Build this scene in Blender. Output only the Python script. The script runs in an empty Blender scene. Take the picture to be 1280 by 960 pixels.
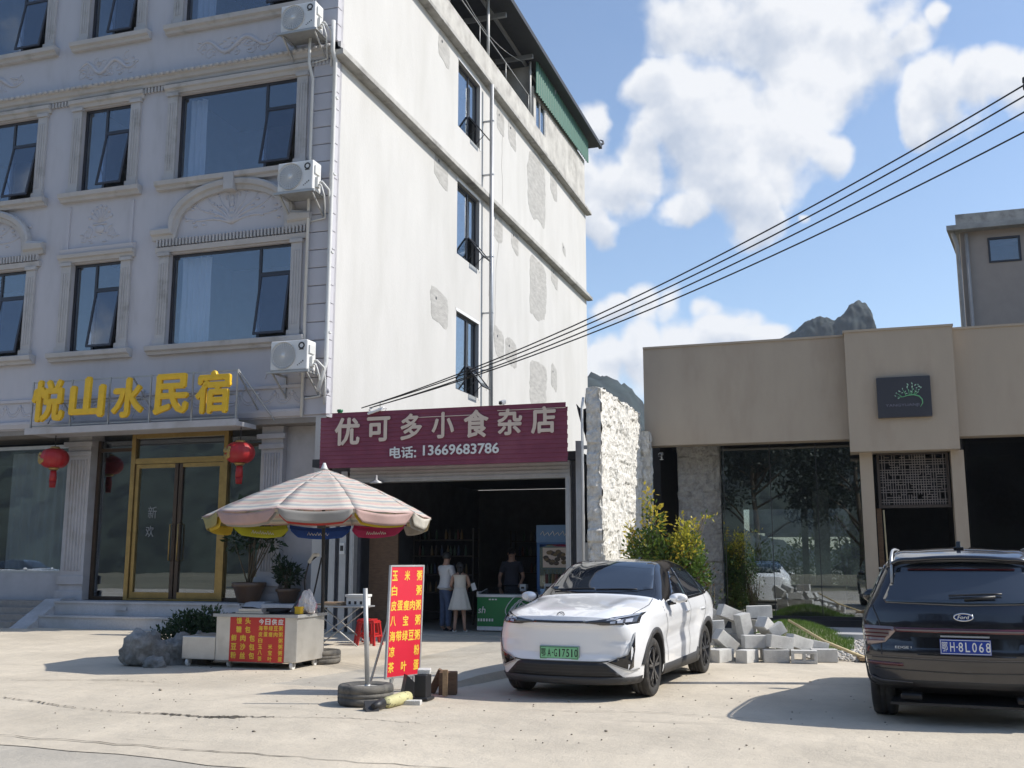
import bpy, bmesh, math, random
from mathutils import Vector, Matrix, noise
from mathutils.bvhtree import BVHTree
R = math.radians
random.seed(11)
S = bpy.context.scene
COL = S.collection
V = Vector

# ------------------------------------------------------------------ camera
FOC, EYE, PITCH, YAW = 1300.0, 1.62, math.atan(220 / 1300.0), R(18)
cd = bpy.data.cameras.new('camera')
cam = bpy.data.objects.new('camera', cd)
COL.objects.link(cam)
cam.location = (0, 0, EYE)
cam.rotation_euler = (R(90) + PITCH, 0, YAW)
cd.sensor_width = 36
cd.lens = 36 * FOC / 1280
cd.clip_end = 6000
cd.clip_start = .05
S.camera = cam
_f = V((-math.sin(YAW) * math.cos(PITCH), math.cos(YAW) * math.cos(PITCH), math.sin(PITCH)))
_r = V((math.cos(YAW), math.sin(YAW), 0))
_u = _r.cross(_f)


def ray(x, y):
    return _f + _r * ((x - 640) / FOC) - _u * ((y - 480) / FOC)


def at(x, y, Y=None, X=None, Z=None):
    """survey helper: the point of the photo at x, y on a known wall or floor plane"""
    d = ray(x, y)
    if Y is not None:
        t = Y / d.y
    elif X is not None:
        t = X / d.x
    else:
        t = (Z - EYE) / d.z
    return V((0, 0, EYE)) + d * t


# ------------------------------------------------------------------ objects
OFF = {}


def thing(name, label, cat, loc=(0, 0, 0), rotz=0.0, group=None, local=False):
    o = bpy.data.objects.new(name, None)
    COL.objects.link(o)
    o.location = loc
    o.rotation_euler = (0, 0, rotz)
    o.empty_display_size = .2
    tag(o, label, cat, group)
    OFF[o.name] = V((0, 0, 0)) if (local or rotz) else V(loc)
    return o


def tag(o, label=None, cat=None, group=None, kind=None):
    if label: o['label'] = label
    if cat: o['category'] = cat
    if group: o['group'] = group
    if kind: o['kind'] = kind
    return o


def copy_tree(o, parent=None):
    c = o.copy()
    COL.objects.link(c)
    if parent: c.parent = parent
    for ch in list(o.children):
        copy_tree(ch, c)
    return c


class MB:
    def __init__(s):
        s.v, s.f, s.m, s.sm = [], [], [], []
        s.T = None

    def add(s, verts, faces, mi=0, smooth=False):
        b = len(s.v)
        if s.T is not None:
            verts = [s.T @ V(p) for p in verts]
        s.v += [tuple(p) for p in verts]
        for f in faces:
            s.f.append([b + i for i in f]); s.m.append(mi); s.sm.append(smooth)
        return s

    def box(s, x0, x1, y0, y1, z0, z1, mi=0):
        p = [(x0, y0, z0), (x1, y0, z0), (x1, y1, z0), (x0, y1, z0), (x0, y0, z1), (x1, y0, z1), (x1, y1, z1), (x0, y1, z1)]
        return s.add(p, [(0, 3, 2, 1), (4, 5, 6, 7), (0, 1, 5, 4), (1, 2, 6, 5), (2, 3, 7, 6), (3, 0, 4, 7)], mi)

    def obox(s, c, u, v, n, a, b, d, mi=0):
        """box centred at c with axes u v n and full sizes a b d"""
        c, u, v, n = V(c), V(u).normalized() * a / 2, V(v).normalized() * b / 2, V(n).normalized() * d / 2
        p = [c - u - v - n, c + u - v - n, c + u + v - n, c - u + v - n, c - u - v + n, c + u - v + n, c + u + v + n, c - u + v + n]
        fs = [(0, 3, 2, 1), (4, 5, 6, 7), (0, 1, 5, 4), (1, 2, 6, 5), (2, 3, 7, 6), (3, 0, 4, 7)]
        if u.cross(v).dot(n) < 0: fs = [f[::-1] for f in fs]
        return s.add(p, fs, mi)

    def bar(s, p0, p1, w, h=None, up=(0, 0, 1), mi=0):
        p0, p1 = V(p0), V(p1)
        d = (p1 - p0)
        up = V(up)
        if abs(d.normalized().dot(up)) > .98: up = V((0, 1, 0))
        x = d.cross(up).normalized()
        y = x.cross(d).normalized()
        return s.obox((p0 + p1) / 2, d, x, y, d.length, w, h or w, mi)

    def tube(s, pts, r, n=8, cap=True, mi=0, flat=None):
        pts = [V(p) for p in pts]
        rs = r if isinstance(r, (list, tuple)) else [r] * len(pts)
        ring, prev = [], None
        for i, p in enumerate(pts):
            d = (pts[min(i + 1, len(pts) - 1)] - pts[max(i - 1, 0)]).normalized()
            if prev is None:
                a = V((0, 0, 1)) if abs(d.z) < .9 else V((1, 0, 0))
                x = d.cross(a).normalized()
            else:
                x = (prev - d * prev.dot(d)).normalized()
            prev = x
            y = d.cross(x)
            for k in range(n):
                t = 2 * math.pi * k / n
                o = x * math.cos(t) * rs[i] + y * math.sin(t) * rs[i]
                if flat: o -= flat[0] * o.dot(flat[0]) * (1 - flat[1])
                ring.append(p + o)
        fs = []
        for i in range(len(pts) - 1):
            for k in range(n):
                a, b = i * n + k, i * n + (k + 1) % n
                fs.append((a, b, b + n, a + n))
        s.add(ring, fs, mi, True)
        if cap:
            s.add(ring[:n], [tuple(range(n))[::-1]], mi)
            s.add(ring[-n:], [tuple(range(n))], mi)
        return s

    def cyl(s, p0, p1, r0, r1=None, n=16, mi=0):
        return s.tube([p0, p1], [r0, r0 if r1 is None else r1], n, True, mi)

    def lathe(s, prof, c=(0, 0, 0), n=24, axis='z', mi=0, smooth=True, sx=1, sy=1):
        c = V(c)
        vs = []
        for r_, h in prof:
            for k in range(n):
                t = 2 * math.pi * k / n
                a, b = r_ * math.cos(t) * sx, r_ * math.sin(t) * sy
                vs.append(c + (V((a, b, h)) if axis == 'z' else V((h, a, b)) if axis == 'x' else V((b, h, a))))
        fs = []
        for i in range(len(prof) - 1):
            for k in range(n):
                a, b = i * n + k, i * n + (k + 1) % n
                fs.append((a, b, b + n, a + n))
        return s.add(vs, fs, mi, smooth)

    def prism(s, pts, o, u, v, n, d, mi=0):
        """outline pts (a,b) in the frame o,u,v extruded by d along n"""
        o, u, v, n = V(o), V(u), V(v), V(n)
        k = len(pts)
        A = [o + u * a + v * b for a, b in pts]
        B = [p + n * d for p in A]
        ar = sum(pts[i][0] * pts[(i + 1) % k][1] - pts[(i + 1) % k][0] * pts[i][1] for i in range(k))
        flip = (ar > 0) == (u.cross(v).dot(n) * d > 0)
        fs = [tuple(range(k))[::-1], tuple(range(k, 2 * k))] + [(i, (i + 1) % k, k + (i + 1) % k, k + i) for i in range(k)]
        if not flip: fs = [f[::-1] for f in fs]
        return s.add(A + B, fs, mi)

    def ball(s, c, r, n=16, m=10, mi=0):
        rx, ry, rz = r if isinstance(r, (tuple, list)) else (r, r, r)
        c = V(c)
        vs = [c + V((0, 0, -rz))]
        for i in range(1, m):
            p = math.pi * i / m
            for k in range(n):
                t = 2 * math.pi * k / n
                vs.append(c + V((rx * math.sin(p) * math.cos(t), ry * math.sin(p) * math.sin(t), -rz * math.cos(p))))
        vs.append(c + V((0, 0, rz)))
        fs = []
        for k in range(n):
            fs.append((0, 1 + (k + 1) % n, 1 + k))
            for i in range(m - 2):
                a, b = 1 + i * n + k, 1 + i * n + (k + 1) % n
                fs.append((a, b, b + n, a + n))
            a = 1 + (m - 2) * n
            fs.append((a + k, a + (k + 1) % n, len(vs) - 1))
        return s.add(vs, fs, mi, True)

    def grid(s, fn, nu, nv, mi=0, smooth=True):
        vs = [fn(i / nu, j / nv) for j in range(nv + 1) for i in range(nu + 1)]
        fs = [(j * (nu + 1) + i, j * (nu + 1) + i + 1, (j + 1) * (nu + 1) + i + 1, (j + 1) * (nu + 1) + i) for j in range(nv) for i in range(nu)]
        return s.add(vs, fs, mi, smooth)

    def sweep(s, path, sec, n, mi=0, closed=False):
        """moulding: section sec (out, across) swept along a planar path; n is the plane's outward normal"""
        path = [V(p) for p in path]
        n = V(n)
        k, L = len(sec), len(path)
        vs = []
        for i, p in enumerate(path):
            a = path[i - 1] if (i > 0 or closed) else path[0]
            b = path[(i + 1) % L] if (i < L - 1 or closed) else path[-1]
            d = (b - a).normalized()
            x = d.cross(n).normalized()
            sc = 1.0
            if 0 < i < L - 1:
                d1 = (p - a).normalized()
                c = max(.5, d1.dot(d))
                sc = 1 / c
            for o, ac in sec:
                vs.append(p + n * o + x * ac * sc)
        fs = []
        for i in range(L if closed else L - 1):
            j = (i + 1) % L
            for q in range(k):
                q2 = (q + 1) % k
                fs.append((i * k + q, i * k + q2, j * k + q2, j * k + q))
        s.add(vs, fs, mi)
        if not closed:
            s.add(vs[:k], [tuple(range(k))[::-1]], mi)
            s.add(vs[-k:], [tuple(range(k))], mi)
        return s

    def build(s, name, mat, parent=None, loc=None, bevel=0, smooth=None, solid=0, fixn=True):
        me = bpy.data.meshes.new(name)
        if parent is not None:
            off = OFF[parent.name]
        else:
            if loc is None:
                xs = [p[0] for p in s.v]; ys = [p[1] for p in s.v]
                loc = ((min(xs) + max(xs)) / 2, (min(ys) + max(ys)) / 2, min(p[2] for p in s.v))
            off = V(loc)
        me.from_pydata([tuple(V(p) - off) for p in s.v], [], s.f)
        for mm in (mat if isinstance(mat, (list, tuple)) else [mat]):
            me.materials.append(mm)
        me.polygons.foreach_set('material_index', s.m)
        me.polygons.foreach_set('use_smooth', [bool(x) if smooth is None else smooth for x in s.sm])
        if fixn:
            bm = bmesh.new(); bm.from_mesh(me)
            bmesh.ops.remove_doubles(bm, verts=bm.verts, dist=1e-5)
            bmesh.ops.recalc_face_normals(bm, faces=bm.faces)
            bm.to_mesh(me); bm.free()
        me.update()
        o = bpy.data.objects.new(name, me)
        COL.objects.link(o)
        if parent is not None:
            o.parent = parent
        else:
            o.location = off
        OFF[o.name] = off
        if solid:
            md = o.modifiers.new('solid', 'SOLIDIFY'); md.thickness = abs(solid); md.offset = -1 if solid > 0 else 1
        if bevel:
            md = o.modifiers.new('bevel', 'BEVEL'); md.width = bevel; md.segments = 2; md.limit_method = 'ANGLE'; md.angle_limit = R(40)
        return o


def struct(mb, name, mat, loc=(0, 0, 0), **k):
    o = mb.build(name, mat, None, loc, **k)
    o['kind'] = 'structure'
    return o


_txt = {}


def text_mesh(s, offset):
    key = (s, offset)
    if key not in _txt:
        c = bpy.data.curves.new('t', 'FONT')
        c.body = s
        c.offset = offset
        c.resolution_u = 3
        o = bpy.data.objects.new('t', c)
        COL.objects.link(o)
        bpy.context.view_layer.update()
        dg = bpy.context.evaluated_depsgraph_get()
        m = o.evaluated_get(dg).to_mesh()
        vs = [v.co.copy() for v in m.vertices]
        fs = [tuple(p.vertices) for p in m.polygons]
        o.evaluated_get(dg).to_mesh_clear()
        bpy.data.objects.remove(o); bpy.data.curves.remove(c)
        _txt[key] = (vs, fs)
    return _txt[key]


def glyphs(mb, s, c, u, v, w=None, h=None, depth=.01, offset=.0, mi=0, skew=0.0):
    """write s centred at c, right = u, up = v, raised by depth; offset thickens the strokes (em)"""
    vs, fs = text_mesh(s, 0.0)
    if not vs: return
    x0, x1 = min(p.x for p in vs), max(p.x for p in vs)
    y0, y1 = min(p.y for p in vs), max(p.y for p in vs)
    c, u, v = V(c), V(u).normalized(), V(v).normalized()
    n = u.cross(v)
    b = offset
    sy = h / (y1 - y0 + 2 * b) if h else w / (x1 - x0 + 2 * b)
    sx = w / (x1 - x0 + 2 * b) if w else sy
    k = len(vs)
    cnt = {}
    for f in fs:
        for i in range(len(f)):
            cnt[(f[i], f[(i + 1) % len(f)])] = 1
    key = [(round(p.x, 5), round(p.y, 5)) for p in vs]
    ek = set((key[a], key[b_]) for a, b_ in cnt)
    side = [(a, a + k, b_ + k, b_) for a, b_ in cnt if (key[b_], key[a]) not in ek]
    D = [(0, 0)] if b <= 0 else [(0, 0), (1, 0), (-1, 0), (0, 1), (0, -1), (.7, .7), (-.7, -.7)]
    for q, (da, db) in enumerate(D):
        P = []
        for p in vs:
            a, e = (p.x - (x0 + x1) / 2 + da * b) * sx, (p.y - (y0 + y1) / 2 + db * b) * sy
            P.append(c + u * (a + skew * e) + v * e)
        d = depth * (1 - .02 * q) if depth > .008 else depth - .00012 * q
        mb.add(P + [p + n * d for p in P], [tuple(i + k for i in f) for f in fs] + side, mi)


# ------------------------------------------------------------------ materials
def nodes_of(m):
    m.use_nodes = True
    nt = m.node_tree
    nt.nodes.clear()
    return nt, nt.nodes, nt.links


def mat(name, c, rough=.6, metal=0.0, var=.12, vs=3.0, bump=0.0, bs=40.0, spec=.5, coat=0.0, c2=None, c2s=1.5, c2t=.55, c2w=.12, stretch=None, trans=0.0):
    """Principled with noise variation in the colour, an optional second colour in blotches and an optional bump"""
    m = bpy.data.materials.new(name)
    nt, N, L = nodes_of(m)
    out = N.new('ShaderNodeOutputMaterial')
    b = N.new('ShaderNodeBsdfPrincipled')
    L.new(b.outputs[0], out.inputs[0])
    b.inputs['Roughness'].default_value = rough
    b.inputs['Metallic'].default_value = metal
    b.inputs['Specular IOR Level'].default_value = spec
    b.inputs['Coat Weight'].default_value = coat
    b.inputs['Coat Roughness'].default_value = .04
    if trans: b.inputs['Transmission Weight'].default_value = trans
    tc = N.new('ShaderNodeTexCoord')
    co = tc.outputs['Object']
    if stretch:
        mp = N.new('ShaderNodeMapping'); mp.inputs['Scale'].default_value = stretch
        L.new(co, mp.inputs[0]); co = mp.outputs[0]
    nz = N.new('ShaderNodeTexNoise'); nz.inputs['Scale'].default_value = vs; nz.inputs['Detail'].default_value = 8; nz.inputs['Roughness'].default_value = .65
    L.new(co, nz.inputs['Vector'])
    rp = N.new('ShaderNodeValToRGB')
    rp.color_ramp.elements[0].position = .3; rp.color_ramp.elements[1].position = .7
    rp.color_ramp.elements[0].color = tuple(max(0, x * (1 - var)) for x in c) + (1,)
    rp.color_ramp.elements[1].color = tuple(min(1, x * (1 + var)) for x in c) + (1,)
    L.new(nz.outputs['Fac'], rp.inputs[0])
    cout = rp.outputs[0]
    if c2:
        n2 = N.new('ShaderNodeTexNoise'); n2.inputs['Scale'].default_value = c2s; n2.inputs['Detail'].default_value = 10; n2.inputs['Roughness'].default_value = .6
        L.new(co, n2.inputs['Vector'])
        mr = N.new('ShaderNodeMapRange'); mr.inputs['From Min'].default_value = c2t - c2w; mr.inputs['From Max'].default_value = c2t + c2w; mr.interpolation_type = 'SMOOTHSTEP'
        L.new(n2.outputs['Fac'], mr.inputs[0])
        mx = N.new('ShaderNodeMix'); mx.data_type = 'RGBA'
        L.new(mr.outputs[0], mx.inputs[0]); L.new(cout, mx.inputs[6]); mx.inputs[7].default_value = tuple(c2) + (1,)
        cout = mx.outputs[2]
    L.new(cout, b.inputs['Base Color'])
    if bump:
        n3 = N.new('ShaderNodeTexNoise'); n3.inputs['Scale'].default_value = bs; n3.inputs['Detail'].default_value = 6
        L.new(co, n3.inputs['Vector'])
        bp = N.new('ShaderNodeBump'); bp.inputs['Strength'].default_value = bump; bp.inputs['Distance'].default_value = .02
        L.new(n3.outputs['Fac'], bp.inputs['Height']); L.new(bp.outputs[0], b.inputs['Normal'])
    return m


def glass(name, tint, refl=.18, rough=.0, wav=0.0, clear=1.0):
    """window glass: tinted see-through pane with a Fresnel mirror on top"""
    m = bpy.data.materials.new(name)
    nt, N, L = nodes_of(m)
    out = N.new('ShaderNodeOutputMaterial')
    tr = N.new('ShaderNodeBsdfTransparent'); tr.inputs[0].default_value = tuple(tint) + (1,)
    gl = N.new('ShaderNodeBsdfGlossy'); gl.inputs['Roughness'].default_value = rough; gl.inputs[0].default_value = (.9, .95, 1, 1)
    lw = N.new('ShaderNodeLayerWeight'); lw.inputs[0].default_value = .5
    pw = N.new('ShaderNodeMath'); pw.operation = 'POWER'; pw.inputs[1].default_value = 4.5
    L.new(lw.outputs['Facing'], pw.inputs[0])
    ma = N.new('ShaderNodeMath'); ma.operation = 'MULTIPLY_ADD'; ma.inputs[1].default_value = 1.0 - refl; ma.inputs[2].default_value = refl; ma.use_clamp = True
    L.new(pw.outputs[0], ma.inputs[0])
    mx = N.new('ShaderNodeMixShader')
    L.new(ma.outputs[0], mx.inputs[0]); L.new(tr.outputs[0], mx.inputs[1]); L.new(gl.outputs[0], mx.inputs[2])
    L.new(mx.outputs[0], out.inputs[0])
    if wav:
        tc = N.new('ShaderNodeTexCoord')
        nz = N.new('ShaderNodeTexNoise'); nz.inputs['Scale'].default_value = .9; nz.inputs['Detail'].default_value = 2
        L.new(tc.outputs['Object'], nz.inputs['Vector'])
        bp = N.new('ShaderNodeBump'); bp.inputs['Strength'].default_value = wav; bp.inputs['Distance'].default_value = .05
        L.new(nz.outputs['Fac'], bp.inputs['Height']); L.new(bp.outputs[0], gl.inputs['Normal'])
    return m


def leafmat(name, a, b, vs=1.2, tl=.35):
    """leaf: two greens in clumps, some light through the blade"""
    m = bpy.data.materials.new(name)
    nt, N, L = nodes_of(m)
    out = N.new('ShaderNodeOutputMaterial')
    df = N.new('ShaderNodeBsdfPrincipled'); df.inputs['Roughness'].default_value = .55
    tl_ = N.new('ShaderNodeBsdfTranslucent')
    tc = N.new('ShaderNodeTexCoord'); nz = N.new('ShaderNodeTexNoise'); nz.inputs['Scale'].default_value = vs; nz.inputs['Detail'].default_value = 4
    L.new(tc.outputs['Object'], nz.inputs['Vector'])
    rp = N.new('ShaderNodeValToRGB')
    rp.color_ramp.elements[0].position = .35; rp.color_ramp.elements[1].position = .65
    rp.color_ramp.elements[0].color = tuple(a) + (1,); rp.color_ramp.elements[1].color = tuple(b) + (1,)
    L.new(nz.outputs['Fac'], rp.inputs[0])
    L.new(rp.outputs[0], df.inputs['Base Color']); L.new(rp.outputs[0], tl_.inputs[0])
    mx = N.new('ShaderNodeMixShader'); mx.inputs[0].default_value = tl
    L.new(df.outputs[0], mx.inputs[1]); L.new(tl_.outputs[0], mx.inputs[2]); L.new(mx.outputs[0], out.inputs[0])
    return m


M = {}
M['facade'] = mat('facade_paint', (.505, .495, .525), .8, var=.06, vs=1.6, bump=.15, bs=60, c2=(.43, .42, .44), c2s=1.6, c2t=.62, c2w=.15, stretch=(1, 1, .28))
M['trim'] = mat('facade_trim', (.46, .445, .44), .75, var=.08, vs=1.5, bump=.08, bs=50, c2=(.31, .295, .28), c2s=1.8, c2t=.64)
M['sidewall'] = mat('side_wall_plaster', (.55, .54, .52), .85, var=.04, vs=1.3, bump=.3, bs=25, c2=(.49, .48, .455), c2s=.9, c2t=.6, c2w=.22, stretch=(1, 1, .3))
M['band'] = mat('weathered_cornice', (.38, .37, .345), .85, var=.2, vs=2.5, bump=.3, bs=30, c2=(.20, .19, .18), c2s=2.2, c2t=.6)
M['patch'] = mat('grey_plaster_patch', (.395, .385, .365), .9, var=.22, vs=4, bump=.6, bs=14, stretch=(1, .6, 2.2))
M['crack'] = mat('dark_wall_crack', (.24, .22, .20), .95, var=.2)  # dark tone of the thin cracks in the side wall
M['frame'] = mat('dark_window_frame', (.032, .032, .04), .35, var=.1)
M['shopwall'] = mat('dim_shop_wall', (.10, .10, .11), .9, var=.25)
M['shopwall'] = mat('dim_shop_wall', (.10, .10, .11), .9, var=.25)
M['pane'] = glass('window_pane', (.80, .84, .90), .12, wav=.04)
M['pane_side'] = glass('side_window_pane', (.85, .88, .9), .22, wav=.03)
M['shopglass'] = glass('shopfront_glass', (.74, .78, .80), .19, wav=.02)
M['curtain'] = mat('curtain_cloth', (.62, .62, .62), .9, var=.05)
M['shadedgrey'] = mat('shaded_ground_floor_grey', (.43, .42, .43), .7, var=.08, vs=3, c2=(.34, .32, .31), c2s=1, c2t=.6)  # shade of the recessed ground floor is put into this darker grey
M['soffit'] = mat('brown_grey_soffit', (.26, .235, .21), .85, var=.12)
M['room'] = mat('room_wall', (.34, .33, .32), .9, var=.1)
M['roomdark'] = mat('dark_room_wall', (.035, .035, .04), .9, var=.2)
M['pvc'] = mat('white_pipe', (.62, .62, .60), .45, var=.06)
M['gold'] = mat('brass_door_frame', (.36, .24, .08), .35, .55, var=.2, vs=4)
M['bronze'] = mat('bronze_door_stile', (.07, .045, .028), .4, .3, var=.2)
M['yellow'] = mat('yellow_letter', (.75, .46, .015), .45, var=.08, vs=6)
M['steelgrey'] = mat('grey_steel', (.42, .43, .44), .45, .6, var=.12)
M['galv'] = mat('galvanised_steel', (.42, .42, .41), .5, .45, var=.12, vs=6, c2=(.34, .33, .32), c2s=3, c2t=.62)
M['stainless'] = mat('stainless_sheet', (.66, .64, .60), .36, .7, var=.08, vs=2, c2=(.52, .50, .46), c2s=2.6, c2t=.6, c2w=.2)
M['stonestep'] = mat('grey_granite_step', (.46, .46, .47), .6, var=.12, vs=20, bump=.05, bs=80, c2=(.36, .36, .36), c2s=1.2)
M['brownstep'] = mat('brown_stone_step', (.30, .27, .24), .7, var=.15, vs=8)
M['red'] = mat('lantern_red', (.36, .014, .016), .5, var=.15)
M['black'] = mat('black_plastic', (.018, .018, .02), .5, var=.2)
M['rubber'] = mat('tyre_rubber', (.028, .027, .026), .8, var=.25, vs=8, bump=.3, bs=50, c2=(.09, .08, .07), c2s=5, c2t=.62)
M['oldtyre'] = mat('dusty_tyre_rubber', (.075, .072, .068), .85, var=.25, vs=8, bump=.3, bs=50, c2=(.17, .155, .13), c2s=4, c2t=.52)
M['concretefill'] = mat('cement_fill', (.36, .35, .32), .9, var=.2, vs=9, bump=.5, bs=30)
M['maroon'] = mat('maroon_board', (.20, .038, .068), .62, var=.12, vs=2, c2=(.24, .06, .09), c2s=1.0, c2t=.6)
M['cream'] = mat('cream_letter', (.68, .56, .46), .6, var=.05)
M['whitetext'] = mat('white_letter', (.75, .75, .72), .6, var=.03)
M['yeltext'] = mat('yellow_print', (.80, .55, .05), .6, var=.05)
M['menured'] = mat('red_menu_vinyl', (.56, .035, .025), .45, var=.07, vs=4)
M['signred'] = mat('red_sign_vinyl', (.62, .012, .035), .5, var=.05, vs=3)
M['green'] = mat('green_cladding', (.03, .13, .085), .5, var=.12)
M['roofmetal'] = mat('dark_roof_sheet', (.035, .037, .042), .6, .2, var=.2)
M['parapet'] = mat('weathered_parapet', (.50, .485, .45), .9, var=.14, vs=1.2, bump=.3, bs=20, c2=(.27, .255, .235), c2s=1.1, c2t=.58, c2w=.2)
M['tan'] = mat('tan_render', (.40, .335, .262), .85, var=.05, vs=1.2, bump=.15, bs=70, c2=(.35, .285, .22), c2s=1.3, c2t=.6, c2w=.16, stretch=(1, 1, .3))
M['darktimber'] = mat('dark_timber', (.045, .032, .025), .6, var=.25, vs=3, stretch=(6, 6, .6))
M['wood'] = mat('raw_wood', (.30, .20, .11), .75, var=.25, vs=4, stretch=(1, 8, 8), bump=.2)
M['browntimber'] = mat('brown_timber', (.13, .075, .04), .7, var=.3, vs=4, stretch=(2, 2, 9), bump=.3)
M['bamboo'] = mat('bamboo_pole', (.50, .40, .22), .6, var=.2, vs=5)
M['block'] = mat('cement_block', (.56, .55, .52), .95, var=.12, vs=7, bump=.6, bs=60, c2=(.40, .39, .37), c2s=3, c2t=.6)
M['rock'] = mat('grey_boulder', (.27, .265, .25), .9, var=.45, vs=5, bump=1.0, bs=12, c2=(.12, .115, .10), c2s=3, c2t=.56)
M['gravel'] = mat('pale_gravel', (.42, .40, .37), .9, var=.25, vs=12)
M['skin'] = mat('skin', (.38, .22, .15), .55, var=.06)
M['hair'] = mat('black_hair', (.012, .011, .010), .5, var=.2)
M['whitecloth'] = mat('white_shirt', (.66, .65, .62), .85, var=.05)
M['dresscloth'] = mat('cream_dress', (.60, .56, .48), .85, var=.06)
M['denim'] = mat('blue_denim', (.07, .10, .17), .85, var=.2, vs=10)
M['darkcloth'] = mat('dark_cloth', (.03, .032, .045), .9, var=.2)
M['freezergreen'] = mat('freezer_green', (.015, .20, .06), .35, var=.06)
M['white'] = mat('white_enamel', (.70, .70, .69), .4, var=.05)
M['fridgeblue'] = mat('fridge_blue', (.03, .13, .33), .35, var=.08)
M['plasticred'] = mat('red_plastic', (.45, .02, .02), .4, var=.08)
M['foam'] = mat('white_foam', (.70, .70, .68), .8, var=.05)
M['card'] = mat('cardboard', (.36, .26, .17), .85, var=.12)
M['pinkbag'] = mat('pink_thin_plastic', (.55, .22, .30), .35, var=.25, vs=8)
M['whitebag'] = mat('white_thin_plastic', (.66, .62, .60), .35, var=.2, vs=8)
M['clay'] = mat('glazed_pot', (.10, .06, .035), .35, var=.25)
M['stem'] = mat('plant_stem', (.10, .075, .045), .8, var=.25)
M['cable'] = mat('black_cable', (.012, .012, .013), .6, var=.1)
M['greenglaze'] = mat('green_insulator', (.015, .16, .06), .3, var=.1)
M['concretepole'] = mat('concrete_pole', (.40, .39, .37), .9, var=.12, bump=.2)
M['tarp'] = mat('dark_tarpaulin', (.03, .032, .038), .7, var=.2)
M['carwhite'] = mat('white_car_paint', (.82, .825, .83), .28, var=.012, vs=1, coat=1.0)
M['carblack'] = mat('black_car_paint', (.008, .008, .014), .22, var=.02, vs=1, coat=1.0)
M['gloss'] = mat('gloss_black_trim', (.008, .008, .010), .12, var=.02, coat=.6)
M['carplastic'] = mat('grey_black_plastic', (.036, .036, .038), .6, var=.1, bump=.08, bs=120)
M['carglass'] = mat('dark_car_glass', (.020, .026, .036), .02, var=.02, spec=1.0, coat=.8)
M['rim'] = mat('dark_alloy', (.12, .12, .13), .32, .9, var=.08)
M['rimdark'] = mat('black_alloy', (.02, .02, .022), .4, .6, var=.1)
M['chrome'] = mat('chrome', (.75, .76, .78), .12, 1.0, var=.03)
M['lamp'] = mat('smoked_lamp_lens', (.03, .032, .038), .08, var=.1, coat=1)
M['lampclear'] = mat('clear_lamp_lens', (.42, .44, .48), .12, .4, var=.2, vs=20)
M['tailred'] = mat('tail_lamp_red', (.085, .008, .012), .15, var=.1, coat=1)
M['tailclear'] = mat('tail_lamp_clear', (.28, .22, .21), .2, .3, var=.1, coat=1)
M['plategreen'] = mat('green_plate', (.24, .58, .30), .4, var=.1, vs=5)
M['plateblue'] = mat('blue_plate', (.012, .045, .30), .35, var=.06)
M['logoblue'] = mat('blue_enamel', (.01, .03, .13), .2, var=.05)
M['logogreen'] = mat('green_leaf_paint', (.14, .42, .20), .5, var=.1)
M['signblack'] = mat('charcoal_sign_board', (.035, .036, .045), .45, var=.08)
M['barrier'] = mat('yellow_barrier', (.50, .47, .24), .7, var=.15, vs=9, c2=(.10, .09, .06), c2s=17, c2t=.60, c2w=.03)
# ------------------------------------------------------------------ light
SUNV = V((.966 * math.cos(R(43.5)), .26 * math.cos(R(43.5)), math.sin(R(43.5)))).normalized()
W = bpy.data.worlds.new('World')
S.world = W
nt, N, L = nodes_of(W)
wo = N.new('ShaderNodeOutputWorld')
sky = N.new('ShaderNodeTexSky')
sky.sky_type = 'NISHITA'; sky.sun_disc = False
sky.sun_elevation = R(43.5); sky.sun_rotation = math.atan2(SUNV.x, SUNV.y)
sky.air_density = 1.0; sky.dust_density = .7; sky.ozone_density = 2.2
bg = N.new('ShaderNodeBackground'); bg.inputs[1].default_value = .138
bgc = N.new('ShaderNodeBackground'); bgc.inputs[1].default_value = 1.0
mixs = N.new('ShaderNodeMixShader')
L.new(sky.outputs[0], bg.inputs[0])
tc = N.new('ShaderNodeTexCoord')
DIR = tc.outputs['Generated']


def math_(op, a, b=None, c=None, clamp=False):
    n = N.new('ShaderNodeMath'); n.operation = op; n.use_clamp = clamp
    for i, x in enumerate((a, b, c)):
        if x is None: continue
        if isinstance(x, (int, float)): n.inputs[i].default_value = x
        else: L.new(x, n.inputs[i])
    return n.outputs[0]


def vmath(op, a, b):
    n = N.new('ShaderNodeVectorMath'); n.operation = op
    for i, x in enumerate((a, b)):
        if isinstance(x, (tuple, Vector)): n.inputs[i].default_value = tuple(x)
        else: L.new(x, n.inputs[i])
    return n


def fbm(vec, scale, detail, rough=.55):
    n = N.new('ShaderNodeTexNoise'); n.inputs['Scale'].default_value = scale; n.inputs['Detail'].default_value = detail; n.inputs['Roughness'].default_value = rough
    L.new(vec, n.inputs['Vector'])
    return n.outputs['Fac']


# cumulus: each puff is a direction in the sky and an angular radius
puffs = [(880, 15, 85), (960, 45, 115), (1065, 60, 95), (1125, 66, 46), (1020, 105, 62), (985, -40, 160), (1160, 40, 30), (1207, 40, 20),
         (818, 128, 46), (868, 165, 86), (955, 172, 92), (1028, 180, 45), (905, 225, 75), (845, 258, 38), (930, 262, 50), (905, 130, 60),
         (742, 168, 42), (768, 225, 50), (742, 272, 36), (728, 225, 50), (800, 200, 45),
         (1165, 120, 58), (1215, 112, 46), (1260, 104, 50), (1140, 148, 30), (1300, 110, 50),
         (795, 378, 46), (838, 372, 46), (890, 372, 34), (905, 405, 56), (860, 420, 60), (955, 425, 42), (750, 462, 46), (760, 395, 36), (800, 440, 60), (985, 432, 24), (1003, 266, 11), (650, 420, 80)]
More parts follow.
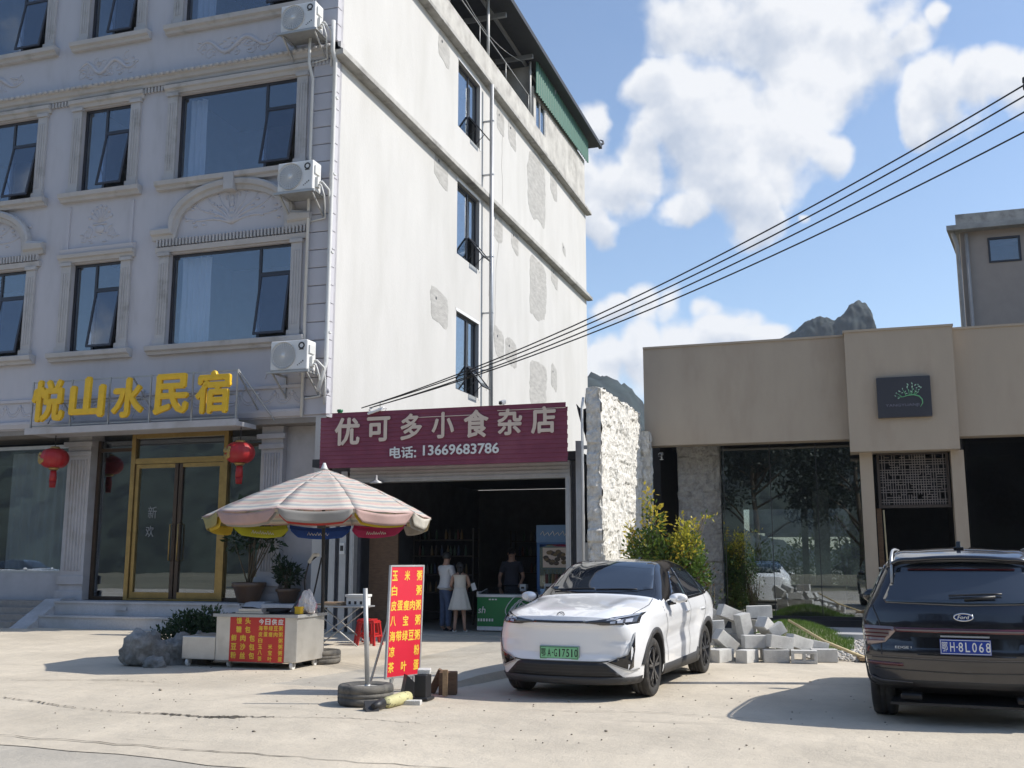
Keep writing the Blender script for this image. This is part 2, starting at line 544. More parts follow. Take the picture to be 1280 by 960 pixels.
# a slow warp makes the puffs uneven
wn = N.new('ShaderNodeTexNoise'); wn.inputs['Scale'].default_value = 9; wn.inputs['Detail'].default_value = 4
L.new(DIR, wn.inputs['Vector'])
wv = vmath('MULTIPLY_ADD', vmath('SUBTRACT', wn.outputs['Color'], (.5, .5, .5)).outputs[0], (.09, .09, .09))
L.new(DIR, wv.inputs[2])
WD = wv.outputs[0]
den = None
wsum = zsum = None
SEP = N.new('ShaderNodeSeparateXYZ'); L.new(WD, SEP.inputs[0])
for x, y, r_ in puffs:
    d = ray(x, y); k = d.length; d = d / k
    dist = vmath('DISTANCE', WD, d).outputs[1 if False else 'Value']
    q = math_('MULTIPLY_ADD', dist, -1.0 / (r_ * .90 / FOC / k), 1.0)
    qp = math_('MAXIMUM', q, .0)
    zz = math_('MULTIPLY', qp, math_('MULTIPLY_ADD', SEP.outputs[2], 1.0 / (r_ / FOC / k), -d.z / (r_ / FOC / k)))
    wsum = qp if wsum is None else math_('ADD', wsum, qp)
    zsum = zz if zsum is None else math_('ADD', zsum, zz)
    den = q if den is None else math_('SMOOTH_MAX', den, q, .12)
n1 = fbm(DIR, 13, 8, .53)
n0 = fbm(DIR, 6.5, 3, .5)
den1 = math_('ADD', math_('ADD', den, math_('MULTIPLY', math_('SUBTRACT', n1, .5), 1.55)), math_('MULTIPLY', math_('SUBTRACT', n0, .5), .7))
# fair-weather puffs over the rest of the sky
gen = math_('MULTIPLY', math_('SUBTRACT', fbm(DIR, 3.2, 7, .6), .63), 4.0)
back = math_('MULTIPLY_ADD', vmath('DOT_PRODUCT', DIR, V((-math.sin(YAW) * .8, math.cos(YAW) * .8, .45))).outputs['Value'], -4.0, 1.2, True)
den2 = math_('MAXIMUM', den1, math_('MULTIPLY', gen, back))
mr = N.new('ShaderNodeMapRange'); mr.interpolation_type = 'SMOOTHSTEP'
mr.inputs['From Min'].default_value = -.04; mr.inputs['From Max'].default_value = .42
L.new(den2, mr.inputs[0])
alpha = math_('MULTIPLY', mr.outputs[0], .97)
# relief: compare the noise a little way towards the sun
off = vmath('ADD', DIR, tuple(SUNV * .012 + V((0, 0, .008))))
rel = math_('SUBTRACT', n1, fbm(off.outputs[0], 13, 8, .53))
big = fbm(DIR, 7, 5)
shape = math_('DIVIDE', zsum, math_('ADD', wsum, .06))
lit = math_('ADD', math_('MULTIPLY_ADD', shape, .62, math_('MULTIPLY_ADD', rel, 2.0, .60)), math_('MULTIPLY', math_('SUBTRACT', big, .5), 1.2), None, True)
edge = math_('MULTIPLY_ADD', den2, -.22, 1.12)
lit2 = math_('MULTIPLY', lit, edge, None, True)
cr = N.new('ShaderNodeValToRGB')
cr.color_ramp.elements[0].position = .08; cr.color_ramp.elements[0].color = (.40, .45, .54, 1)
cr.color_ramp.elements[1].position = .66; cr.color_ramp.elements[1].color = (.69, .70, .72, 1)
L.new(lit2, cr.inputs[0]); L.new(cr.outputs[0], bgc.inputs[0])
L.new(alpha, mixs.inputs[0]); L.new(bg.outputs[0], mixs.inputs[1]); L.new(bgc.outputs[0], mixs.inputs[2])
L.new(mixs.outputs[0], wo.inputs[0])

sl = bpy.data.lights.new('sun', 'SUN'); sl.energy = 3.9; sl.angle = R(.53); sl.color = (1, .95, .87)
so = bpy.data.objects.new('sun', sl); COL.objects.link(so)
so.location = SUNV * 80
so.rotation_euler = (-SUNV).to_track_quat('-Z', 'Y').to_euler()
S.view_settings.view_transform = 'Standard'
S.view_settings.look = 'None'
S.view_settings.exposure = .45
S.view_settings.gamma = 1
S.view_settings.use_curve_mapping = False
S.cycles.max_bounces = 8
S.cycles.transparent_max_bounces = 12
S.cycles.caustics_reflective = False
S.cycles.caustics_refractive = False
S.cycles.use_denoising = True

# ------------------------------------------------------------------ ground
def ground_mat(name, base, joint=0):
    m = bpy.data.materials.new(name)
    nt, N, L = nodes_of(m)
    out = N.new('ShaderNodeOutputMaterial'); b = N.new('ShaderNodeBsdfPrincipled'); b.inputs['Roughness'].default_value = .92
    L.new(b.outputs[0], out.inputs[0])
    tc = N.new('ShaderNodeTexCoord'); co = tc.outputs['Object']

    def ns(sc, det, rough=.6, st=None):
        n = N.new('ShaderNodeTexNoise'); n.inputs['Scale'].default_value = sc; n.inputs['Detail'].default_value = det; n.inputs['Roughness'].default_value = rough
        if st:
            mp = N.new('ShaderNodeMapping'); mp.inputs['Scale'].default_value = st; L.new(co, mp.inputs[0]); L.new(mp.outputs[0], n.inputs['Vector'])
        else: L.new(co, n.inputs['Vector'])
        return n.outputs['Fac']

    def mixc(fac, a, c):
        x = N.new('ShaderNodeMix'); x.data_type = 'RGBA'
        L.new(fac, x.inputs[0]); L.new(a, x.inputs[6]); x.inputs[7].default_value = tuple(c) + (1,)
        return x.outputs[2]

    def sm(fac, a, c):
        x = N.new('ShaderNodeMapRange'); x.interpolation_type = 'SMOOTHSTEP'; x.inputs['From Min'].default_value = a; x.inputs['From Max'].default_value = c
        L.new(fac, x.inputs[0]); return x.outputs[0]

    rp = N.new('ShaderNodeValToRGB')
    rp.color_ramp.elements[0].position = .35; rp.color_ramp.elements[1].position = .68
    rp.color_ramp.elements[0].color = tuple(x * .80 for x in base) + (1,); rp.color_ramp.elements[1].color = tuple(x * 1.10 for x in base) + (1,)
    L.new(ns(.45, 9, .65), rp.inputs[0])
    c = mixc(sm(ns(.22, 8, .6), .56, .72), rp.outputs[0], tuple(x * y for x, y in zip(base, (.70, .67, .62))))      # damp / oily areas
    c = mixc(sm(ns(1.7, 10, .7, (.22, 1.7, 1)), .58, .70), c, tuple(x * .76 for x in base))                              # worn streaks along the street
    c = mixc(sm(ns(7, 7, .7), .60, .72), c, tuple(x * .68 for x in base))                                            # small stains
    c = mixc(sm(ns(55, 3, .6), .66, .74), c, tuple(x * .6 for x in base))                                            # grit
    c = mixc(sm(ns(30, 4, .6), .68, .8), c, tuple(min(1, x * 1.2) for x in base))
    L.new(c, b.inputs['Base Color'])
    bp = N.new('ShaderNodeBump'); bp.inputs['Strength'].default_value = .5; bp.inputs['Distance'].default_value = .02
    L.new(ns(38, 8, .7), bp.inputs['Height'])
    b2 = N.new('ShaderNodeBump'); b2.inputs['Strength'].default_value = .5; b2.inputs['Distance'].default_value = .12
    L.new(ns(1.3, 6, .55), b2.inputs['Height']); L.new(bp.outputs[0], b2.inputs['Normal'])
    L.new(b2.outputs[0], b.inputs['Normal'])
    return m


M['ground'] = ground_mat('dusty_concrete', (.56, .495, .395))
M['road'] = ground_mat('worn_concrete_road', (.45, .41, .345))
M['slab'] = ground_mat('shop_forecourt_concrete', (.47, .43, .36))
M['earth'] = mat('earth', (.16, .15, .10), .95, var=.3, vs=.05)
M['forest'] = mat('forest_canopy', (.040, .052, .040), .95, var=.6, vs=.16, bump=1.0, bs=.4, c2=(.014, .020, .018), c2s=.22, c2w=.05)

g = MB()
g.add([(-600, -600, -.02), (600, -600, -.02), (600, 600, -.02), (-600, 600, -.02)], [(0, 1, 2, 3)])
struct(g, 'ground', M['earth'])
g = MB()
# forecourt sheet, slightly uneven
def fc(u, v):
    x, y = -45 + 75 * u, 7.6 + 24 * v
    edge = .05 * math.sin(x * 1.7) + .04 * math.sin(x * 4.1) if v == 0 else 0
    return (x, y + edge - .06 * (x + 5) * (v == 0), .004 * math.sin(x * .9 + y * .6) * (0 < v < 1) + .004)
g.grid(fc, 150, 60)
struct(g, 'forecourt', M['ground'])
g = MB(); g.add([(-200, -6, -.002), (200, -6, -.002), (200, 9.4, -.002), (-200, 9.4, -.002)], [(0, 1, 2, 3)])
struct(g, 'road', M['road'])
# ramped slab before the shop: its raised edge runs beside the white car
g = MB()
ed = [(-5.12, 12.5), (-4.98, 12.9), (-4.86, 13.5), (-4.72, 14.3), (-4.62, 15.2), (-4.55, 16.2), (-4.5, 17.6), (-4.48, 19.2), (-4.5, 20.7)]
top, low, inn = [], [], []
for i, (x, y) in enumerate(ed):
    h = .105 * min(1, .25 + i * .4)
    j = random.uniform(-.02, .02)
    top.append((x + j, y, h)); low.append((x + j + .04, y, .0)); inn.append((x - 2.6, y + .0, .0))
k = len(ed)
g.add(inn + top + low, [(i, k + i, k + i + 1, i + 1) for i in range(k - 1)] + [(k + i, 2 * k + i, 2 * k + i + 1, k + i + 1) for i in range(k - 1)])
g.add([inn[0], top[0], low[0], (-6.5, 12.2, .0)], [(0, 3, 1), (3, 2, 1)])
struct(g, 'concrete_ramp', M['slab'])
# cracks and the dirt lying in them
g = MB()
def crack(pts, w, seed=0):
    rd = random.Random(seed)
    P = [V((p[0], p[1], .0125)) for p in pts]
    L_, n_ = [], 22 * (len(P) - 1)
    vs = []
    for i in range(n_ + 1):
        t = i / n_ * (len(P) - 1); a = min(int(t), len(P) - 2)
        p = P[a].lerp(P[a + 1], t - a)
        d = (P[a + 1] - P[a]).normalized(); q = V((-d.y, d.x, 0))
        p = p + q * rd.uniform(-.035, .035)
        ww = w * rd.uniform(.25, 1.4) * math.sin(math.pi * min(max(i / n_, .03), .97)) ** .4
        vs += [p - q * ww, p + q * ww]
    g.add(vs, [(2 * i, 2 * i + 1, 2 * i + 3, 2 * i + 2) for i in range(n_)])
crack([(-9.95, 10.4), (-9.1, 10.15), (-8.25, 9.85)], .016, 1)
crack([(-7.6, 9.75), (-7.0, 9.78), (-6.6, 9.72), (-6.2, 9.85), (-5.75, 9.95)], .03, 2)
crack([(-6.5, 9.72), (-6.1, 9.83)], .07, 3)
crack([(-5.75, 9.95), (-4.9, 10.1), (-4.2, 10.0)], .008, 4)
crack([(-8.2, 9.85), (-7.6, 9.75)], .009, 5)
crack([(-11.0, 11.8), (-9.6, 12.3), (-8.9, 12.2)], .012, 6)
crack([(-9.2, 8.3), (-7.9, 8.15), (-5.2, 8.05), (-2.0, 7.9)], .010, 7)
crack([(-3.6, 11.2), (-2.2, 11.5), (-.8, 11.3)], .006, 8)
crack([(-1.9, 14.6), (-.5, 14.75), (.6, 14.8)], .006, 9)
struct(g, 'ground_crack', mat('dirt_filled_crack', (.11, .095, .075), .95, var=.4, vs=30))
# crumbs and pebbles lying on the forecourt
g = MB()
rd = random.Random(5)
for _ in range(240):
    y = rd.uniform(8.6, 15.5); x = rd.uniform(-9.5, .5) * (.55 + y / 30)
    s = rd.uniform(.004, .011) * (2.0 if rd.random() < .06 else 1)
    g.ball((x, y, .006 + s * .4), (s * rd.uniform(.8, 1.6), s, s * .6), 5, 4)
o = struct(g, 'loose_grit', mat('grit', (.25, .22, .18), .95, var=.5, vs=5)); o['kind'] = 'stuff'

# ------------------------------------------------------------------ hills
def hill(name, fn, x0, x1, y0, y1, nu, nv, m):
    g = MB()
    def f(u, v):
        x, y = x0 + (x1 - x0) * u, y0 + (y1 - y0) * v
        return (x, y, fn(x, y, u, v))
    g.grid(f, nu, nv)
    return struct(g, name, m)


def nz(x, y, s, o=4):
    return noise.fractal(V((x * s, y * s, 3.1)), 1.0, 2.0, o)


def wood_hill(h):
    def f(x, y, u, v):
        e = math.sin(math.pi * v) ** .8 * math.sin(math.pi * min(max(u, 0), 1)) ** .35
        return e * (h + h * .3 * nz(x, y, .011)) + 2.6 * nz(x, y, .22, 5) * min(1, e * 6) - 1
    return f
M['farwood'] = mat('far_forest', (.020, .032, .034), .95, var=.6, vs=.09, bump=1.0, bs=.3, c2=(.011, .02, .024), c2s=.25)
hill('wooded_hill', lambda x, y, u, v: max(-1, (math.exp(-((x + 82) / 36) ** 2) * 62 + 8 * nz(x, y, .03)) * math.sin(math.pi * v) + 2.2 * nz(x, y, .3, 4) * math.sin(math.pi * v)), -190, 60, 250, 430, 140, 80, M['farwood'])
hill('hillside', wood_hill(52), -320, 300, -70, -330, 150, 60, M['forest'])
hill('hillside', wood_hill(60), -150, -420, -120, 330, 60, 110, M['forest'])

# limestone peak far behind the tan building
prof = [(940, 470), (955, 436), (968, 429), (985, 421), (1000, 413), (1010, 404), (1028, 397), (1040, 401), (1047, 402), (1056, 393), (1063, 381), (1073, 376), (1084, 380), (1091, 392), (1096, 412), (1101, 430), (1112, 470)]
PY = 420.0
pp = [at(x, y, Y=PY) for x, y in prof]
g = MB()
def peak(u, v):
    x = pp[0].x + (pp[-1].x - pp[0].x) * u
    for a, b in zip(pp, pp[1:]):
        if a.x <= x <= b.x + 1e-6:
            h = a.z + (b.z - a.z) * (x - a.x) / (b.x - a.x); break
    w = 2 * v - 1
    e = max(0, 1 - abs(w) ** 2.4)
    y = PY + w * 34
    base = 55
    z = (base * .2) + (h - base * .2) * e
    k = .04 + .96 * min(1, e * 1.5)
    return (x + 1.6 * nz(y, z, .09, 5) * k, y + 4 * nz(x, z, .08, 5), z + (1.0 * nz(x * 3, y * 3, .12, 5)) * k)
g.grid(peak, 120, 90)
struct(g, 'limestone_peak', mat('limestone_and_scrub', (.012, .021, .021), .95, var=.6, vs=.14, bump=1.0, bs=.4, c2=(.085, .083, .075), c2s=.07, c2t=.62, c2w=.05))

# ------------------------------------------------------------------ air
hm = bpy.data.materials.new('air_haze')
nt, N, L = nodes_of(hm)
out = N.new('ShaderNodeOutputMaterial'); pv = N.new('ShaderNodeVolumePrincipled')
pv.inputs['Color'].default_value = (.80, .88, 1.0, 1); pv.inputs['Density'].default_value = .00027; pv.inputs['Anisotropy'].default_value = .2
L.new(pv.outputs[0], out.inputs['Volume'])
g = MB(); g.box(-620, 620, -620, 620, -3, 140)
hz = g.build('haze', hm, None, (0, 0, 0)); hz['kind'] = 'stuff'
# ------------------------------------------------------------------ white hotel block
XW, YF = -11.8, 22.0
hotel = thing('hotel_building', 'tall white plastered hotel block with moulded front and dark windows, left of the shop', 'building', (-20, 34, 0))
UX, UY, UZ = V((1, 0, 0)), V((0, 1, 0)), V((0, 0, 1))


def holes_wall(mb, o, u, v, n, W_, H_, holes, th):
    """wall sheet with thickness and rectangular openings; o lower left corner of the outer face"""
    o, u, v, n = V(o), V(u), V(v), V(n)
    us = sorted({0, W_, *[h[0] for h in holes], *[h[1] for h in holes]})
    vs = sorted({0, H_, *[h[2] for h in holes], *[h[3] for h in holes]})

    def solid(i, j):
        if not (0 <= i < len(us) - 1 and 0 <= j < len(vs) - 1): return False
        a, b = (us[i] + us[i + 1]) / 2, (vs[j] + vs[j + 1]) / 2
        return not any(h[0] < a < h[1] and h[2] < b < h[3] for h in holes)
    P = lambda a, b, d: o + u * a + v * b - n * d
    for i in range(len(us) - 1):
        for j in range(len(vs) - 1):
            if not solid(i, j): continue
            a, b, c, d = us[i], us[i + 1], vs[j], vs[j + 1]
            mb.add([P(a, c, 0), P(b, c, 0), P(b, d, 0), P(a, d, 0)], [(0, 1, 2, 3)])
            mb.add([P(a, c, th), P(b, c, th), P(b, d, th), P(a, d, th)], [(3, 2, 1, 0)])
            for (di, dj, e0, e1) in ((-1, 0, (a, c), (a, d)), (1, 0, (b, d), (b, c)), (0, -1, (b, c), (a, c)), (0, 1, (a, d), (b, d))):
                if not solid(i + di, j + dj):
                    mb.add([P(*e0, 0), P(*e1, 0), P(*e1, th), P(*e0, th)], [(0, 1, 2, 3)])


FL = [(7.0, 9.43), (11.4, 13.83), (15.8, 18.2)]
COLS = [(-24.6, -21.0), (-19.53, -17.93), (-16.45, -12.88)]
w = MB()
hs = [(a + 32, b + 32, c - 5.0, d - 5.0) for a, b in COLS for c, d in FL]
holes_wall(w, (-32, YF, 5.0), UX, UZ, -UY, 32 + XW, 17.4, hs, .28)
w.build('front_wall', M['facade'], hotel)
w = MB()
SW = [(30.5, 32.62, a, b) for a, b in ((7.0, 9.55), (11.46, 13.95), (15.86, 18.22))]
hs = [(a - YF, b - YF, c, d) for a, b, c, d in SW]
holes_wall(w, (XW, YF + .001, 0), UY, UZ, UX, 26.1, 18.6, hs, .28)
w.build('side_wall', M['sidewall'], hotel)
# parapet and the walled back room on the roof terrace
w = MB()
w.box(XW - .22, XW - .012, YF + .3, 39.3, 18.78, 19.86)
w.build('parapet', M['parapet'], hotel)
w = MB()
holes_wall(w, (XW - .015, 39.3, 18.78), UY, UZ, UX, 8.75, 2.5, [(.35, 1.75, .9, 2.2)], .2)
holes_wall(w, (-24, 39.3, 18.78), UX, UZ, -UY, 12.0, 3.4, [], .2)
w.build('roof_room_wall', M['parapet'], hotel)
w = MB(); w.box(XW - .11, XW - .07, 39.7, 41.0, 19.72, 20.94)
wr = w.build('roof_window', M['pane_side'], hotel)
w = MB()
for a, b, c, d in ((39.66, 39.71, 19.69, 20.97), (40.99, 41.04, 19.69, 20.97), (40.3, 40.36, 19.69, 20.97)): w.box(XW - .13, XW - .04, a, b, c, d)
w.build('frame', M['white'], wr)
# green corrugated cladding
w = MB()
n_ = 130
y0, y1 = 39.25, 48.2
ring = []
for i in range(n_ + 1):
    y = y0 + (y1 - y0) * i / n_
    x = XW + .10 + (.05 if (i // 2) % 2 else 0)
    zb = 20.95 + (i / n_) * .25
    ring += [(x, y, zb), (x, y, 22.35)]
w.add(ring, [(2 * i, 2 * i + 2, 2 * i + 3, 2 * i + 1) for i in range(n_)])
w.build('green_cladding', M['green'], hotel, solid=.02)
# metal shed roof with purlins, posts and a rail
w = MB()
w.box(-33, -11.25, 23.4, 49.3, 22.42, 22.5)
for i in range(110):
    y = 23.5 + i * .235
    w.box(-11.5, -11.24, y, y + .06, 22.5, 22.54)
w.box(-11.36, -11.2, 23.4, 49.4, 22.36, 22.56)
w.build('shed_roof', M['roofmetal'], hotel)
w = MB()
for x in (-12.2, -14.2, -16.2, -18.2, -20.2, -22.2): w.box(x - .05, x + .05, 23.5, 49, 22.28, 22.41)
for y in (24.5, 28, 31.5, 35, 38.5, 42): w.box(-30, -11.6, y - .06, y + .06, 22.1, 22.275)
w.build('roof_purlin', M['steelgrey'], hotel)
w = MB(); w.cyl((-11.95, 33.9, 19.8), (-11.95, 33.9, 22.3), .06, n=10); w.build('roof_post', M['pvc'], hotel)
w = MB(); w.cyl((-11.95, 27.2, 19.8), (-11.95, 27.2, 22.3), .06, n=10); w.build('roof_post', M['pvc'], hotel)
w = MB(); w.cyl((-11.92, 39.15, 19.8), (-11.92, 39.15, 22.3), .05, n=10); w.build('roof_post', M['pvc'], hotel)
w = MB()
w.tube([(-11.95, 23.6, 20.75), (-11.95, 39.1, 20.75)], .025, 6)
for y in range(24, 40, 3): w.tube([(-11.95, y, 19.85), (-11.95, y, 20.75)], .02, 6)
w.tube([(-12.1, 28 + i * .55, 22.2 - 1.1 * math.sin(math.pi * i / 20)) for i in range(21)], .015, 5)
w.tube([(-13.2, 30 + i * .45, 22.2 - 1.6 * math.sin(math.pi * i / 20)) for i in range(21)], .015, 5)
w.build('roof_rail', M['galv'], hotel)
# small finial on the roof's far corner
w = MB()
w.tube([(-11.3, 49.25, 22.5), (-11.15, 49.45, 22.66), (-11.2, 49.6, 22.85), (-11.35, 49.5, 22.9)], [.07, .06, .045, .02], 7)
w.build('roof_finial', M['roofmetal'], hotel)
# rear wall, floors, rooms
w = MB()
w.box(-32, XW - .28, 47.8, 48.1, 0, 18.6); w.box(-32.2, -32, YF, 48.1, 0, 18.6)
for z in (5.03, 10.2, 14.6, 18.6): w.box(-31.9, XW - .3, YF + .3, 47.7, z, z + .16)
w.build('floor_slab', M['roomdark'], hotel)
w = MB()
for z0, z1 in ((5.25, 10.1), (10.4, 14.5), (14.8, 18.5)):
    w.box(-31.9, XW - .32, 26.0, 26.1, z0, z1)
    for x in (-20.3, -17.2): w.box(x - .05, x + .05, YF + .3, 25.9, z0, z1)
    w.box(-16, XW - .32, 34.0, 34.1, z0, z1)
    w.box(-16.1, -16, 28.5, 34.0, z0, z1)
w.build('room_partition', M['room'], hotel)

# mouldings ---------------------------------------------------------
CORN = [(0, -.17), (.06, -.17), (.08, -.10), (.14, -.07), (.16, .02), (.22, .05), (.22, .13), (.18, .15), (0, .17)]
c = MB()
for z in (14.32, 18.68):
    c.sweep([(-32, YF, z), (XW, YF, z)], [(a, -b) for a, b in CORN], -UY)
    c.box(XW - .02, XW + .2, YF - .2, YF - .0, z - .05, z + .16)
cf = c.build('front_cornice', M['trim'], hotel)
d = MB()
e_ = MB()
for z in (14.06,):
    x = -31.9
    while x < XW - .1:
        d.box(x, x + .055, YF - .075, YF - .0, z - .07, z + .07); x += .105
    x = -31.9
    while x < XW - .1:
        e_.ball((x, YF - .225, 14.40), (.085, .05, .06), 6, 4); x += .19
d.build('dentils', M['trim'], cf)
e_.build('bead_row', M['trim'], cf)
c = MB()
for z in (14.30, 18.66):
    c.sweep([(XW, 48.3, z), (XW, YF - .2, z)], [(a, -b) for a, b in [(0, -.18), (.10, -.18), (.13, -.05), (.26, .02), (.27, .15), (.24, .17), (0, .18)]], UX)
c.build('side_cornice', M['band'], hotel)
# corner quoins
q = MB()
z = 5.05
while z < 22:
    if not any(abs(z + .2 - k) < .33 for k in (14.3, 18.66)):
        q.box(XW - .62, XW + .015, YF - .05, YF + .16, z, z + .435)
    elif len(q.v):
        q.build('corner_quoins', M['facade'], hotel, bevel=.012); q = MB()
    z += .455
q.build('corner_quoins', M['facade'], hotel, bevel=.012)


def scroll(mb, cx, cz, r, turns, dirn, y, n=34, th=.03, start=0.0):
    pts = []
    for i in range(n + 1):
        t = i / n
        a = start + dirn * turns * 2 * math.pi * t
        rr = r * (1 - .82 * t)
        pts.append((cx + rr * math.cos(a), y, cz + rr * math.sin(a)))
    mb.tube(pts, [th * (1 - .5 * i / n) for i in range(n + 1)], 6, flat=(UY, .8))


def wave_relief(mb, cx, cz, wd, y, sd):
    """dragon-and-cloud band: a long wavy body with curls and scales of plaster"""
    rd = random.Random(sd)
    pts = [(cx - wd / 2 + wd * i / 48, y, cz + .2 * math.sin(i / 48 * 4 * math.pi) * (1 - .35 * i / 48)) for i in range(49)]
    mb.tube(pts, [.055 * math.sin(math.pi * (i + 3) / 54) + .015 for i in range(49)], 6, flat=(UY, .8))
    for i in range(15):
        x = cx - wd / 2 + wd * (i + .5) / 15
        zz = cz + rd.uniform(-.26, .26)
        scroll(mb, x, zz, rd.uniform(.08, .17), rd.uniform(.7, 1.3), rd.choice((-1, 1)), y, 14, .024, rd.uniform(0, 6))
    for i in range(26):
        mb.ball((cx + rd.uniform(-.5, .5) * wd, y, cz + rd.uniform(-.3, .2)), (rd.uniform(.03, .08), .035, rd.uniform(.015, .04)), 6, 4)


def leaf_relief(mb, cx, cz, wd, ht, y, sd):
    rd = random.Random(sd)
    for s in (-1, 1):
        for k in range(5):
            a = R(12 + k * 17)
            L_ = wd * (.42 - .05 * k)
            pts = [(cx + s * L_ * t * math.cos(a), y, cz + min(ht, L_ * math.sin(a)) * t + .06 * math.sin(t * 6)) for t in [i / 8 for i in range(9)]]
            mb.tube(pts, [.045 * (1 - .6 * i / 8) for i in range(9)], 6, flat=(UY, .7))
            scroll(mb, pts[-1][0], pts[-1][2], .1, 1.1, s, y, 12, .022, rd.uniform(0, 6))
        for k in range(12):
            mb.ball((cx + s * rd.uniform(.1, .5) * wd, y, cz + rd.uniform(0, .7) * ht), (.07, .03, .035), 6, 4)
    for k in range(5):
        mb.ball((cx, y, cz + ht * (.1 + .17 * k)), (.11 - .012 * k, .04, .09), 8, 5)


def vase_relief(mb, cx, cz, y, sd):
    rd = random.Random(sd)
    for i in range(7):
        a = R(20 + 23.3 * i)
        mb.tube([(cx, y, cz + .1), (cx + .2 * math.cos(a), y, cz + .1 + .25 * math.sin(a)), (cx + .36 * math.cos(a), y, cz + .12 + .42 * math.sin(a))], [.02, .02, .03], 6, flat=(UY, .7))
        mb.ball((cx + .36 * math.cos(a), y, cz + .12 + .42 * math.sin(a)), (.06, .035, .06), 6, 4)
    mb.tube([(cx - .22, y, cz + .06), (cx + .22, y, cz + .06)], .03, 6)
    mb.ball((cx, y, cz - .08), (.17, .05, .12), 10, 6)
    for s in (-1, 1):
        scroll(mb, cx + s * .38, cz - .16, .16, 1.3, s, y, 18, .028, 1.5)
        scroll(mb, cx + s * .5, cz - .3, .1, 1.2, -s, y, 14, .022, 4)
    for i in range(16):
        mb.ball((cx + rd.uniform(-.6, .6), y, cz + rd.uniform(-.45, -.15)), (.06, .03, .025), 6, 4)


def surround(x0, x1, z0, z1, kind):
    s = MB()
    pw = .30
    for sx in (x0 - pw, x1):
        s.box(sx, sx + pw, YF - .07, YF, z0 + .16, z1 - .06)
        for k in range(3): s.box(sx + .055 + k * .075, sx + .085 + k * .075, YF - .085, YF - .069, z0 + .3, z1 - .25)
        s.box(sx - .03, sx + pw + .03, YF - .11, YF, z0 + .003, z0 + .157)
        s.box(sx - .03, sx + pw + .03, YF - .11, YF, z1 - .057, z1 + .03)
    s.sweep([(x0 - pw - .18, YF, z0 - .1), (x1 + pw + .18, YF, z0 - .1)], [(0, .13), (.12, .13), (.14, .06), (.22, .03), (.24, -.08), (.2, -.10), (0, -.1)], -UY)
    if kind == 'plain':
        s.sweep([(x0 - pw - .1, YF, z1 + .15), (x1 + pw + .1, YF, z1 + .15)], [(0, .117), (.06, .117), (.09, .03), (.15, 0), (.17, -.09), (0, -.11)], -UY)
    return s


for ci, (a, b) in enumerate(COLS):
    for fi, (c_, d_) in enumerate(FL):
        arch = (fi == 0 and ci != 1)
        s = surround(a, b, c_, d_, 'arch' if arch else 'plain')
        so_ = s.build('window_surround', M['trim'], hotel)
        if arch:
            A = MB()
            cx, hw = (a + b) / 2, (b - a) / 2 + .42
            z0 = d_ + .12
            A.sweep([(cx - hw, YF, z0), (cx + hw, YF, z0)], [(0, .08), (.07, .08), (.1, -.05), (0, -.08)], -UY)
            x = cx - hw + .03
            while x < cx + hw - .05:
                A.box(x, x + .05, YF - .11, YF, z0 + .083, z0 + .26); x += .1
            sec = [(0, .15), (.08, .15), (.10, .05), (.17, .02), (.20, -.09), (.16, -.14), (0, -.15)]
            zz = z0 + .42
            path = [(cx - hw - .12, YF, zz), (cx - hw + .5, YF, zz)]
            r0 = hw - .5
            for i in range(1, 16):
                t = math.pi * (1 - i / 16)
                path.append((cx + r0 * math.cos(t), YF, zz + .12 + 1.02 * math.sin(t) ** .9))
            path += [(cx + hw - .5, YF, zz), (cx + hw + .12, YF, zz)]
            A.sweep(path, sec, -UY)
            A.box(cx - .14, cx + .14, YF - .25, YF, zz + .95, zz + 1.4)
            A.build('arch_pediment', M['trim'], hotel)
            A = MB(); leaf_relief(A, cx, zz + .12, 2 * hw * .8, .85, YF, 40 + ci)
            A.build('relief_ornament', M['facade'], hotel)
        if fi == 2:
            A = MB(); wave_relief(A, (a + b) / 2 - .1, 15.02, 2.4 if ci != 1 else 1.9, YF, 7 + ci)
            A.build('relief_ornament', M['facade'], hotel)
# framed panel with a flower vase between the middle windows
A = MB()
for x in (-19.75, -17.71): A.box(x - .05, x + .05, YF - .04, YF, 9.7, 11.02)
A.sweep([(-19.9, YF, 9.78), (-17.55, YF, 9.78)], [(0, .1), (.09, .08), (.12, -.05), (0, -.09)], -UY)
vase_relief(A, -18.73, 10.42, YF, 3)
A.build('relief_ornament', M['facade'], hotel)
# swag frieze under the first floor windows
A = MB()
for k in range(27):
    x = -24.5 + k * .48
    for r_ in (.22, .16):
        A.tube([(x + r_ * math.cos(t), YF, 5.62 + r_ * 1.15 * math.sin(t)) for t in [math.pi + math.pi * i / 10 for i in range(11)]], .018, 5, flat=(UY, .8))
    A.ball((x + .24, YF, 5.62), (.05, .04, .07), 6, 4)
A.sweep([(-32, YF, 5.78), (XW - .64, YF, 5.78)], [(0, .05), (.05, .04), (.06, -.03), (0, -.05)], -UY)
A.sweep([(-32, YF, 5.12), (XW - .64, YF, 5.12)], [(0, .10), (.06, .08), (.10, -.03), (.1, -.09), (0, -.1)], -UY)
for k in range(3):
    A.tube([(-13.3 + .55 * k + .2 * math.cos(t), YF, 6.0 + .2 * math.sin(t)) for t in [math.pi * i / 10 for i in range(11)]], .018, 5, flat=(UY, .8))
A.build('swag_frieze', M['facade'], hotel)


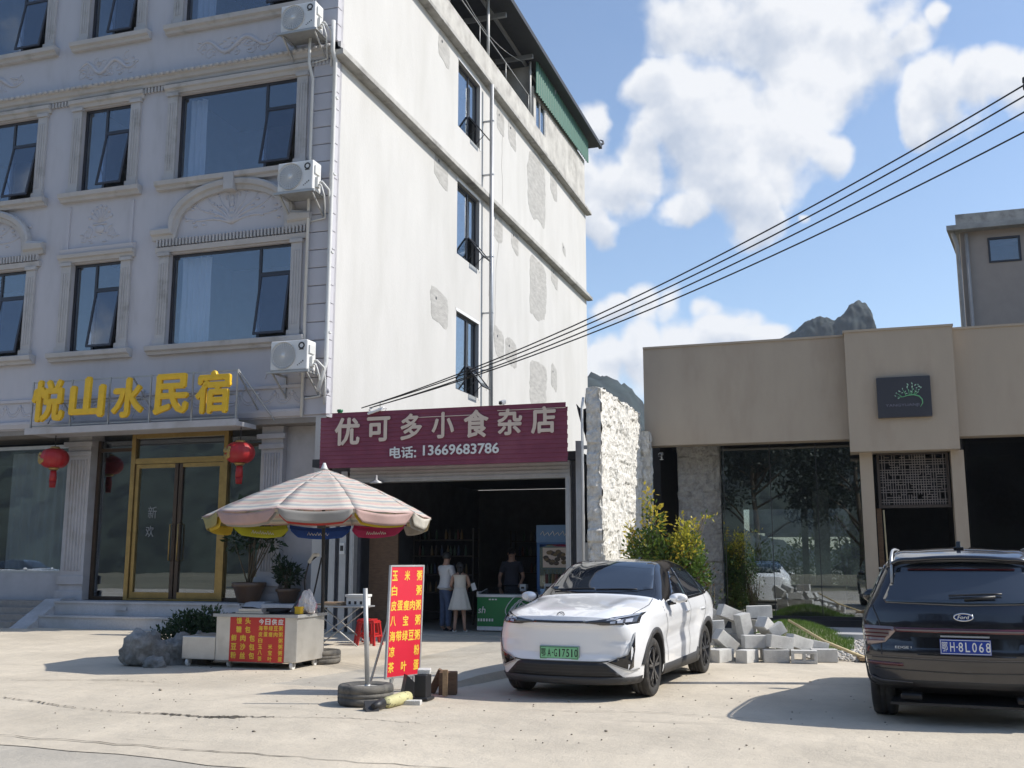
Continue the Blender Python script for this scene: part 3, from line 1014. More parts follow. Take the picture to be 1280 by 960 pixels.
# windows -----------------------------------------------------------
def window(root, o, u, n, W_, H_, mull, side='r', ang=22, curt=None, pane='pane', sashdrop=.30):
    """o lower left of the opening on the outer face; a fixed light, a top light and an awning sash hung open below it"""
    o, u, n = V(o), V(u), V(n)
    q = .07
    base = o - n * .14
    P = lambda a, b, d=0: base + u * a + UZ * b + n * d
    f = MB()

    def rb(a, b, c, d, dep=.06, off=0):
        f.obox(P((a + b) / 2, (c + d) / 2, off), u, UZ, n, b - a, d - c, dep)
    rb(0, q, 0, H_); rb(W_ - q, W_, 0, H_); rb(q, W_ - q, 0, q); rb(q, W_ - q, H_ - q, H_)
    m = W_ * mull
    rb(m - q / 2, m + q / 2, q, H_ - q)
    t = H_ * (1 - sashdrop)
    a0, a1 = (m + q / 2, W_ - q) if side == 'r' else (q, m - q / 2)
    rb(a0, a1, t - q / 2, t + q / 2)
    wf = f.build('window', M['frame'], root)
    g = MB()
    b0, b1 = (q, m - q / 2) if side == 'r' else (m + q / 2, W_ - q)
    for x0, x1, z0, z1 in ((b0, b1, q, H_ - q), (a0, a1, t + q / 2, H_ - q)):
        g.obox(P((x0 + x1) / 2, (z0 + z1) / 2), u, UZ, n, x1 - x0, z1 - z0, .012)
    g.build('pane', M[pane], wf)
    # sash, hinged along its top edge
    s = MB()
    ca, sa = math.cos(R(ang)), math.sin(R(ang))
    hv = UZ * -ca + n * sa
    hn = n * ca + UZ * sa
    h0 = P((a0 + a1) / 2, t - q / 2, .06)
    L_ = t - q / 2 - q
    ww = a1 - a0
    for (c1, c2, l0, l1) in ((-ww / 2, -ww / 2 + .055, 0, L_), (ww / 2 - .055, ww / 2, 0, L_), (-ww / 2 + .055, ww / 2 - .055, 0, .055), (-ww / 2 + .055, ww / 2 - .055, L_ - .055, L_)):
        s.obox(h0 + u * (c1 + c2) / 2 + hv * (l0 + l1) / 2, u, hv, hn, c2 - c1, l1 - l0, .04, 0)
    s.obox(h0 + hv * L_ / 2, u, hv, hn, ww - .11, L_ - .11, .01, 1)
    for e in (-1, 1):
        s.bar(h0 + u * e * (ww / 2 - .03) + hv * (L_ * .62), P((a0 + a1) / 2, t - L_ * .95, .03) + u * e * (ww / 2 - .03), .018, .018)
    s.build('sash', [M['frame'], M[pane]], wf)
    if curt:
        c = MB()
        c0, c1 = curt
        nf = max(5, int((c1 - c0) * 14))
        def fn(a, b):
            x = c0 + (c1 - c0) * a
            return P(x, .08 + (H_ - .12) * b, -.24 + .035 * math.sin(a * nf * 2.6) + .012 * math.sin(b * 7 + a * 9))
        c.grid(fn, nf * 8, 6)
        c.build('curtain', M['curtain'], wf)
    return wf


for ci, (a, b) in enumerate(COLS):
    for fi, (c_, d_) in enumerate(FL):
        big = ci != 1
        cu = None
        if ci == 2: cu = ((.15, .75), (.12, .62), (.15, .95))[2 - fi] if fi else (.12, 1.0)
        window(hotel, (a, YF, c_), UX, -UY, b - a, d_ - c_, .73 if big else .44, 'r', ang=(9, 11, 10)[fi], curt=cu)
for k, (a, b, c_, d_) in enumerate(SW):
    window(hotel, (XW, a, c_), UY, UX, b - a, d_ - c_, .58, 'r', ang=38, curt=((.3, .62), (.45, .8), (.35, .7))[k], pane='pane_side', sashdrop=.62)
# white reveals around the side windows
w = MB()
for a, b, c_, d_ in SW:
    w.box(XW, XW + .012, b, b + .10, c_ - .05, d_ + .1); w.box(XW, XW + .012, a - .05, b, d_, d_ + .1)
w.build('window_reveal', M['white'], hotel)

# plaster patches, cracks and pipes on the side wall
def blob(y0, y1, z0, z1, sd, skew=.0):
    rd = random.Random(sd)
    pts, n = [], 64
    for i in range(n):
        t = 2 * math.pi * i / n
        ca, sa = math.cos(t), math.sin(t)
        r_ = (abs(ca) ** 5 + abs(sa) ** 5) ** (-1 / 5)
        r_ *= 1 + .16 * noise.noise(V((ca * 1.7, sa * 1.7, sd * 5.3))) + .08 * noise.noise(V((ca * 5, sa * 5, sd * 3.1))) + rd.uniform(-.025, .025)
        pts.append(((y0 + y1) / 2 + (y1 - y0) / 2 * ca * r_, (z0 + z1) / 2 + (z1 - z0) / 2 * sa * r_ - skew * ca))
    return pts


for i, (x0, x1, y0, y1) in enumerate([(660, 682, 196, 274), (662, 683, 326, 398), (662, 683, 452, 510), (548, 562, 46, 78), (543, 560, 194, 230), (538, 560, 364, 404), (621, 630, 138, 166),
                                      (635, 645, 154, 184), (615, 628, 266, 300), (639, 648, 288, 316), (618, 630, 412, 446), (632, 646, 425, 457), (688, 696, 217, 247), (689, 697, 336, 358), (703, 707, 307, 318), (689, 696, 457, 487)]):
    a, b = at(x0, (y0 + y1) / 2, X=XW), at(x1, (y0 + y1) / 2, X=XW)
    zt, zb = at((x0 + x1) / 2, y0, X=XW).z, at((x0 + x1) / 2, y1, X=XW).z
    p = MB(); p.prism(blob(a.y, b.y, zb, zt, i, .12 if i > 2 else .0), (XW, 0, 0), UY, UZ, UX, .006)
    p.build('plaster_patch', M['patch'], hotel)
    if i > 2 and i != 12:
        p = MB(); p.cyl((XW, a.y + (b.y - a.y) * .3, zt - (zt - zb) * .28), (XW + .012, a.y + (b.y - a.y) * .3, zt - (zt - zb) * .28), .05, n=10)
        p.build('pipe_hole', M['black'], hotel)
k = MB()
for line in ([(629, 150), (627, 200), (628, 250), (626, 290), (620, 330), (619, 370), (618, 410), (612, 460), (606, 496)], [(616, 262), (613, 330), (610, 380)]):
    P = [at(x, y, X=XW) for x, y in line]
    Q = []
    for a, b in zip(P, P[1:]):
        for j in range(5):
            p = a.lerp(b, j / 5); Q.append(V((XW, p.y + random.uniform(-.04, .04), p.z)))
    vs = []
    for p in Q: vs += [p + V((.004, -.012, 0)), p + V((.004, .012, 0))]
    k.add(vs, [(2 * j, 2 * j + 1, 2 * j + 3, 2 * j + 2) for j in range(len(Q) - 1)])
k.build('wall_crack', M['crack'], hotel)
p = MB()
p.tube([(XW + .32, 33.0, 4.8), (XW + .32, 33.0, 14.1)], .075, 10); p.tube([(XW + .32, 33.0, 14.1), (XW + .32, 33.0, 18.4)], .075, 10)
for z in (6, 8, 10, 12, 15, 17): p.box(XW, XW + .4, 32.95, 33.05, z, z + .04)
p.build('drain_pipe', M['steelgrey'], hotel)
p = MB()
p.tube([(XW - .6, YF - .12, 5.0), (XW - .6, YF - .12, 13.6), (XW - .62, YF - .3, 13.95), (XW - .62, YF - .3, 14.6), (XW - .6, YF - .14, 14.9), (XW - .6, YF - .12, 22)], .04, 8)
p.build('drain_pipe', M['pvc'], hotel)
p = MB()
p.tube([(XW - .05, YF - .36, 5.55), (XW + .02, YF - .13, 6.3), (XW + .02, YF - .13, 14.0), (XW + .03, YF - .3, 14.2), (XW + .03, YF - .3, 15.0)], .055, 8)
for z in (7, 9, 11, 13): p.box(XW - .05, XW + .09, YF - .14, YF - .02, z, z + .04)
p.build('drain_pipe', M['pvc'], hotel)

# ground floor ------------------------------------------------------
YG = 22.6
p = MB()
p.box(-32, XW, YF + .002, YG + 1.2, 4.87, 4.997)
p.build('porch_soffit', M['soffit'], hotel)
p = MB()
zt = 4.86
p.box(-32, -19.5, YG - .1, YG + .2, .0, 1.28)              # dwarf wall under the left window
p.box(-32, -19.4, YG - .16, YG - .102, .0, .55)
p.box(-13.15, XW, YG - .1, YG + .2, 0, 4.86)               # blank wall at the right end
p.box(-13.15, XW + .0, YG - .16, YG - .102, 0, .9)
p.build('ground_floor_wall', M['shadedgrey'], hotel)
for x0, x1 in ((-19.5, -18.78), (-13.72, -13.12)):
    p = MB()
    p.box(x0, x1, YG - .3, YG + .2, .62, 4.86)
    n_ = 6
    for i in range(n_):
        x = x0 + .07 + (x1 - x0 - .14) * (i + .5) / n_
        p.cyl((x, YG - .3, 1.35), (x, YG - .3, 4.2), .032, n=8)
    for z, e in ((.62, .08), (1.0, .05), (4.3, .05), (4.55, .09)):
        p.box(x0 - e, x1 + e, YG - .3 - e, YG - .29, z, z + (.22 if z < 2 else .12))
    p.build('pilaster', M['shadedgrey'], hotel, bevel=.01)


def glazing(x0, x1, z0, z1, bars, m, hbars=()):
    f = MB()
    for x in bars: f.box(x - .045, x + .045, YG - .05, YG + .05, z0, z1)
    for a, b, z in hbars: f.box(a, b, YG - .048, YG + .048, z - .045, z + .045)
    wf = f.build('window', m, hotel)
    g = MB(); g.box(x0, x1, YG - .006, YG + .006, z0, z1)
    g.build('pane', M['shopglass'], wf)
    return wf


wl = glazing(-32, -19.5, 1.28, 4.6, (-24.2, -19.47), M['galv'], ((-32, -19.5, 1.3), (-32, -19.5, 4.6)))
glazing(-18.78, -17.62, .62, 4.7, (-18.72,), M['bronze'], ((-18.7, -17.65, .66), (-18.7, -17.65, 4.45)))
glazing(-14.86, -13.72, .62, 4.7, (-13.78,), M['bronze'], ((-14.8, -13.8, .66), (-14.8, -13.8, 4.45)))
gf = MB()
for x in (-17.62, -14.86): gf.box(x - .06, x + .06, YG - .09, YG + .09, .62, 4.86)
gf.box(-17.55, -14.93, YG - .085, YG + .085, 4.06, 4.2)
gf.box(-17.55, -14.93, YG - .085, YG + .085, .62, .66)
gf.box(-17.55, -14.93, YG - .085, YG + .085, 4.72, 4.86)
df = gf.build('door_frame', M['gold'], hotel)
g = MB(); g.box(-17.55, -14.93, YG - .006, YG + .006, 4.2, 4.72); g.build('transom_pane', M['shopglass'], df)
for x0, x1, hx in ((-17.54, -16.26, -16.36), (-16.22, -14.94, -16.12)):
    f = MB()
    for a, b in ((x0, x0 + .1), (x1 - .1, x1)):
        inner = abs((a + b) / 2 + 16.24) < .2
        f.box(a, b, YG - .05, YG + .05, .67, 4.05, 0 if not inner else 1)
    f.box(x0 + .1, x1 - .1, YG - .05, YG + .05, .67, .82); f.box(x0 + .1, x1 - .1, YG - .05, YG + .05, 3.95, 4.05)
    dr = f.build('door', [M['gold'], M['bronze']], hotel)
    g = MB(); g.box(x0 + .1, x1 - .1, YG - .006, YG + .006, .82, 3.95); g.build('pane', M['shopglass'], dr)
    h = MB(); h.tube([(hx, YG - .05, 1.6), (hx, YG - .13, 1.62), (hx, YG - .13, 2.5), (hx, YG - .05, 2.52)], .018, 8); h.build('handle', M['gold'], dr)
    if x0 < -17:
        t = MB()
        glyphs(t, '新', (-17.0, YG - .008, 2.82), UX, UZ, w=.26, h=.3, depth=.002)
        glyphs(t, '欢', (-17.05, YG - .008, 2.34), UX, UZ, w=.24, h=.28, depth=.002)
        t.build('window_lettering', mat('faded_lettering', (.22, .23, .24), .6), dr)
# lobby interior
p = MB()
p.box(-31.9, XW - .3, YG + .3, 30, .5, .60)
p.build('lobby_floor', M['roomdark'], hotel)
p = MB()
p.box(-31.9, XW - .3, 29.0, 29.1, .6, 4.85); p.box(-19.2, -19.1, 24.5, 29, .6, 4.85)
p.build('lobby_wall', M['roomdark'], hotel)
cu = MB()
def cfn(a, b): return (-21.9 + 2.6 * a, YG + .35 + .04 * math.sin(a * 60) , 1.3 + 3.2 * b)
cu.grid(cfn, 90, 2)
cu.build('curtain', M['curtain'], wl)
# steps
p = MB()
p.box(-18.85, -13.6, 20.95, YG - .32, 0, .30); p.box(-18.85, -13.6, 21.45, YG - .32, .303, .62)
p.box(-18.85, -13.6, 20.92, 21.0, .26, .302); p.box(-18.85, -13.6, 21.42, 21.5, .575, .622)
for x in (-19.35, -13.58):
    p.prism([(0, 0), (1.6, 0), (1.6, .66), (1.15, .66)], (x, 20.55, 0), UY, UZ, UX, .5)
p.box(-17.0, -16.7, 21.416, 21.42, .42, .50)
p.build('entrance_steps', M['stonestep'], hotel, bevel=.01)
p = MB()
for i in range(4): p.box(-32, -19.37, 20.6 + i * .4, YG - .2, .15 * i + .001, .15 * (i + 1))
p.build('side_steps', M['brownstep'], hotel)
# ------------------------------------------------------------------ hotel sign
YS = 21.1
hs_ = thing('hotel_sign', 'grey open frame sign with five big yellow characters over the hotel door', 'sign', (-16.7, YS, 4.76))
p = MB()
p.box(-19.75, -13.7, YS - .02, YF - .002, 4.76, 4.865)
p.box(-19.8, -13.65, YS - .06, YS + .04, 4.74, 4.90)
p.build('ledge', M['shadedgrey'], hs_)  # same darkened grey, so the ledge's underside shade sits in its colour
p = MB()
for z in (4.96, 5.5, 6.08): p.bar((-19.72, YS + .06, z), (-13.7, YS + .06, z), .03)
for x in (-19.7, -18.5, -17.35, -16.15, -14.95, -13.72): p.bar((x, YS + .03, 4.9), (x, YS + .03, 6.1), .035)
for x in (-19.2, -16.7, -13.75):
    p.bar((x, YS + .06, 6.05), (x + .1, YF, 5.2), .03)
    p.bar((x, YS + .06, 5.0), (x - .3, YF, 5.9), .02)
p.bar((-13.72, YS + .06, 6.08), (-13.2, YF, 4.95), .025)
p.build('support_frame', M['galv'], hs_)
for ch, x0, x1, y0, y1 in (('悦', 41, 81, 475, 527), ('山', 88, 131, 471, 522), ('水', 141, 180, 472, 522), ('民', 193, 236, 467, 518), ('宿', 245, 288, 463, 517)):
    a, b = at((x0 + x1) / 2, (y0 + y1) / 2, Y=YS - .1), None
    wd = at(x1, (y0 + y1) / 2, Y=YS - .1).x - at(x0, (y0 + y1) / 2, Y=YS - .1).x
    hh = at((x0 + x1) / 2, y0, Y=YS - .1).z - at((x0 + x1) / 2, y1, Y=YS - .1).z
    p = MB(); glyphs(p, ch, (a.x, YS - .06, a.z), UX, UZ, w=wd, h=hh, depth=.09, offset=.034, skew=.03)
    o = p.build('character', M['yellow'], hs_, bevel=.012)


# ------------------------------------------------------------------ lanterns
def lantern(px, py_, label):
    c = at(px, py_, Y=21.55)
    t = thing('red_lantern', label, 'lantern', (c.x, c.y, c.z - .95), group='red lanterns on the hotel porch')
    b = MB()
    prof = [(.13, -.235)] + [(.335 * math.cos(a) ** .75 + .015, .26 * math.sin(a)) for a in [R(-66 + 11 * i) for i in range(13)]] + [(.13, .235)]
    vs = []
    n = 48
    for r_, h in prof:
        for k in range(n):
            rr = r_ * (1 + .025 * math.cos(k / n * 2 * math.pi * 16))
            vs.append((c.x + rr * math.cos(2 * math.pi * k / n), c.y + rr * math.sin(2 * math.pi * k / n), c.z + h))
    b.add(vs, [(i * n + k, i * n + (k + 1) % n, (i + 1) * n + (k + 1) % n, (i + 1) * n + k) for i in range(len(prof) - 1) for k in range(n)], 0, True)
    b.build('lantern_shade', M['red'], t)
    g = MB()
    g.lathe([(.0, .30), (.10, .30), (.14, .235), (.0, .235)], c, 20); g.lathe([(.0, -.30), (.10, -.30), (.14, -.235), (.0, -.235)], c, 20)
    for k in range(10):
        a = R(-90 - 33) + rdl.uniform(-.35, .35)
        h = rdl.uniform(-.13, .13)
        rr = .335 * math.cos(math.asin(max(-1, min(1, h / .26)))) ** .75 + .022
        g.ball((c.x + rr * math.cos(a), c.y + rr * math.sin(a), c.z + h), (.05, .02, rdl.uniform(.03, .07)), 8, 5)
    g.build('gold_trim', M['gold'], t)
    s = MB()
    s.lathe([(.0, -.31), (.075, -.31), (.085, -.44), (.09, -.58), (.0, -.58)], c, 14)
    for k in range(20):
        a = 2 * math.pi * k / 20
        s.tube([c + V((.078 * math.cos(a), .078 * math.sin(a), -.56)), c + V((.06 * math.cos(a), .06 * math.sin(a), -.74))], .012, 4)
    s.build('tassel', M['red'], t)
    s = MB(); s.tube([c + V((0, 0, .30)), V((c.x, c.y, 4.80 if c.x < -15 else 4.78))], .012, 6); s.build('cord', M['cable'], t)
rdl = random.Random(8)
lantern(68, 573, 'red paper lantern hanging under the porch before the left shop window')
lantern(300, 566, 'red paper lantern hanging under the porch right of the gold door')

# ------------------------------------------------------------------ outdoor air conditioners
def ac_unit(px0, py0, px1, py1, label, sheet):
    c = at((px0 + px1) / 2, (py0 + py1) / 2, Y=21.35)
    x0, x1 = at(px0, 0, Y=21.3).x, at(px1, 0, Y=21.3).x
    x0 = at(px0, (py0 + py1) / 2, Y=21.3).x; x1 = at(px1, (py0 + py1) / 2, Y=21.3).x
    h = at(px0, py0, Y=21.3).z - at(px0, py1, Y=21.3).z
    zb = c.z - h / 2
    t = thing('air_conditioner', label, 'air conditioner', ((x0 + x1) / 2, 21.5, zb), group='outdoor air conditioner units on the hotel front')
    b = MB(); b.box(x0, x1, 21.3, 21.72, zb, zb + h)
    b.build('casing', M['white'], t, bevel=.03)
    fx, fz, fr = x0 + (x1 - x0) * .36, zb + h * .5, h * .43
    b = MB()
    b.lathe([(fr + .015, -.03), (fr + .015, .0), (fr - .02, -.012), (fr - .02, .0)], (fx, 21.3, fz), 36, 'y')
    for k in range(7): b.lathe([(fr * (k + 1.2) / 8.2 + .006, -.022), (fr * (k + 1.2) / 8.2 - .006, -.022)], (fx, 21.3, fz), 32, 'y')
    for k in range(28):
        a = 2 * math.pi * k / 28
        b.bar((fx + .15 * fr * math.cos(a), 21.28, fz + .15 * fr * math.sin(a)), (fx + fr * math.cos(a + .25), 21.28, fz + fr * math.sin(a + .25)), .009)
    b.lathe([(0, -.035), (fr * .17, -.032), (fr * .18, -.01)], (fx, 21.3, fz), 20, 'y', 1)
    b.lathe([(0, -.006), (fr, -.006)], (fx, 21.3, fz), 32, 'y', 2)
    b.build('fan_grille', [M['white'], M['white'], M['steelgrey']], t)
    b = MB()
    lx = x0 + (x1 - x0) * .84
    b.lathe([(.05, -.006), (.05, -.002), (.085, -.002), (.085, -.006), (.05, -.006)], (lx, 21.3, zb + h * .8), 20, 'y')
    b.box(lx - .06, lx + .06, 21.293, 21.298, zb + h * .66, zb + h * .69)
    for k in range(4): b.box(lx - .1 + k * .045, lx - .075 + k * .045, 21.293, 21.298, zb + h * (.14 + .04 * k), zb + h * (.17 + .045 * k))
    b.build('maker_mark', M['carplastic'], t)
    b = MB()
    b.box(x1, x1 + .035, 21.36, 21.6, zb + h * .55, zb + h * .82); b.box(x1, x1 + .07, 21.42, 21.56, zb + .08, zb + h * .45)
    for k in range(2): b.cyl((x1 + .06, 21.46 + k * .07, zb + .14 + k * .1), (x1 + .14, 21.46 + k * .07, zb + .14 + k * .1), .022, n=8)
    b.build('valve_cover', M['pvc'], t)
    b = MB()
    for x in (x0 + .04, x1 - .04):
        b.bar((x, 21.28, zb - .03), (x, YF, zb - .03), .045); b.bar((x, 21.35, zb - .05), (x, YF - .02, zb - .5), .035); b.bar((x, YF - .03, zb - .03), (x, YF - .03, zb - .55), .04)
    b.box(x0 - .08, x1 + .05, 21.27, 21.34, zb - .06, zb - .008)
    if sheet: b.box(x0 - .05, x1 + .02, 21.3, YF - .05, zb - .03, zb - .02)
    b.build('bracket', M['galv'], t)
    b = MB(); b.tube([(x1 + .12, 21.5, zb + .15), (x1 + .16, 21.6, zb - .1), (x1 + .05, YF - .1, zb - .55), (x0 + .5, YF - .06, zb - .6), (x0 + .5, YF - .06, zb - .35)], .022, 7)
    b.tube([(x1 + .12, 21.53, zb + .25), (x1 + .2, 21.75, zb + .1), (x1 + .15, YF - .08, zb - .2), (x1 + .15, YF - .08, zb - .75)], .028, 7)
    b.build('hose', M['pvc'], t)


ac_unit(338, 426, 384, 463, 'white air conditioner unit on a bracket just above the porch, lowest of three', False)
ac_unit(347, 203, 391, 239, 'white air conditioner unit on a bracket between the other two', True)
ac_unit(351, 6, 394, 39, 'white air conditioner unit at the top edge, highest on the hotel front', True)


# ------------------------------------------------------------------ plants
def leaf(mb, p, d, n, L_, w_, mi=0):
    d = V(d).normalized(); s = d.cross(V(n)).normalized()
    mb.add([p, p + d * L_ * .45 + s * w_ / 2, p + d * L_, p + d * L_ * .45 - s * w_ / 2], [(0, 1, 2, 3)], mi, False)


def rvec(rd):
    while True:
        v = V((rd.uniform(-1, 1), rd.uniform(-1, 1), rd.uniform(-1, 1)))
        if .05 < v.length < 1: return v.normalized()


def shrub(name, label, cat, base, clumps, nleaf, L_, mats, sd, stems=6, stemr=.012, group=None, up=.3, mi_fn=None):
    """clumps: (dx,dy,z,rx,ry,rz) ellipsoids of leaves on forking stems"""
    rd = random.Random(sd)
    t = thing(name, label, cat, base, group=group)
    b0 = V(base)
    f = MB()
    tot = sum(c[3] * c[4] * c[5] for c in clumps)
    for c in clumps:
        k = int(nleaf * c[3] * c[4] * c[5] / tot)
        cc = b0 + V(c[:3])
        for _ in range(k):
            r_ = rd.random() ** .45
            q = rvec(rd)
            p = cc + V((q.x * c[3], q.y * c[4], q.z * c[5])) * r_
            p += V((rd.gauss(0, .03), rd.gauss(0, .03), rd.gauss(0, .03)))
            d = (q + rvec(rd) * .9 + V((0, 0, up)))
            leaf(f, p, d, rvec(rd), L_ * rd.uniform(.6, 1.3), L_ * rd.uniform(.35, .6), mi_fn(p - b0, rd) if mi_fn else 0)
    f.build('foliage', mats, t, fixn=False)
    s = MB()
    for c in clumps:
        for _ in range(max(1, stems // len(clumps) + 1)):
            e = b0 + V(c[:3]) + V((rd.uniform(-.6, .6) * c[3], rd.uniform(-.6, .6) * c[4], rd.uniform(.1, .7) * c[5]))
            m_ = b0.lerp(e, .5) + V((rd.uniform(-.06, .06), rd.uniform(-.06, .06), .05))
            s.tube([b0 + V((rd.uniform(-.05, .05), rd.uniform(-.05, .05), 0)), m_, e], [stemr, stemr * .75, stemr * .4], 5)
    s.build('stem', M['stem'], t)
    return t


LG = leafmat('green_leaf', (.055, .12, .02), (.15, .22, .035))
LY = leafmat('yellow_leaf', (.46, .44, .05), (.62, .46, .06), 2.0, .45)
LD = leafmat('dark_leaf', (.018, .04, .016), (.04, .07, .025))
LJ = leafmat('juniper_leaf', (.022, .055, .022), (.05, .09, .035))
LR = leafmat('maple_leaf', (.14, .06, .03), (.12, .12, .03))

# nandina-like bush in front of the stone walls
def ymix(p, rd):
    return 1 if rd.random() < max(.04, min(.93, (p.z - 1.72 + .35 * math.sin(p.x * 5.0)) * 1.2)) else (2 if rd.random() < .06 else 0)
shrub('yellow_green_bush', 'bush with green leaves and yellow orange tips before the white stone wall', 'bush', (-3.55, 21.0, .0),
      [(-.1, 0, .9, .62, .55, .5), (.2, .05, 1.3, .62, .55, .5), (-.35, 0, 1.75, .45, .4, .5), (.35, 0, 1.75, .4, .4, .45), (-.02, 0, 1.6, .45, .4, .5),
       (-.25, -.05, 2.35, .22, .2, .45), (-.36, 0, 2.8, .1, .1, .36), (-.72, 0, 1.7, .18, .2, .55), (-.74, 0, 2.15, .1, .1, .3), (.3, 0, 2.2, .14, .14, .34), (.5, 0, 2.1, .14, .14, .35), (.8, 0, 2.45, .2, .12, .07), (.15, -.1, .5, .6, .45, .35)],
      11000, .10, [LG, LY, LR], 4, 26, .014, mi_fn=ymix)
shrub('maple_shrub', 'thin dark shrub with crooked stems right of the yellow green bush', 'shrub', (-2.85, 21.2, 0),
      [(-.15, 0, 1.4, .35, .3, .35), (.05, 0, 1.0, .3, .3, .3), (-.3, 0, 1.9, .25, .25, .35), (.1, 0, .6, .18, .2, .25)], 380, .075, [LD, LG, LR], 6, 14, .016, mi_fn=lambda p, rd: rd.choice((0, 0, 2, 1)))
shrub('juniper_bush', 'low dark juniper spreading behind the boulders beside the cart', 'bush', (-10.75, 15.5, 0),
      [(-.45, 0, .30, .3, .4, .22), (0, 0, .40, .4, .45, .28), (.45, 0, .40, .35, .4, .28), (-.15, .1, .60, .28, .3, .18), (.3, .1, .64, .28, .3, .18), (.75, 0, .3, .3, .3, .24)], 4800, .075, LJ, 9, 20, .014, up=.6)
# potted plants before the hotel
def pot_plant(px, pw, ph, label, cl, n, L_, Yp, mats, sd, zb=.62):
    c = at(px, 740, Y=Yp)
    t = shrub('potted_plant', label, 'plant', (c.x, Yp, zb + ph * .9), cl, n, L_, mats, sd, 8, .018)
    p = MB(); p.lathe([(0, 0), (pw * .62, 0), (pw * .7, .02), (pw * 1.0, ph * .75), (pw * 1.12, ph * .8), (pw * 1.12, ph), (pw * .98, ph), (pw * .9, ph * .88), (0, ph * .88)], (c.x, Yp, zb), 24)
    p.build('plant_pot', M['clay'], t)


pot_plant(311, .36, .48, 'tall potted plant in a brown pot right of the gold door', [(-.25, 0, 1.1, .4, .3, .4), (.25, 0, 1.3, .45, .3, .45), (0, 0, 1.7, .45, .3, .35), (.55, 0, 1.0, .25, .2, .3)], 620, .17, 21.9, LD, 21)
pot_plant(360, .26, .34, 'small potted plant before the blank hotel wall', [(0, 0, .35, .32, .3, .26), (-.2, 0, .55, .2, .2, .2)], 420, .13, 22.05, LD, 22, 0.0 + .62)
w = MB(); w.box(-13.07, -11.9, 21.5, YG - .17, 0, .62); w.build('plant_ledge', M['stonestep'], hotel, bevel=.01)

# boulders
def boulder(c, r, sd, label):
    bm = bmesh.new(); bmesh.ops.create_icosphere(bm, subdivisions=4, radius=1)
    rd = random.Random(sd); o = V((rd.uniform(0, 50), rd.uniform(0, 50), 0))
    for v in bm.verts:
        p = v.co.copy()
        k = 1 + .34 * noise.fractal(p * 1.2 + o, 1, 2, 4) - .34 * abs(noise.noise(p * 2.3 + o)) + .10 * noise.noise(p * 6 + o) + .05 * noise.noise(p * 14 + o)
        q = p * k
        v.co = V((q.x * r[0], q.y * r[1], max(-.25, q.z) * r[2]))
    g = MB(); g.add([v.co + V(c) for v in bm.verts], [[v.index for v in f.verts] for f in bm.faces], 0, True); bm.free()
    tag(g.build('boulder', M['rock'], None, c), label, 'boulder', 'boulders beside the food cart')


boulder((-10.62, 14.15, .12), (.36, .36, .44), 1, 'large grey boulder at the left end of the rock pile')
boulder((-10.28, 14.5, .08), (.30, .3, .40), 2, 'brownish boulder in the middle of the rock pile')
boulder((-10.02, 14.75, .08), (.22, .26, .38), 5, 'small jagged boulder nearest the steel cart')
boulder((-10.3, 13.95, .02), (.2, .17, .14), 7, 'low flat stone lying before the rock pile')
# ------------------------------------------------------------------ parasol
PX, PYY = -8.15, 15.25
um = thing('street_parasol', 'big faded parasol with pink and grey stripes shading the food cart', 'parasol', (PX, PYY, .0))
apex = V((PX - .04, PYY, 3.08))
RAD, NP = 1.84, 10
ang0 = R(-90 + 9)


def rimp(k, r, tilt=True):
    a = ang0 + 2 * math.pi * k / NP
    # gently arched gore: rib drops faster towards the rim
    t = r / RAD
    z = 3.08 - .58 * t - .20 * t ** 2.2 - .07 * t * math.cos(a - R(118))
    p = V((PX - .12 * t + r * math.cos(a), PYY + r * math.sin(a), z))
    return p


def vinyl(name, c, b):
    m = mat(name, c, .75, var=.10, vs=5, c2=tuple(x * .72 for x in c), c2s=2.5, c2t=.62)
    nt = m.node_tree; pr = [n for n in nt.nodes if n.type == 'BSDF_PRINCIPLED'][0]; out = [n for n in nt.nodes if n.type == 'OUTPUT_MATERIAL'][0]
    tl = nt.nodes.new('ShaderNodeBsdfTranslucent'); mx = nt.nodes.new('ShaderNodeMixShader'); mx.inputs[0].default_value = b
    nt.links.new(pr.inputs['Base Color'].links[0].from_socket, tl.inputs[0])
    nt.links.new(pr.outputs[0], mx.inputs[1]); nt.links.new(tl.outputs[0], mx.inputs[2]); nt.links.new(mx.outputs[0], out.inputs[0])
    return m


PV = [vinyl('parasol_white', (.62, .57, .50), .22), vinyl('parasol_pink', (.60, .44, .40), .22), vinyl('parasol_blue_grey', (.40, .42, .42), .22), vinyl('parasol_cream', (.58, .50, .42), .22)]
c = MB()
seq = [0, 1, 0, 2, 0, 1, 0, 2, 3, 1, 0, 2, 0, 1, 0, 2, 0, 1, 3, 2, 0, 1, 0, 2, 0, 1, 0, 2, 3, 1, 0, 2, 0, 1]
NR, SUB = len(seq), 6


def canopy_pt(k, s, i):
    r_ = RAD * (i / NR)
    a, b = rimp(k, r_), rimp(k + 1, r_)
    t = s / SUB
    p = a.lerp(b, t)
    p.z -= .022 * math.sin(math.pi * t) * (i / NR) ** 1.3 - .004 * math.sin(t * 17 + k * 3 + i)
    return p


for k in range(NP):
    vs = [canopy_pt(k, s, i) for i in range(NR + 1) for s in range(SUB + 1)]
    w_ = SUB + 1
    for i in range(NR):
        c.add(vs[i * w_:(i + 2) * w_], [(s, s + 1, w_ + s + 1, w_ + s) for s in range(SUB)], seq[i], True)
cano = c.build('canopy', PV, um, solid=.004)
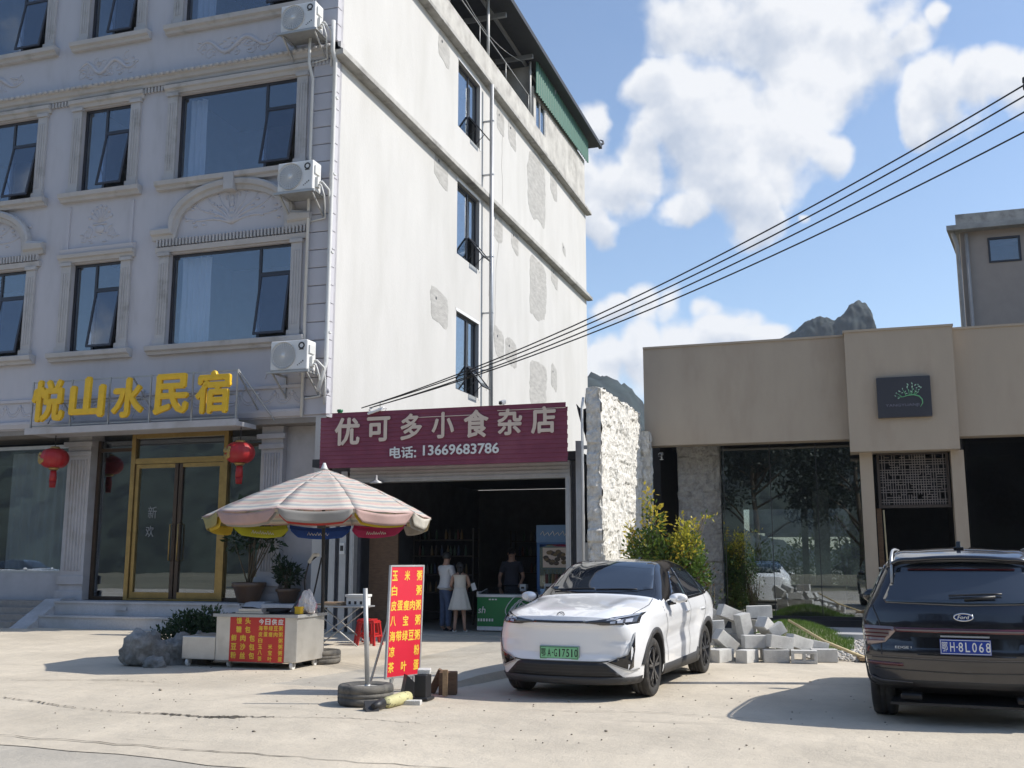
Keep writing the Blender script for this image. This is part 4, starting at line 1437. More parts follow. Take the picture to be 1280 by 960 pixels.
# hem flaps: outer layer and a second layer hanging inside it
FC = {'olive': (.38, .34, .14), 'pink': (.58, .40, .36), 'grey': (.40, .38, .35), 'white': (.66, .62, .54), 'red': (.50, .05, .04), 'yellow': (.62, .46, .03), 'lime': (.58, .60, .04), 'blue': (.03, .10, .42), 'magenta': (.55, .04, .16), 'cream': (.62, .55, .38)}
FM = {n: vinyl('flap_' + n, c_, .28) for n, c_ in FC.items()}
#  panel 0 faces the camera side
outer = ['grey', 'pink', 'white', 'cream', 'magenta', 'blue', 'lime', 'olive', 'olive', 'pink']
inner = ['red', 'yellow', 'grey', 'grey', 'magenta', 'blue', 'lime', 'yellow', 'yellow', 'grey']
for k in range(NP):
    for lay, (cols, dr, zt, dp) in enumerate(((outer, 0, .0, .17), (inner, -.06, -.05, .15))):
        f = MB()
        A, B = canopy_pt(k, 0, NR), canopy_pt(k, SUB, NR)
        ctr = V((PX - .12, PYY, 0))
        def fn(a, b, A=A, B=B, dr=dr, zt=zt, dp=dp, k=k):
            p = A.lerp(B, .02 + .96 * a)
            o = (p - ctr); o.z = 0; o.normalize()
            e = min(a, 1 - a)
            drop = dp * min(1, .35 + e * 6) if e < .11 else dp
            return p + o * (dr + .025 * b * math.sin(a * 8 + k * 2.1) - .02 * b) + V((0, 0, zt - .05 * math.sin(math.pi * a) - b * drop))
        f.grid(fn, 16, 4)
        fo = f.build('hem_flap', FM[cols[k]], cano, solid=.003)
        if lay == 1 and k in (4, 5, 6):
            A2, B2 = fn(.5, .55), fn(.6, .55)
            u_ = (B2 - A2).normalized()
            # printed squiggle on the far flaps, seen from inside the ring
            q = MB()
            o = (A2 - ctr); o.z = 0; o.normalize()
            for side in (-.012,):
                for j in range(9):
                    x = -.22 + j * .05
                    q.tube([A2 + u_ * x + o * side, A2 + u_ * (x + .02) + V((0, 0, .03 + .012 * (j % 3))) + o * side, A2 + u_ * (x + .045) + o * side], .006, 4)
            q.build('printed_mark', M['whitetext'], fo)
r_ = MB()
for k in range(NP):
    pts = [rimp(k, RAD * i / 8) - V((0, 0, .025)) for i in range(1, 9)]
    r_.tube([V((PX - .04, PYY, 3.07))] + pts, .007, 5)
    m_ = rimp(k, RAD * .5) - V((0, 0, .04))
    r_.tube([V((PX - .06, PYY, 2.18)), m_], .007, 5)
r_.build('rib', M['galv'], um)
p = MB(); p.lathe([(0, .11), (.02, .11), (.035, .07), (.05, .03), (.07, .0), (.0, -.02)], apex, 14)
p.build('finial', M['pvc'], um)
p = MB(); p.tube([(PX + .02, PYY, .12), (PX - .04, PYY, 3.06)], .027, 12); p.lathe([(.03, -.06), (.07, -.05), (.07, .05), (.03, .06)], (PX - .06, PYY, 2.18), 14)
p.build('pole', M['carplastic'], um)


def tyre_prof(R_, w, hub):
    return [(hub, -w * .36), (hub + .03, -w * .45), (R_ * .82, -w * .5), (R_ * .94, -w * .47), (R_ * .985, -w * .40), (R_, -w * .3), (R_, -w * .14), (R_ * .985, -w * .13), (R_ * .985, -w * .09), (R_, -w * .08), (R_, w * .08), (R_ * .985, w * .09), (R_ * .985, w * .13), (R_, w * .14), (R_, w * .3), (R_ * .985, w * .40), (R_ * .94, w * .47), (R_ * .82, w * .5), (hub + .03, w * .45), (hub, w * .36), (hub, -w * .36)]


def flat_tyre(c, R_, w, label, pole):
    t = thing('old_tyre', label, 'tyre', c)
    c = V(c)
    b = MB(); b.lathe(tyre_prof(R_, w, R_ * .56), c + V((0, 0, w / 2 + .003)), 48)
    b.build('tyre', M['oldtyre'], t)
    b = MB(); b.lathe([(0, .02), (0, w * .86), (R_ * .3, w * .88), (R_ * .62, w * .84), (R_ * .62, .02)], c, 30)
    b.build('cement_core', M['concretefill'], t)
    if pole:
        b = MB(); b.tube([c + V((.02, 0, w * .8)), c + V((-.035, .0, 1.29))], .027, 12); b.lathe([(.035, 0), (.034, .02), (.027, .02)], c + V((.02, 0, w * .88)), 12)
        b.build('pole', M['galv'], t)


flat_tyre((-5.36, 11.12, 0.008), .315, .225, 'worn tyre lying flat with a bare steel pole in cement, before the red sign board', True)
flat_tyre((PX + .02, PYY - .03, 0.008), .31, .21, 'dusty tyre under the parasol pole, half hidden behind the cart', False)

# ------------------------------------------------------------------ food cart
ct = thing('food_cart', 'stainless steel breakfast cart on casters with a red and yellow menu panel', 'food cart', (-8.66, 14.55, 0))
b = MB(); b.box(-9.37, -7.97, 14.15, 15.0, .11, .78)
b.build('cabinet', M['stainless'], ct, bevel=.012)
b = MB(); b.box(-9.37, -7.97, 14.12, 15.03, .783, .80); b.box(-9.4, -7.94, 14.10, 14.13, .765, .81); b.box(-7.97, -7.94, 14.13, 15.04, .765, .81)
b.build('worktop', M['galv'], ct)
b = MB(); b.box(-9.98, -9.385, 14.17, 14.95, .115, .46)
b.build('side_box', M['stainless'], ct, bevel=.012)
for i, (x, y) in enumerate(((-8.07, 14.22), (-8.07, 14.9), (-9.9, 14.24), (-9.9, 14.86), (-9.2, 14.3))):
    w = MB()
    w.lathe([(0, -.02), (.05, -.022), (.064, -.018), (.066, 0), (.064, .018), (.05, .022), (0, .02)], (x, y, .067), 20, 'x', 0)
    w.lathe([(0, -.026), (.02, -.026), (.02, .026), (0, .026)], (x, y, .067), 10, 'x', 1)
    w.box(x - .035, x - .028, y - .022, y + .022, .05, .115, 1); w.box(x + .028, x + .035, y - .022, y + .022, .05, .115, 1); w.box(x - .035, x + .035, y - .03, y + .03, .112, .118, 1)
    w.build('caster', [M['foam'], M['galv']], ct)
b = MB(); b.box(-9.12, -8.18, 14.142, 14.149, .105, .785)
mp = b.build('menu_panel', M['menured'], ct)
t1, t2 = MB(), MB()


def row(mb, chars, x0, x1, z, h, y=14.141, off=.03, wf=.98):
    n = len(chars)
    cw = h * wf
    for i, ch in enumerate(chars):
        if ch == ' ': continue
        x = x0 + cw / 2 + (x1 - x0 - cw) * (i / max(1, n - 1))
        glyphs(mb, ch, (x, y, z), UX, UZ, w=cw, h=h, depth=.0015, offset=off)


for i, s in enumerate(('馒头', '糖包', '鲜肉包', '豆沙包', '粉丝包')):
    z = .71 - i * .128
    t1 = MB(); row(t1, s, *((-9.01, -8.76) if len(s) == 2 else (-9.09, -8.68)), z, .098); t1.build('menu_line', M['yeltext'], mp)
for i, s in enumerate(('海带绿豆粥', '皮蛋瘦肉粥', '白  粥', '玉米粥', '八宝粥', '茶叶蛋')):
    t1 = MB(); row(t1, s, -8.62, -8.205, .605 - i * .0895, .072, off=.024); t1.build('menu_line', M['yeltext'], mp)
row(t2, '今日供应', -8.62, -8.2, .70, .09)
t2.build('menu_heading', M['whitetext'], mp)

# things on the cart
b = MB()
b.lathe([(0, 0), (.2, 0), (.25, .06), (.26, .06), (.21, -.0)], (-8.62, 14.6, .815), 28)
b.tube([(-8.88, 14.6, .86), (-9.0, 14.55, .885), (-9.15, 14.5, .89)], .014, 6)
tag(b.build('frying_pan', M['black']), 'black pan on top of the steel cart', 'pan')
b = MB()
b.box(-9.02, -8.62, 14.2, 14.34, .842, .885); b.box(-9.06, -8.58, 14.18, 14.36, .815, .84)
for k in range(9): b.box(-9.0 + k * .042, -8.98 + k * .042, 14.196, 14.2, .85, .878)
tag(b.build('steel_tray', M['stainless'], bevel=.006), 'shallow steel tray on the cart top left of the bags', 'tray')
b = MB(); b.box(-9.3, -8.1, 14.45, 14.95, .803, .812)
tag(b.build('dark_cloth', M['darkcloth']), 'dark cloth spread over the cart top under the pan', 'cloth')


def crumple(c, r, sd, m, name, label):
    bm = bmesh.new(); bmesh.ops.create_icosphere(bm, subdivisions=4, radius=1)
    o = V((sd * 3.3, 0, 0))
    for v in bm.verts:
        p = v.co.copy()
        k = 1 + .35 * noise.noise(p * 1.6 + o) + .22 * abs(noise.noise(p * 3.6 + o)) + .1 * noise.noise(p * 9 + o)
        pinch = 1 - .55 * max(0, p.z) ** 2
        v.co = V((p.x * k * r[0] * pinch, p.y * k * r[1] * pinch, max(-.75, p.z * (k + .25 * max(0, p.z))) * r[2]))
    g = MB(); g.add([v.co + V(c) for v in bm.verts], [[v.index for v in f.verts] for f in bm.faces]); bm.free()
    tag(g.build(name, m, None, c), label, 'bag')


crumple((-8.14, 14.72, .92), (.15, .12, .16), 1, M['pinkbag'], 'plastic_bag', 'pink thin plastic bag on the right end of the cart')
crumple((-8.0, 14.5, .95), (.13, .11, .17), 2, M['whitebag'], 'plastic_bag', 'crumpled white plastic bag before the pink bag on the cart')
b = MB(); b.box(-8.08, -7.98, 14.25, 14.34, .815, .91); b.box(-8.085, -7.975, 14.245, 14.345, .905, .925)
tag(b.build('yellow_carton', M['yellow'], bevel=.004), 'small yellow carton under the white bag on the cart', 'carton')
b = MB()
b.tube([(-8.42, 15.22, .82), (-8.46, 15.2, 1.3), (-8.36, 15.15, 1.58), (-8.22, 15.15, 1.68)], .013, 6)
b.tube([(-8.3, 15.12, .82), (-8.22, 15.13, 1.2), (-8.13, 15.14, 1.66)], .013, 6)
b.tube([(-8.36, 15.15, 1.58), (-8.27, 15.13, 1.70), (-8.17, 15.12, 1.70)], .028, 8, mi=1)
tag(b.build('hanging_hose', [M['cable'], M['pvc']], None, (-8.3, 15.15, .82)), 'black hose with a white handle hanging at the parasol pole', 'hose')

# ------------------------------------------------------------------ standing menu board
A, B_ = V((-5.46, 11.86, .21)), V((-5.26, 12.42, .21))
u = (B_ - A).normalized(); n_ = u.cross(UZ)
lean = (UZ * .995 - n_ * .02 + u * .06).normalized()
sb = thing('menu_board', 'tall red standing menu board with yellow characters beside the tyre', 'sign', ((A.x + B_.x) / 2, (A.y + B_.y) / 2, 0))
Wd, Ht = (B_ - A).length, 1.34
b = MB(); b.obox(A + u * Wd / 2 + lean * Ht / 2, u, lean, n_, Wd, Ht, .02); b.build('panel', M['signred'], sb)
b = MB()
for e in (0, Wd): b.obox(A + u * e + lean * Ht / 2, u, lean, n_, .022, Ht + .02, .03)
for e in (0, Ht): b.obox(A + u * Wd / 2 + lean * e, u, lean, n_, Wd - .024, .022, .03)
b.obox(A + u * .1 + lean * -.1, u, lean, n_, .025, .22, .03); b.obox(A + u * (Wd - .1) + lean * -.1, u, lean, n_, .025, .22, .03)
b.bar(A + u * .1 + lean * .9 - n_ * .02, A + u * .1 - n_ * .4 - UZ * .2, .022); b.bar(A + u * (Wd - .1) + lean * .9 - n_ * .02, A + u * (Wd - .1) - n_ * .4 - UZ * .2, .022)
b.build('stand_frame', M['galv'], sb)
b = MB()
for i, s in enumerate(('玉 米 粥', '白   粥', '皮蛋瘦肉粥', '八 宝 粥', '海带绿豆粥', '凉   粉', '茶 叶 蛋')):
    k = len(s); b = MB()
    for j, ch in enumerate(s):
        if ch == ' ': continue
        x = .075 + (Wd - .15) * j / (k - 1)
        glyphs(b, ch, A + u * x + lean * (Ht - .12 - i * .183) + n_ * .0105, u, lean, w=.098, h=.125, depth=.002, offset=.022)
    b.build('menu_line', M['yeltext'], sb)

# odds and ends that weigh the board down
def one(mb, name, m, label, cat, **k):
    return tag(mb.build(name, m, **k), label, cat)


w = MB(); w.obox((-4.80, 12.25, .14), (1, .3, 0), (-.3, 1, 0), UZ, .22, .16, .27); w.obox((-4.97, 12.30, .15), (1, .3, -.5), (-.3, 1, 0), (.5, 0, 1), .09, .14, .3)
one(w, 'timber_offcut', M['browntimber'], 'brown timber offcut standing behind the red sign board', 'timber', bevel=.01)
w = MB(); w.obox((-4.74, 12.0, .17), (1, .3, 0), (-.3, 1, 0), UZ, .06, .05, .3)
one(w, 'wooden_stake', M['wood'], 'pale short wooden stake before the timber offcut', 'timber')
w = MB(); w.box(-4.95, -4.80, 11.55, 11.72, .012, .30); w.box(-4.98, -4.77, 11.52, 11.75, .012, .05)
one(w, 'post_foot', M['black'], 'short black square post stump before the red sign board', 'post', bevel=.012)
w = MB(); w.obox((-4.87, 11.66, .335), (1, .3, 0), (-.3, 1, .1), UZ, .15, .12, .055)
one(w, 'white_stone', M['block'], 'white stone lying on the black post stump', 'stone', bevel=.008)
w = MB()
w.tube([(-5.0, 10.83, .07), (-4.98, 10.88, .072), (-4.96, 11.25, .075), (-4.95, 11.38, .075)], [.03, .062, .07, .062], 14, mi=0)
w.tube([(-5.03, 10.62, .06), (-5.0, 10.79, .075)], [.03, .06], 10, mi=1)
o = one(w, 'barrier_bolster', [M['barrier'], M['black']], 'yellow roll with dark lettering lying before the sign board', 'bolster')
w = MB(); w.obox((-4.86, 11.25, .03), (1, .2, 0), (-.2, 1, 0), UZ, .24, .11, .055)
one(w, 'grey_brick', M['block'], 'grey brick lying flat right of the yellow roll', 'brick', bevel=.006)
w = MB(); w.prism([(0, 0), (.28, 0), (.22, .1), (.05, .26)], (-5.18, 11.75, .01), (.8, .6, 0), UZ, (-.6, .8, 0), .16); w.prism([(0, 0), (.2, 0), (.08, .1)], (-5.2, 10.72, .01), (.6, -.8, 0), UZ, (.8, .6, 0), .14)
one(w, 'black_rubble', M['black'], 'black broken plastic pieces at the foot of the sign board', 'rubble')

# ------------------------------------------------------------------ table, stools, boxes by the shop
tb = thing('folding_table', 'grey folding table with crossed thin legs before the shop', 'table', (-9.55, 18.6, 0))
b = MB(); b.box(-10.15, -8.95, 18.3, 18.9, .72, .75); b.build('tabletop', M['steelgrey'], tb, bevel=.008)
for y in (18.36, 18.84):
    b = MB(); b.tube([(-10.05, y, .005), (-9.05, y + .03, .72)], .014, 6); b.build('leg', M['galv'], tb)
    b = MB(); b.tube([(-9.05, y, .005), (-10.05, y - .03, .72)], .014, 6); b.build('leg', M['galv'], tb)
for x, y, lb in ((-8.98, 18.75, 'red plastic stool under the right end of the folding table'), (-9.25, 19.2, 'red plastic stool farther back behind the folding table')):
    t = thing('plastic_stool', lb, 'stool', (x, y, 0), group='red plastic stools by the folding table')
    b = MB(); b.box(x - .15, x + .15, y - .15, y + .15, .44, .47); b.box(x - .165, x + .165, y - .165, y + .165, .42, .445); b.build('seat', M['plasticred'], t, bevel=.01)
    for sx in (-1, 1):
        for sy in (-1, 1):
            b = MB(); b.bar((x + sx * .18, y + sy * .18, 0), (x + sx * .13, y + sy * .13, .43), .045); b.build('leg', M['plasticred'], t)
    b = MB()
    for sx in (-1, 1): b.bar((x + sx * .165, y - .165, .18), (x + sx * .165, y + .165, .18), .03); b.bar((x - .165, y + sx * .165, .18), (x + .165, y + sx * .165, .18), .03)
    b.build('stretcher', M['plasticred'], t)
b = MB(); b.box(-9.35, -8.98, 18.45, 18.75, .753, .96); b.box(-9.37, -8.96, 18.43, 18.77, .92, .965)
for k in range(3): b.box(-9.3 + k * .12, -9.25 + k * .12, 18.445, 18.449, .78, .84, 1)
one(b, 'foam_box', [M['foam'], M['black']], 'white foam box standing on the folding table', 'box', bevel=.01)
b = MB(); b.box(-9.95, -9.45, 18.4, 18.8, .753, .785); b.obox((-9.68, 18.6, .80), (1, .15, 0), (-.15, 1, 0), UZ, .42, .3, .028)
one(b, 'cardboard', M['card'], 'flattened cardboard lying on the folding table', 'cardboard')
bm = MB(); bm.lathe([(0, 0), (.22, .0), (.26, .1), (.27, .5), (.24, .72), (.16, .86), (.08, .9), (.0, .9)], (-9.75, 17.55, 0), 20)
one(bm, 'covered_barrel', M['tarp'], 'dark covered barrel standing between cart and folding table', 'barrel')
# ------------------------------------------------------------------ snack shop
SY = 21.3      # shopfront
shop = thing('snack_shop', 'low dark snack shop with its rolling shutter raised, between hotel and stone wall', 'shop', (-8.3, SY, 0))
p = MB()
p.box(-11.75, -5.45, SY, 30, -.02, .045)
p.build('floor', M['slab'], shop)
p = MB()
p.box(-11.3, -10.62, SY + .1, SY + .3, .045, 3.7)      # pier left of the opening
p.box(-10.9, -10.75, SY + .3, 29.8, .045, 3.7)
p.box(-5.62, -5.5, SY + .1, 29.8, .045, 3.7)
p.box(-11.7, -5.5, 29.8, 30, .045, 3.7)
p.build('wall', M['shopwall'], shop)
p = MB(); p.box(-11.75, -5.48, SY + .0, 30, 3.72, 3.9)
p.build('roof', M['roofmetal'], shop)
p = MB()
p.box(-10.75, -5.62, SY - .05, SY + .28, 3.34, 3.7)
for k in range(4): p.box(-10.75, -5.62, SY - .075, SY - .051, 3.38 + k * .08, 3.42 + k * .08)
p.build('shutter_box', M['galv'], shop)
for x in (-10.72, -5.72):
    p = MB(); p.box(x, x + .11, SY - .06, SY + .12, .05, 3.36); p.box(x + .035, x + .075, SY - .065, SY - .061, .05, 3.36, 1); p.build('shutter_rail', [M['galv'], M['steelgrey']], shop)
p = MB(); p.box(-10.99, -10.83, SY - .02, SY + .1, .05, 3.6); p.box(-11.27, -11.12, SY + .02, SY + .1, .05, 3.6)
p.build('door_jamb', M['steelgrey'], shop)
p = MB(); p.box(-10.97, -10.85, SY - .06, SY - .021, 1.75, 2.0); p.box(-10.95, -10.87, SY - .064, SY - .06, 1.82, 1.94, 1)
p.build('meter_box', [M['pvc'], M['black']], shop)
p = MB(); p.box(-10.45, -9.75, SY + .4, SY + .46, .05, 2.6); p.build('wood_panel', M['browntimber'], shop)
# gap between shop and stone wall: post, tarpaulin, conduit, glass bricks
p = MB(); p.box(-5.48, -5.36, SY - .1, SY + .02, .0, 4.1); p.box(-5.36, -5.02, SY + .5, SY + .56, .0, 4.0); p.box(-5.36, -5.1, SY - .1, SY - .05, 3.92, 4.0)
p.build('side_post', M['steelgrey'], shop)
p = MB()
p.grid(lambda a, b: (-5.55 + .6 * a, SY + .3 + .9 * b, 4.95 - .75 * b - .06 * math.sin(a * 9 + b * 4) - .3 * a * (1 - b)), 8, 8)
p.build('tarpaulin', M['tarp'], shop, solid=.01)
p = MB(); p.box(-5.34, -5.06, SY - .02, SY + .1, 1.55, 1.98); p.box(-5.34, -5.06, SY - .01, SY + .2, 0, 1.55); p.build('block_infill', M['block'], shop, bevel=.01)

ss = thing('shop_sign', 'wide maroon board sign with cream lettering over the snack shop', 'sign', (-8.45, 20.8, 3.7))
YB = 20.75
c0, c1 = at(401, 522, Y=YB), at(707, 497.5, Y=YB)
d0, d1 = at(402, 587, Y=YB), at(710, 574.5, Y=YB)
xl, xr, zb, ztop = c0.x, c1.x, (d0.z + d1.z) / 2, (c0.z + c1.z) / 2
p = MB()
nb = 13
h = (ztop - zb) / nb
for k in range(nb):
    a, b = zb + k * h, zb + (k + 1) * h - .006
    dx = .02 * ((k * 7) % 3 - 1)
    x1 = xr + (.03 if k < nb - 1 else 0) + .01 * (k % 2)
    p.add([(xl + (.28 if k == nb - 1 else 0), YB, a), (x1, YB, a), (x1, YB + .012, b), (xl + (.28 if k == nb - 1 else 0), YB + .012, b)], [(0, 1, 2, 3)])
    p.add([(xl, YB + .012, b), (x1, YB + .012, b), (x1, YB - .0, b + .006), (xl, YB, b + .006)], [(0, 1, 2, 3)])
p.box(xl, xr, YB + .014, YB + .1, zb, ztop - .1)
p.build('board', M['maroon'], ss, fixn=False)
p = MB()
p.box(xl + 2.1, xl + 3.6, YB - .004, YB - .001, ztop - .19, ztop - .175); p.box(xl + 4.2, xr, YB - .004, YB - .001, ztop - .12, ztop - .105)
p.build('worn_joint', M['cream'], ss)
for ch, x0, x1, y0, y1 in (('优', 419, 450, 522, 557), ('可', 459, 488, 521, 552), ('多', 501, 528, 517, 550), ('小', 540, 568, 515, 548), ('食', 580, 611, 512, 547), ('杂', 622, 653, 511, 544), ('店', 664, 695, 508, 542)):
    a, b, cc = at(x0, (y0 + y1) / 2, Y=YB), at(x1, (y0 + y1) / 2, Y=YB), at((x0 + x1) / 2, y0, Y=YB)
    zz = (cc.z + at((x0 + x1) / 2, y1, Y=YB).z) / 2
    p = MB(); glyphs(p, ch, ((a.x + b.x) / 2, YB - .012, zz), UX, UZ, w=b.x - a.x, h=cc.z - at((x0 + x1) / 2, y1, Y=YB).z, depth=.012, offset=.028)
    p.build('character', M['cream'], ss)
p = MB()
a, b = at(487, 566, Y=YB), at(524, 564, Y=YB); zz = at(505, 565.5, Y=YB).z
glyphs(p, '电话', ((a.x + b.x) / 2 - .06, YB - .012, zz), UX, UZ, w=(b.x - a.x) * .8, h=.26, depth=.01, offset=.022)
a, b = at(529, 563, Y=YB), at(624, 559, Y=YB)
glyphs(p, '13669683786', ((a.x + b.x) / 2, YB - .012, at(577, 561.5, Y=YB).z), UX, UZ, w=b.x - a.x, h=.225, depth=.01, offset=.022)
for dz in (-.075, .04): p.obox((b.x - (b.x - a.x) * 0 + (at(519, 565, Y=YB).x - b.x), YB - .008, zz + dz - .02), UX, UZ, -UY, .045, .045, .01)
p.build('phone_number', M['whitetext'], ss)
p = MB()
for x in (xl + .4, (xl + xr) / 2, xr - .3): p.bar((x, YB + .1, ztop - .2), (x, SY + .3, 3.9), .05); p.bar((x, YB + .1, zb + .1), (x, SY - .05, zb + .1), .05)
p.build('support_frame', M['steelgrey'], ss)
# floodlight cameras on top of the sign
def cctv(c, name, label, cat, up=.14):
    t = thing(name, label, cat, c)
    c = V(c)
    b = MB(); b.cyl(c, c + V((0, 0, up)), .018, n=8); b.lathe([(0, 0), (.05, 0), (.05, .015), (0, .015)], c, 12); b.build('mount', M['pvc'], t)
    b = MB(); b.obox(c + V((0, -.1, up + .03)), UX, (0, -1, -.25), (0, -.25, 1), .085, .26, .085); b.build('housing', M['steelgrey'], t, bevel=.015)
    b = MB(); b.cyl(c + V((0, -.215, up + .0)), c + V((0, -.26, up - .01)), .034, n=14); b.build('lens', M['black'], t)
cc = at(630, 499, Y=YB + .1); cctv((cc.x, YB + .1, ztop - .11), 'security_camera', 'small security camera standing on top of the maroon sign', 'camera')
for k, (px_, lb) in enumerate(((583, 'left security camera mounted under the porch soffit beside the maroon sign'),)):
    pass
# lamp lying on the sign beside the cable end
t = thing('flood_lamp', 'white flood lamp with bent arms on the sign top beside the cable ends', 'lamp', (at(470, 512, Y=YB + .1).x, YB + .1, ztop - .09))
o = V(t.location)
b = MB(); b.obox(o + V((.05, -.1, .1)), (1, .1, .3), (0, 1, .4), (-.3, -.4, 1), .34, .2, .05); b.build('lamp_head', M['white'], t, bevel=.015)
b = MB(); b.tube([o, o + V((-.15, -.05, .14)), o + V((-.05, -.1, .16))], .014, 6); b.tube([o + V((.2, 0, 0)), o + V((.28, -.05, .16)), o + V((.1, -.1, .14))], .014, 6); b.tube([o + V((.1, 0, 0)), o + V((.1, 0, .3)), o + V((.14, 0, .36))], .01, 5); b.build('arm', M['pvc'], t)
b = MB(); o = at(425, 517, Y=YB + .25)
b.lathe([(0, -.35), (.03, -.35), (.03, -.12), (.06, -.1), (.065, .0), (.05, .03), (.07, .05), (.065, .09), (0, .1)], o, 14)
tag(b.build('green_insulator', M['greenglaze']), 'small green insulator post at the left end of the maroon sign', 'insulator')
# tube light and domed lamp under the shutter box
b = MB(); b.obox((-6.95, SY + 1.1, 3.62), UX, UY, UZ, 1.2, .06, .06); b.obox((-6.95, SY + 1.1, 3.57), UX, UY, UZ, 1.15, .035, .035)
tag(b.build('tube_light', M['pvc'], bevel=.006), 'unlit tube light under the shop ceiling', 'lamp')
b = MB(); c = V((-10.05, SY - .16, 3.33)); b.lathe([(0, .16), (.02, .16), (.03, .05), (.14, .0), (.15, -.03), (.0, -.04)], c, 18)
tag(b.build('dome_lamp', M['steelgrey']), 'small domed lamp hanging under the sign near its left end', 'lamp')

# goods inside
def shelf(x0, x1, y0, y1, levels, name, label):
    t = thing(name, label, 'shelf', ((x0 + x1) / 2, (y0 + y1) / 2, .046))
    for z in levels:
        b = MB(); b.box(x0, x1, y0, y1, z, z + .03); b.build('shelf_board', M['darktimber'], t)
    for x in (x0, x1):
        for y in (y0, y1):
            b = MB(); b.box(x - .02, x + .02, y - .02, y + .02, .046, levels[-1] + .3); b.build('post', M['darktimber'], t)
    return t


shelf(-10.6, -9.0, 24.6, 25.0, (.35, .8, 1.25, 1.7, 2.1), 'goods_shelf', 'tall rack of bottles at the left inside the dark shop')
shelf(-8.8, -6.9, 27.0, 27.4, (.35, .8, 1.25, 1.7, 2.1), 'goods_shelf', 'tall rack of goods at the back of the dark shop')
GC = [mat('goods_%d' % i, c_, .4, var=.1) for i, c_ in enumerate([(.12, .03, .025), (.15, .14, .11), (.03, .07, .04), (.03, .045, .1), (.17, .11, .04), (.06, .04, .025)])]
rd = random.Random(33)
bprof = [(0, 0), (.034, 0), (.036, .02), (.036, .15), (.014, .21), (.014, .25), (0, .25)]
proto = None
for (x0, x1, y, zs) in ((-10.5, -9.05, 24.72, (.83, 1.28, 1.73, 2.13)), (-8.7, -7.0, 27.12, (1.28, 1.73, 2.13))):
    for z in zs:
        x = x0
        while x < x1:
            if rd.random() < .75:
                if proto is None:
                    b = MB(); b.lathe(bprof, (0, 0, 0), 8); proto = b.build('bottle', GC[0], None, (0, 0, 0)); o = proto
                    protos = [proto]
                    tag(proto, 'dim bottle standing on a rack inside the dark shop', 'bottle', 'bottles on the racks inside the shop')
                    for g_ in GC[1:]:
                        me = proto.data.copy(); me.materials[0] = g_
                        protos.append(me)
                else:
                    o = proto.copy(); COL.objects.link(o)
                    k = rd.randrange(6)
                    if k: o.data = protos[k]
                o.location = (x, y + rd.uniform(-.05, .12), z)
            x += .105
# green chest freezer
fz = thing('chest_freezer', 'green and white chest freezer with a glass lid at the shop front', 'freezer', (-7.15, 22.75, .046))
X0, X1, Y0, Y1 = -8.12, -6.2, 22.45, 23.1
b = MB(); b.box(X0, X1, Y0, Y1, .16, .80); b.build('cabinet', M['freezergreen'], fz, bevel=.012)
b = MB(); b.box(X0 - .01, X1 + .01, Y0 - .012, Y1, .80, .86); b.box(X0 + .0, X1, Y0 - .006, Y1, .07, .158); b.box(X0 - .01, X0 + .03, Y0 - .01, Y1, .86, .92); b.prism([(0, 0), (.65, 0), (.65, .11), (.1, .02)], (X0 - .012, Y0, .86), UY, UZ, UX, .05); b.prism([(0, 0), (.65, 0), (.65, .11), (.1, .02)], (X1 - .04, Y0, .86), UY, UZ, UX, .05)
b.build('white_rim', M['white'], fz, bevel=.006)
b = MB(); b.add([(X0 + .04, Y0 + .03, .875), (X1 - .04, Y0 + .03, .875), (X1 - .04, Y1, .975), (X0 + .04, Y1, .975)], [(0, 1, 2, 3)]); b.build('glass_lid', M['shopglass'], fz, solid=.006)
for x in (X0 + .12, X1 - .12):
    b = MB(); b.lathe([(0, -.02), (.035, -.02), (.035, .02), (0, .02)], (x, Y0 + .12, .045), 12, 'x'); b.build('caster', M['black'], fz)
b = MB()
glyphs(b, 'sh', (X0 + .12, Y0 - .002, .52), UX, UZ, h=.15, depth=.002, skew=.2, offset=.01)
for k in range(6): b.box(X0 + .02 + k * .065, X0 + .06 + k * .065, Y0 - .004, Y0 - .001, .27, .33)
for k in range(3): b.box(X0 + .28 + k * .07, X0 + .33 + k * .07, Y0 - .004, Y0 - .001, .735, .765)
b.build('printed_mark', M['whitetext'], fz)
# loops of pale hose hanging before the freezer
b = MB()
rd = random.Random(3)
for k in range(7):
    cx, cz, r_ = -7.05 + rd.uniform(-.12, .14), .5 + rd.uniform(-.12, .14), rd.uniform(.13, .30)
    ti = rd.uniform(-.6, .6)
    b.tube([(cx + r_ * math.cos(a) * (1 + .2 * math.sin(2 * a)), Y0 - .12 + .07 * math.sin(a + ti), cz + r_ * (.8 + .2 * rd.random()) * math.sin(a)) for a in [2 * math.pi * i / 28 for i in range(29)]], .011, 6)
tag(b.build('coiled_hose', M['pvc']), 'tangled loops of pale hose before the green freezer', 'hose')
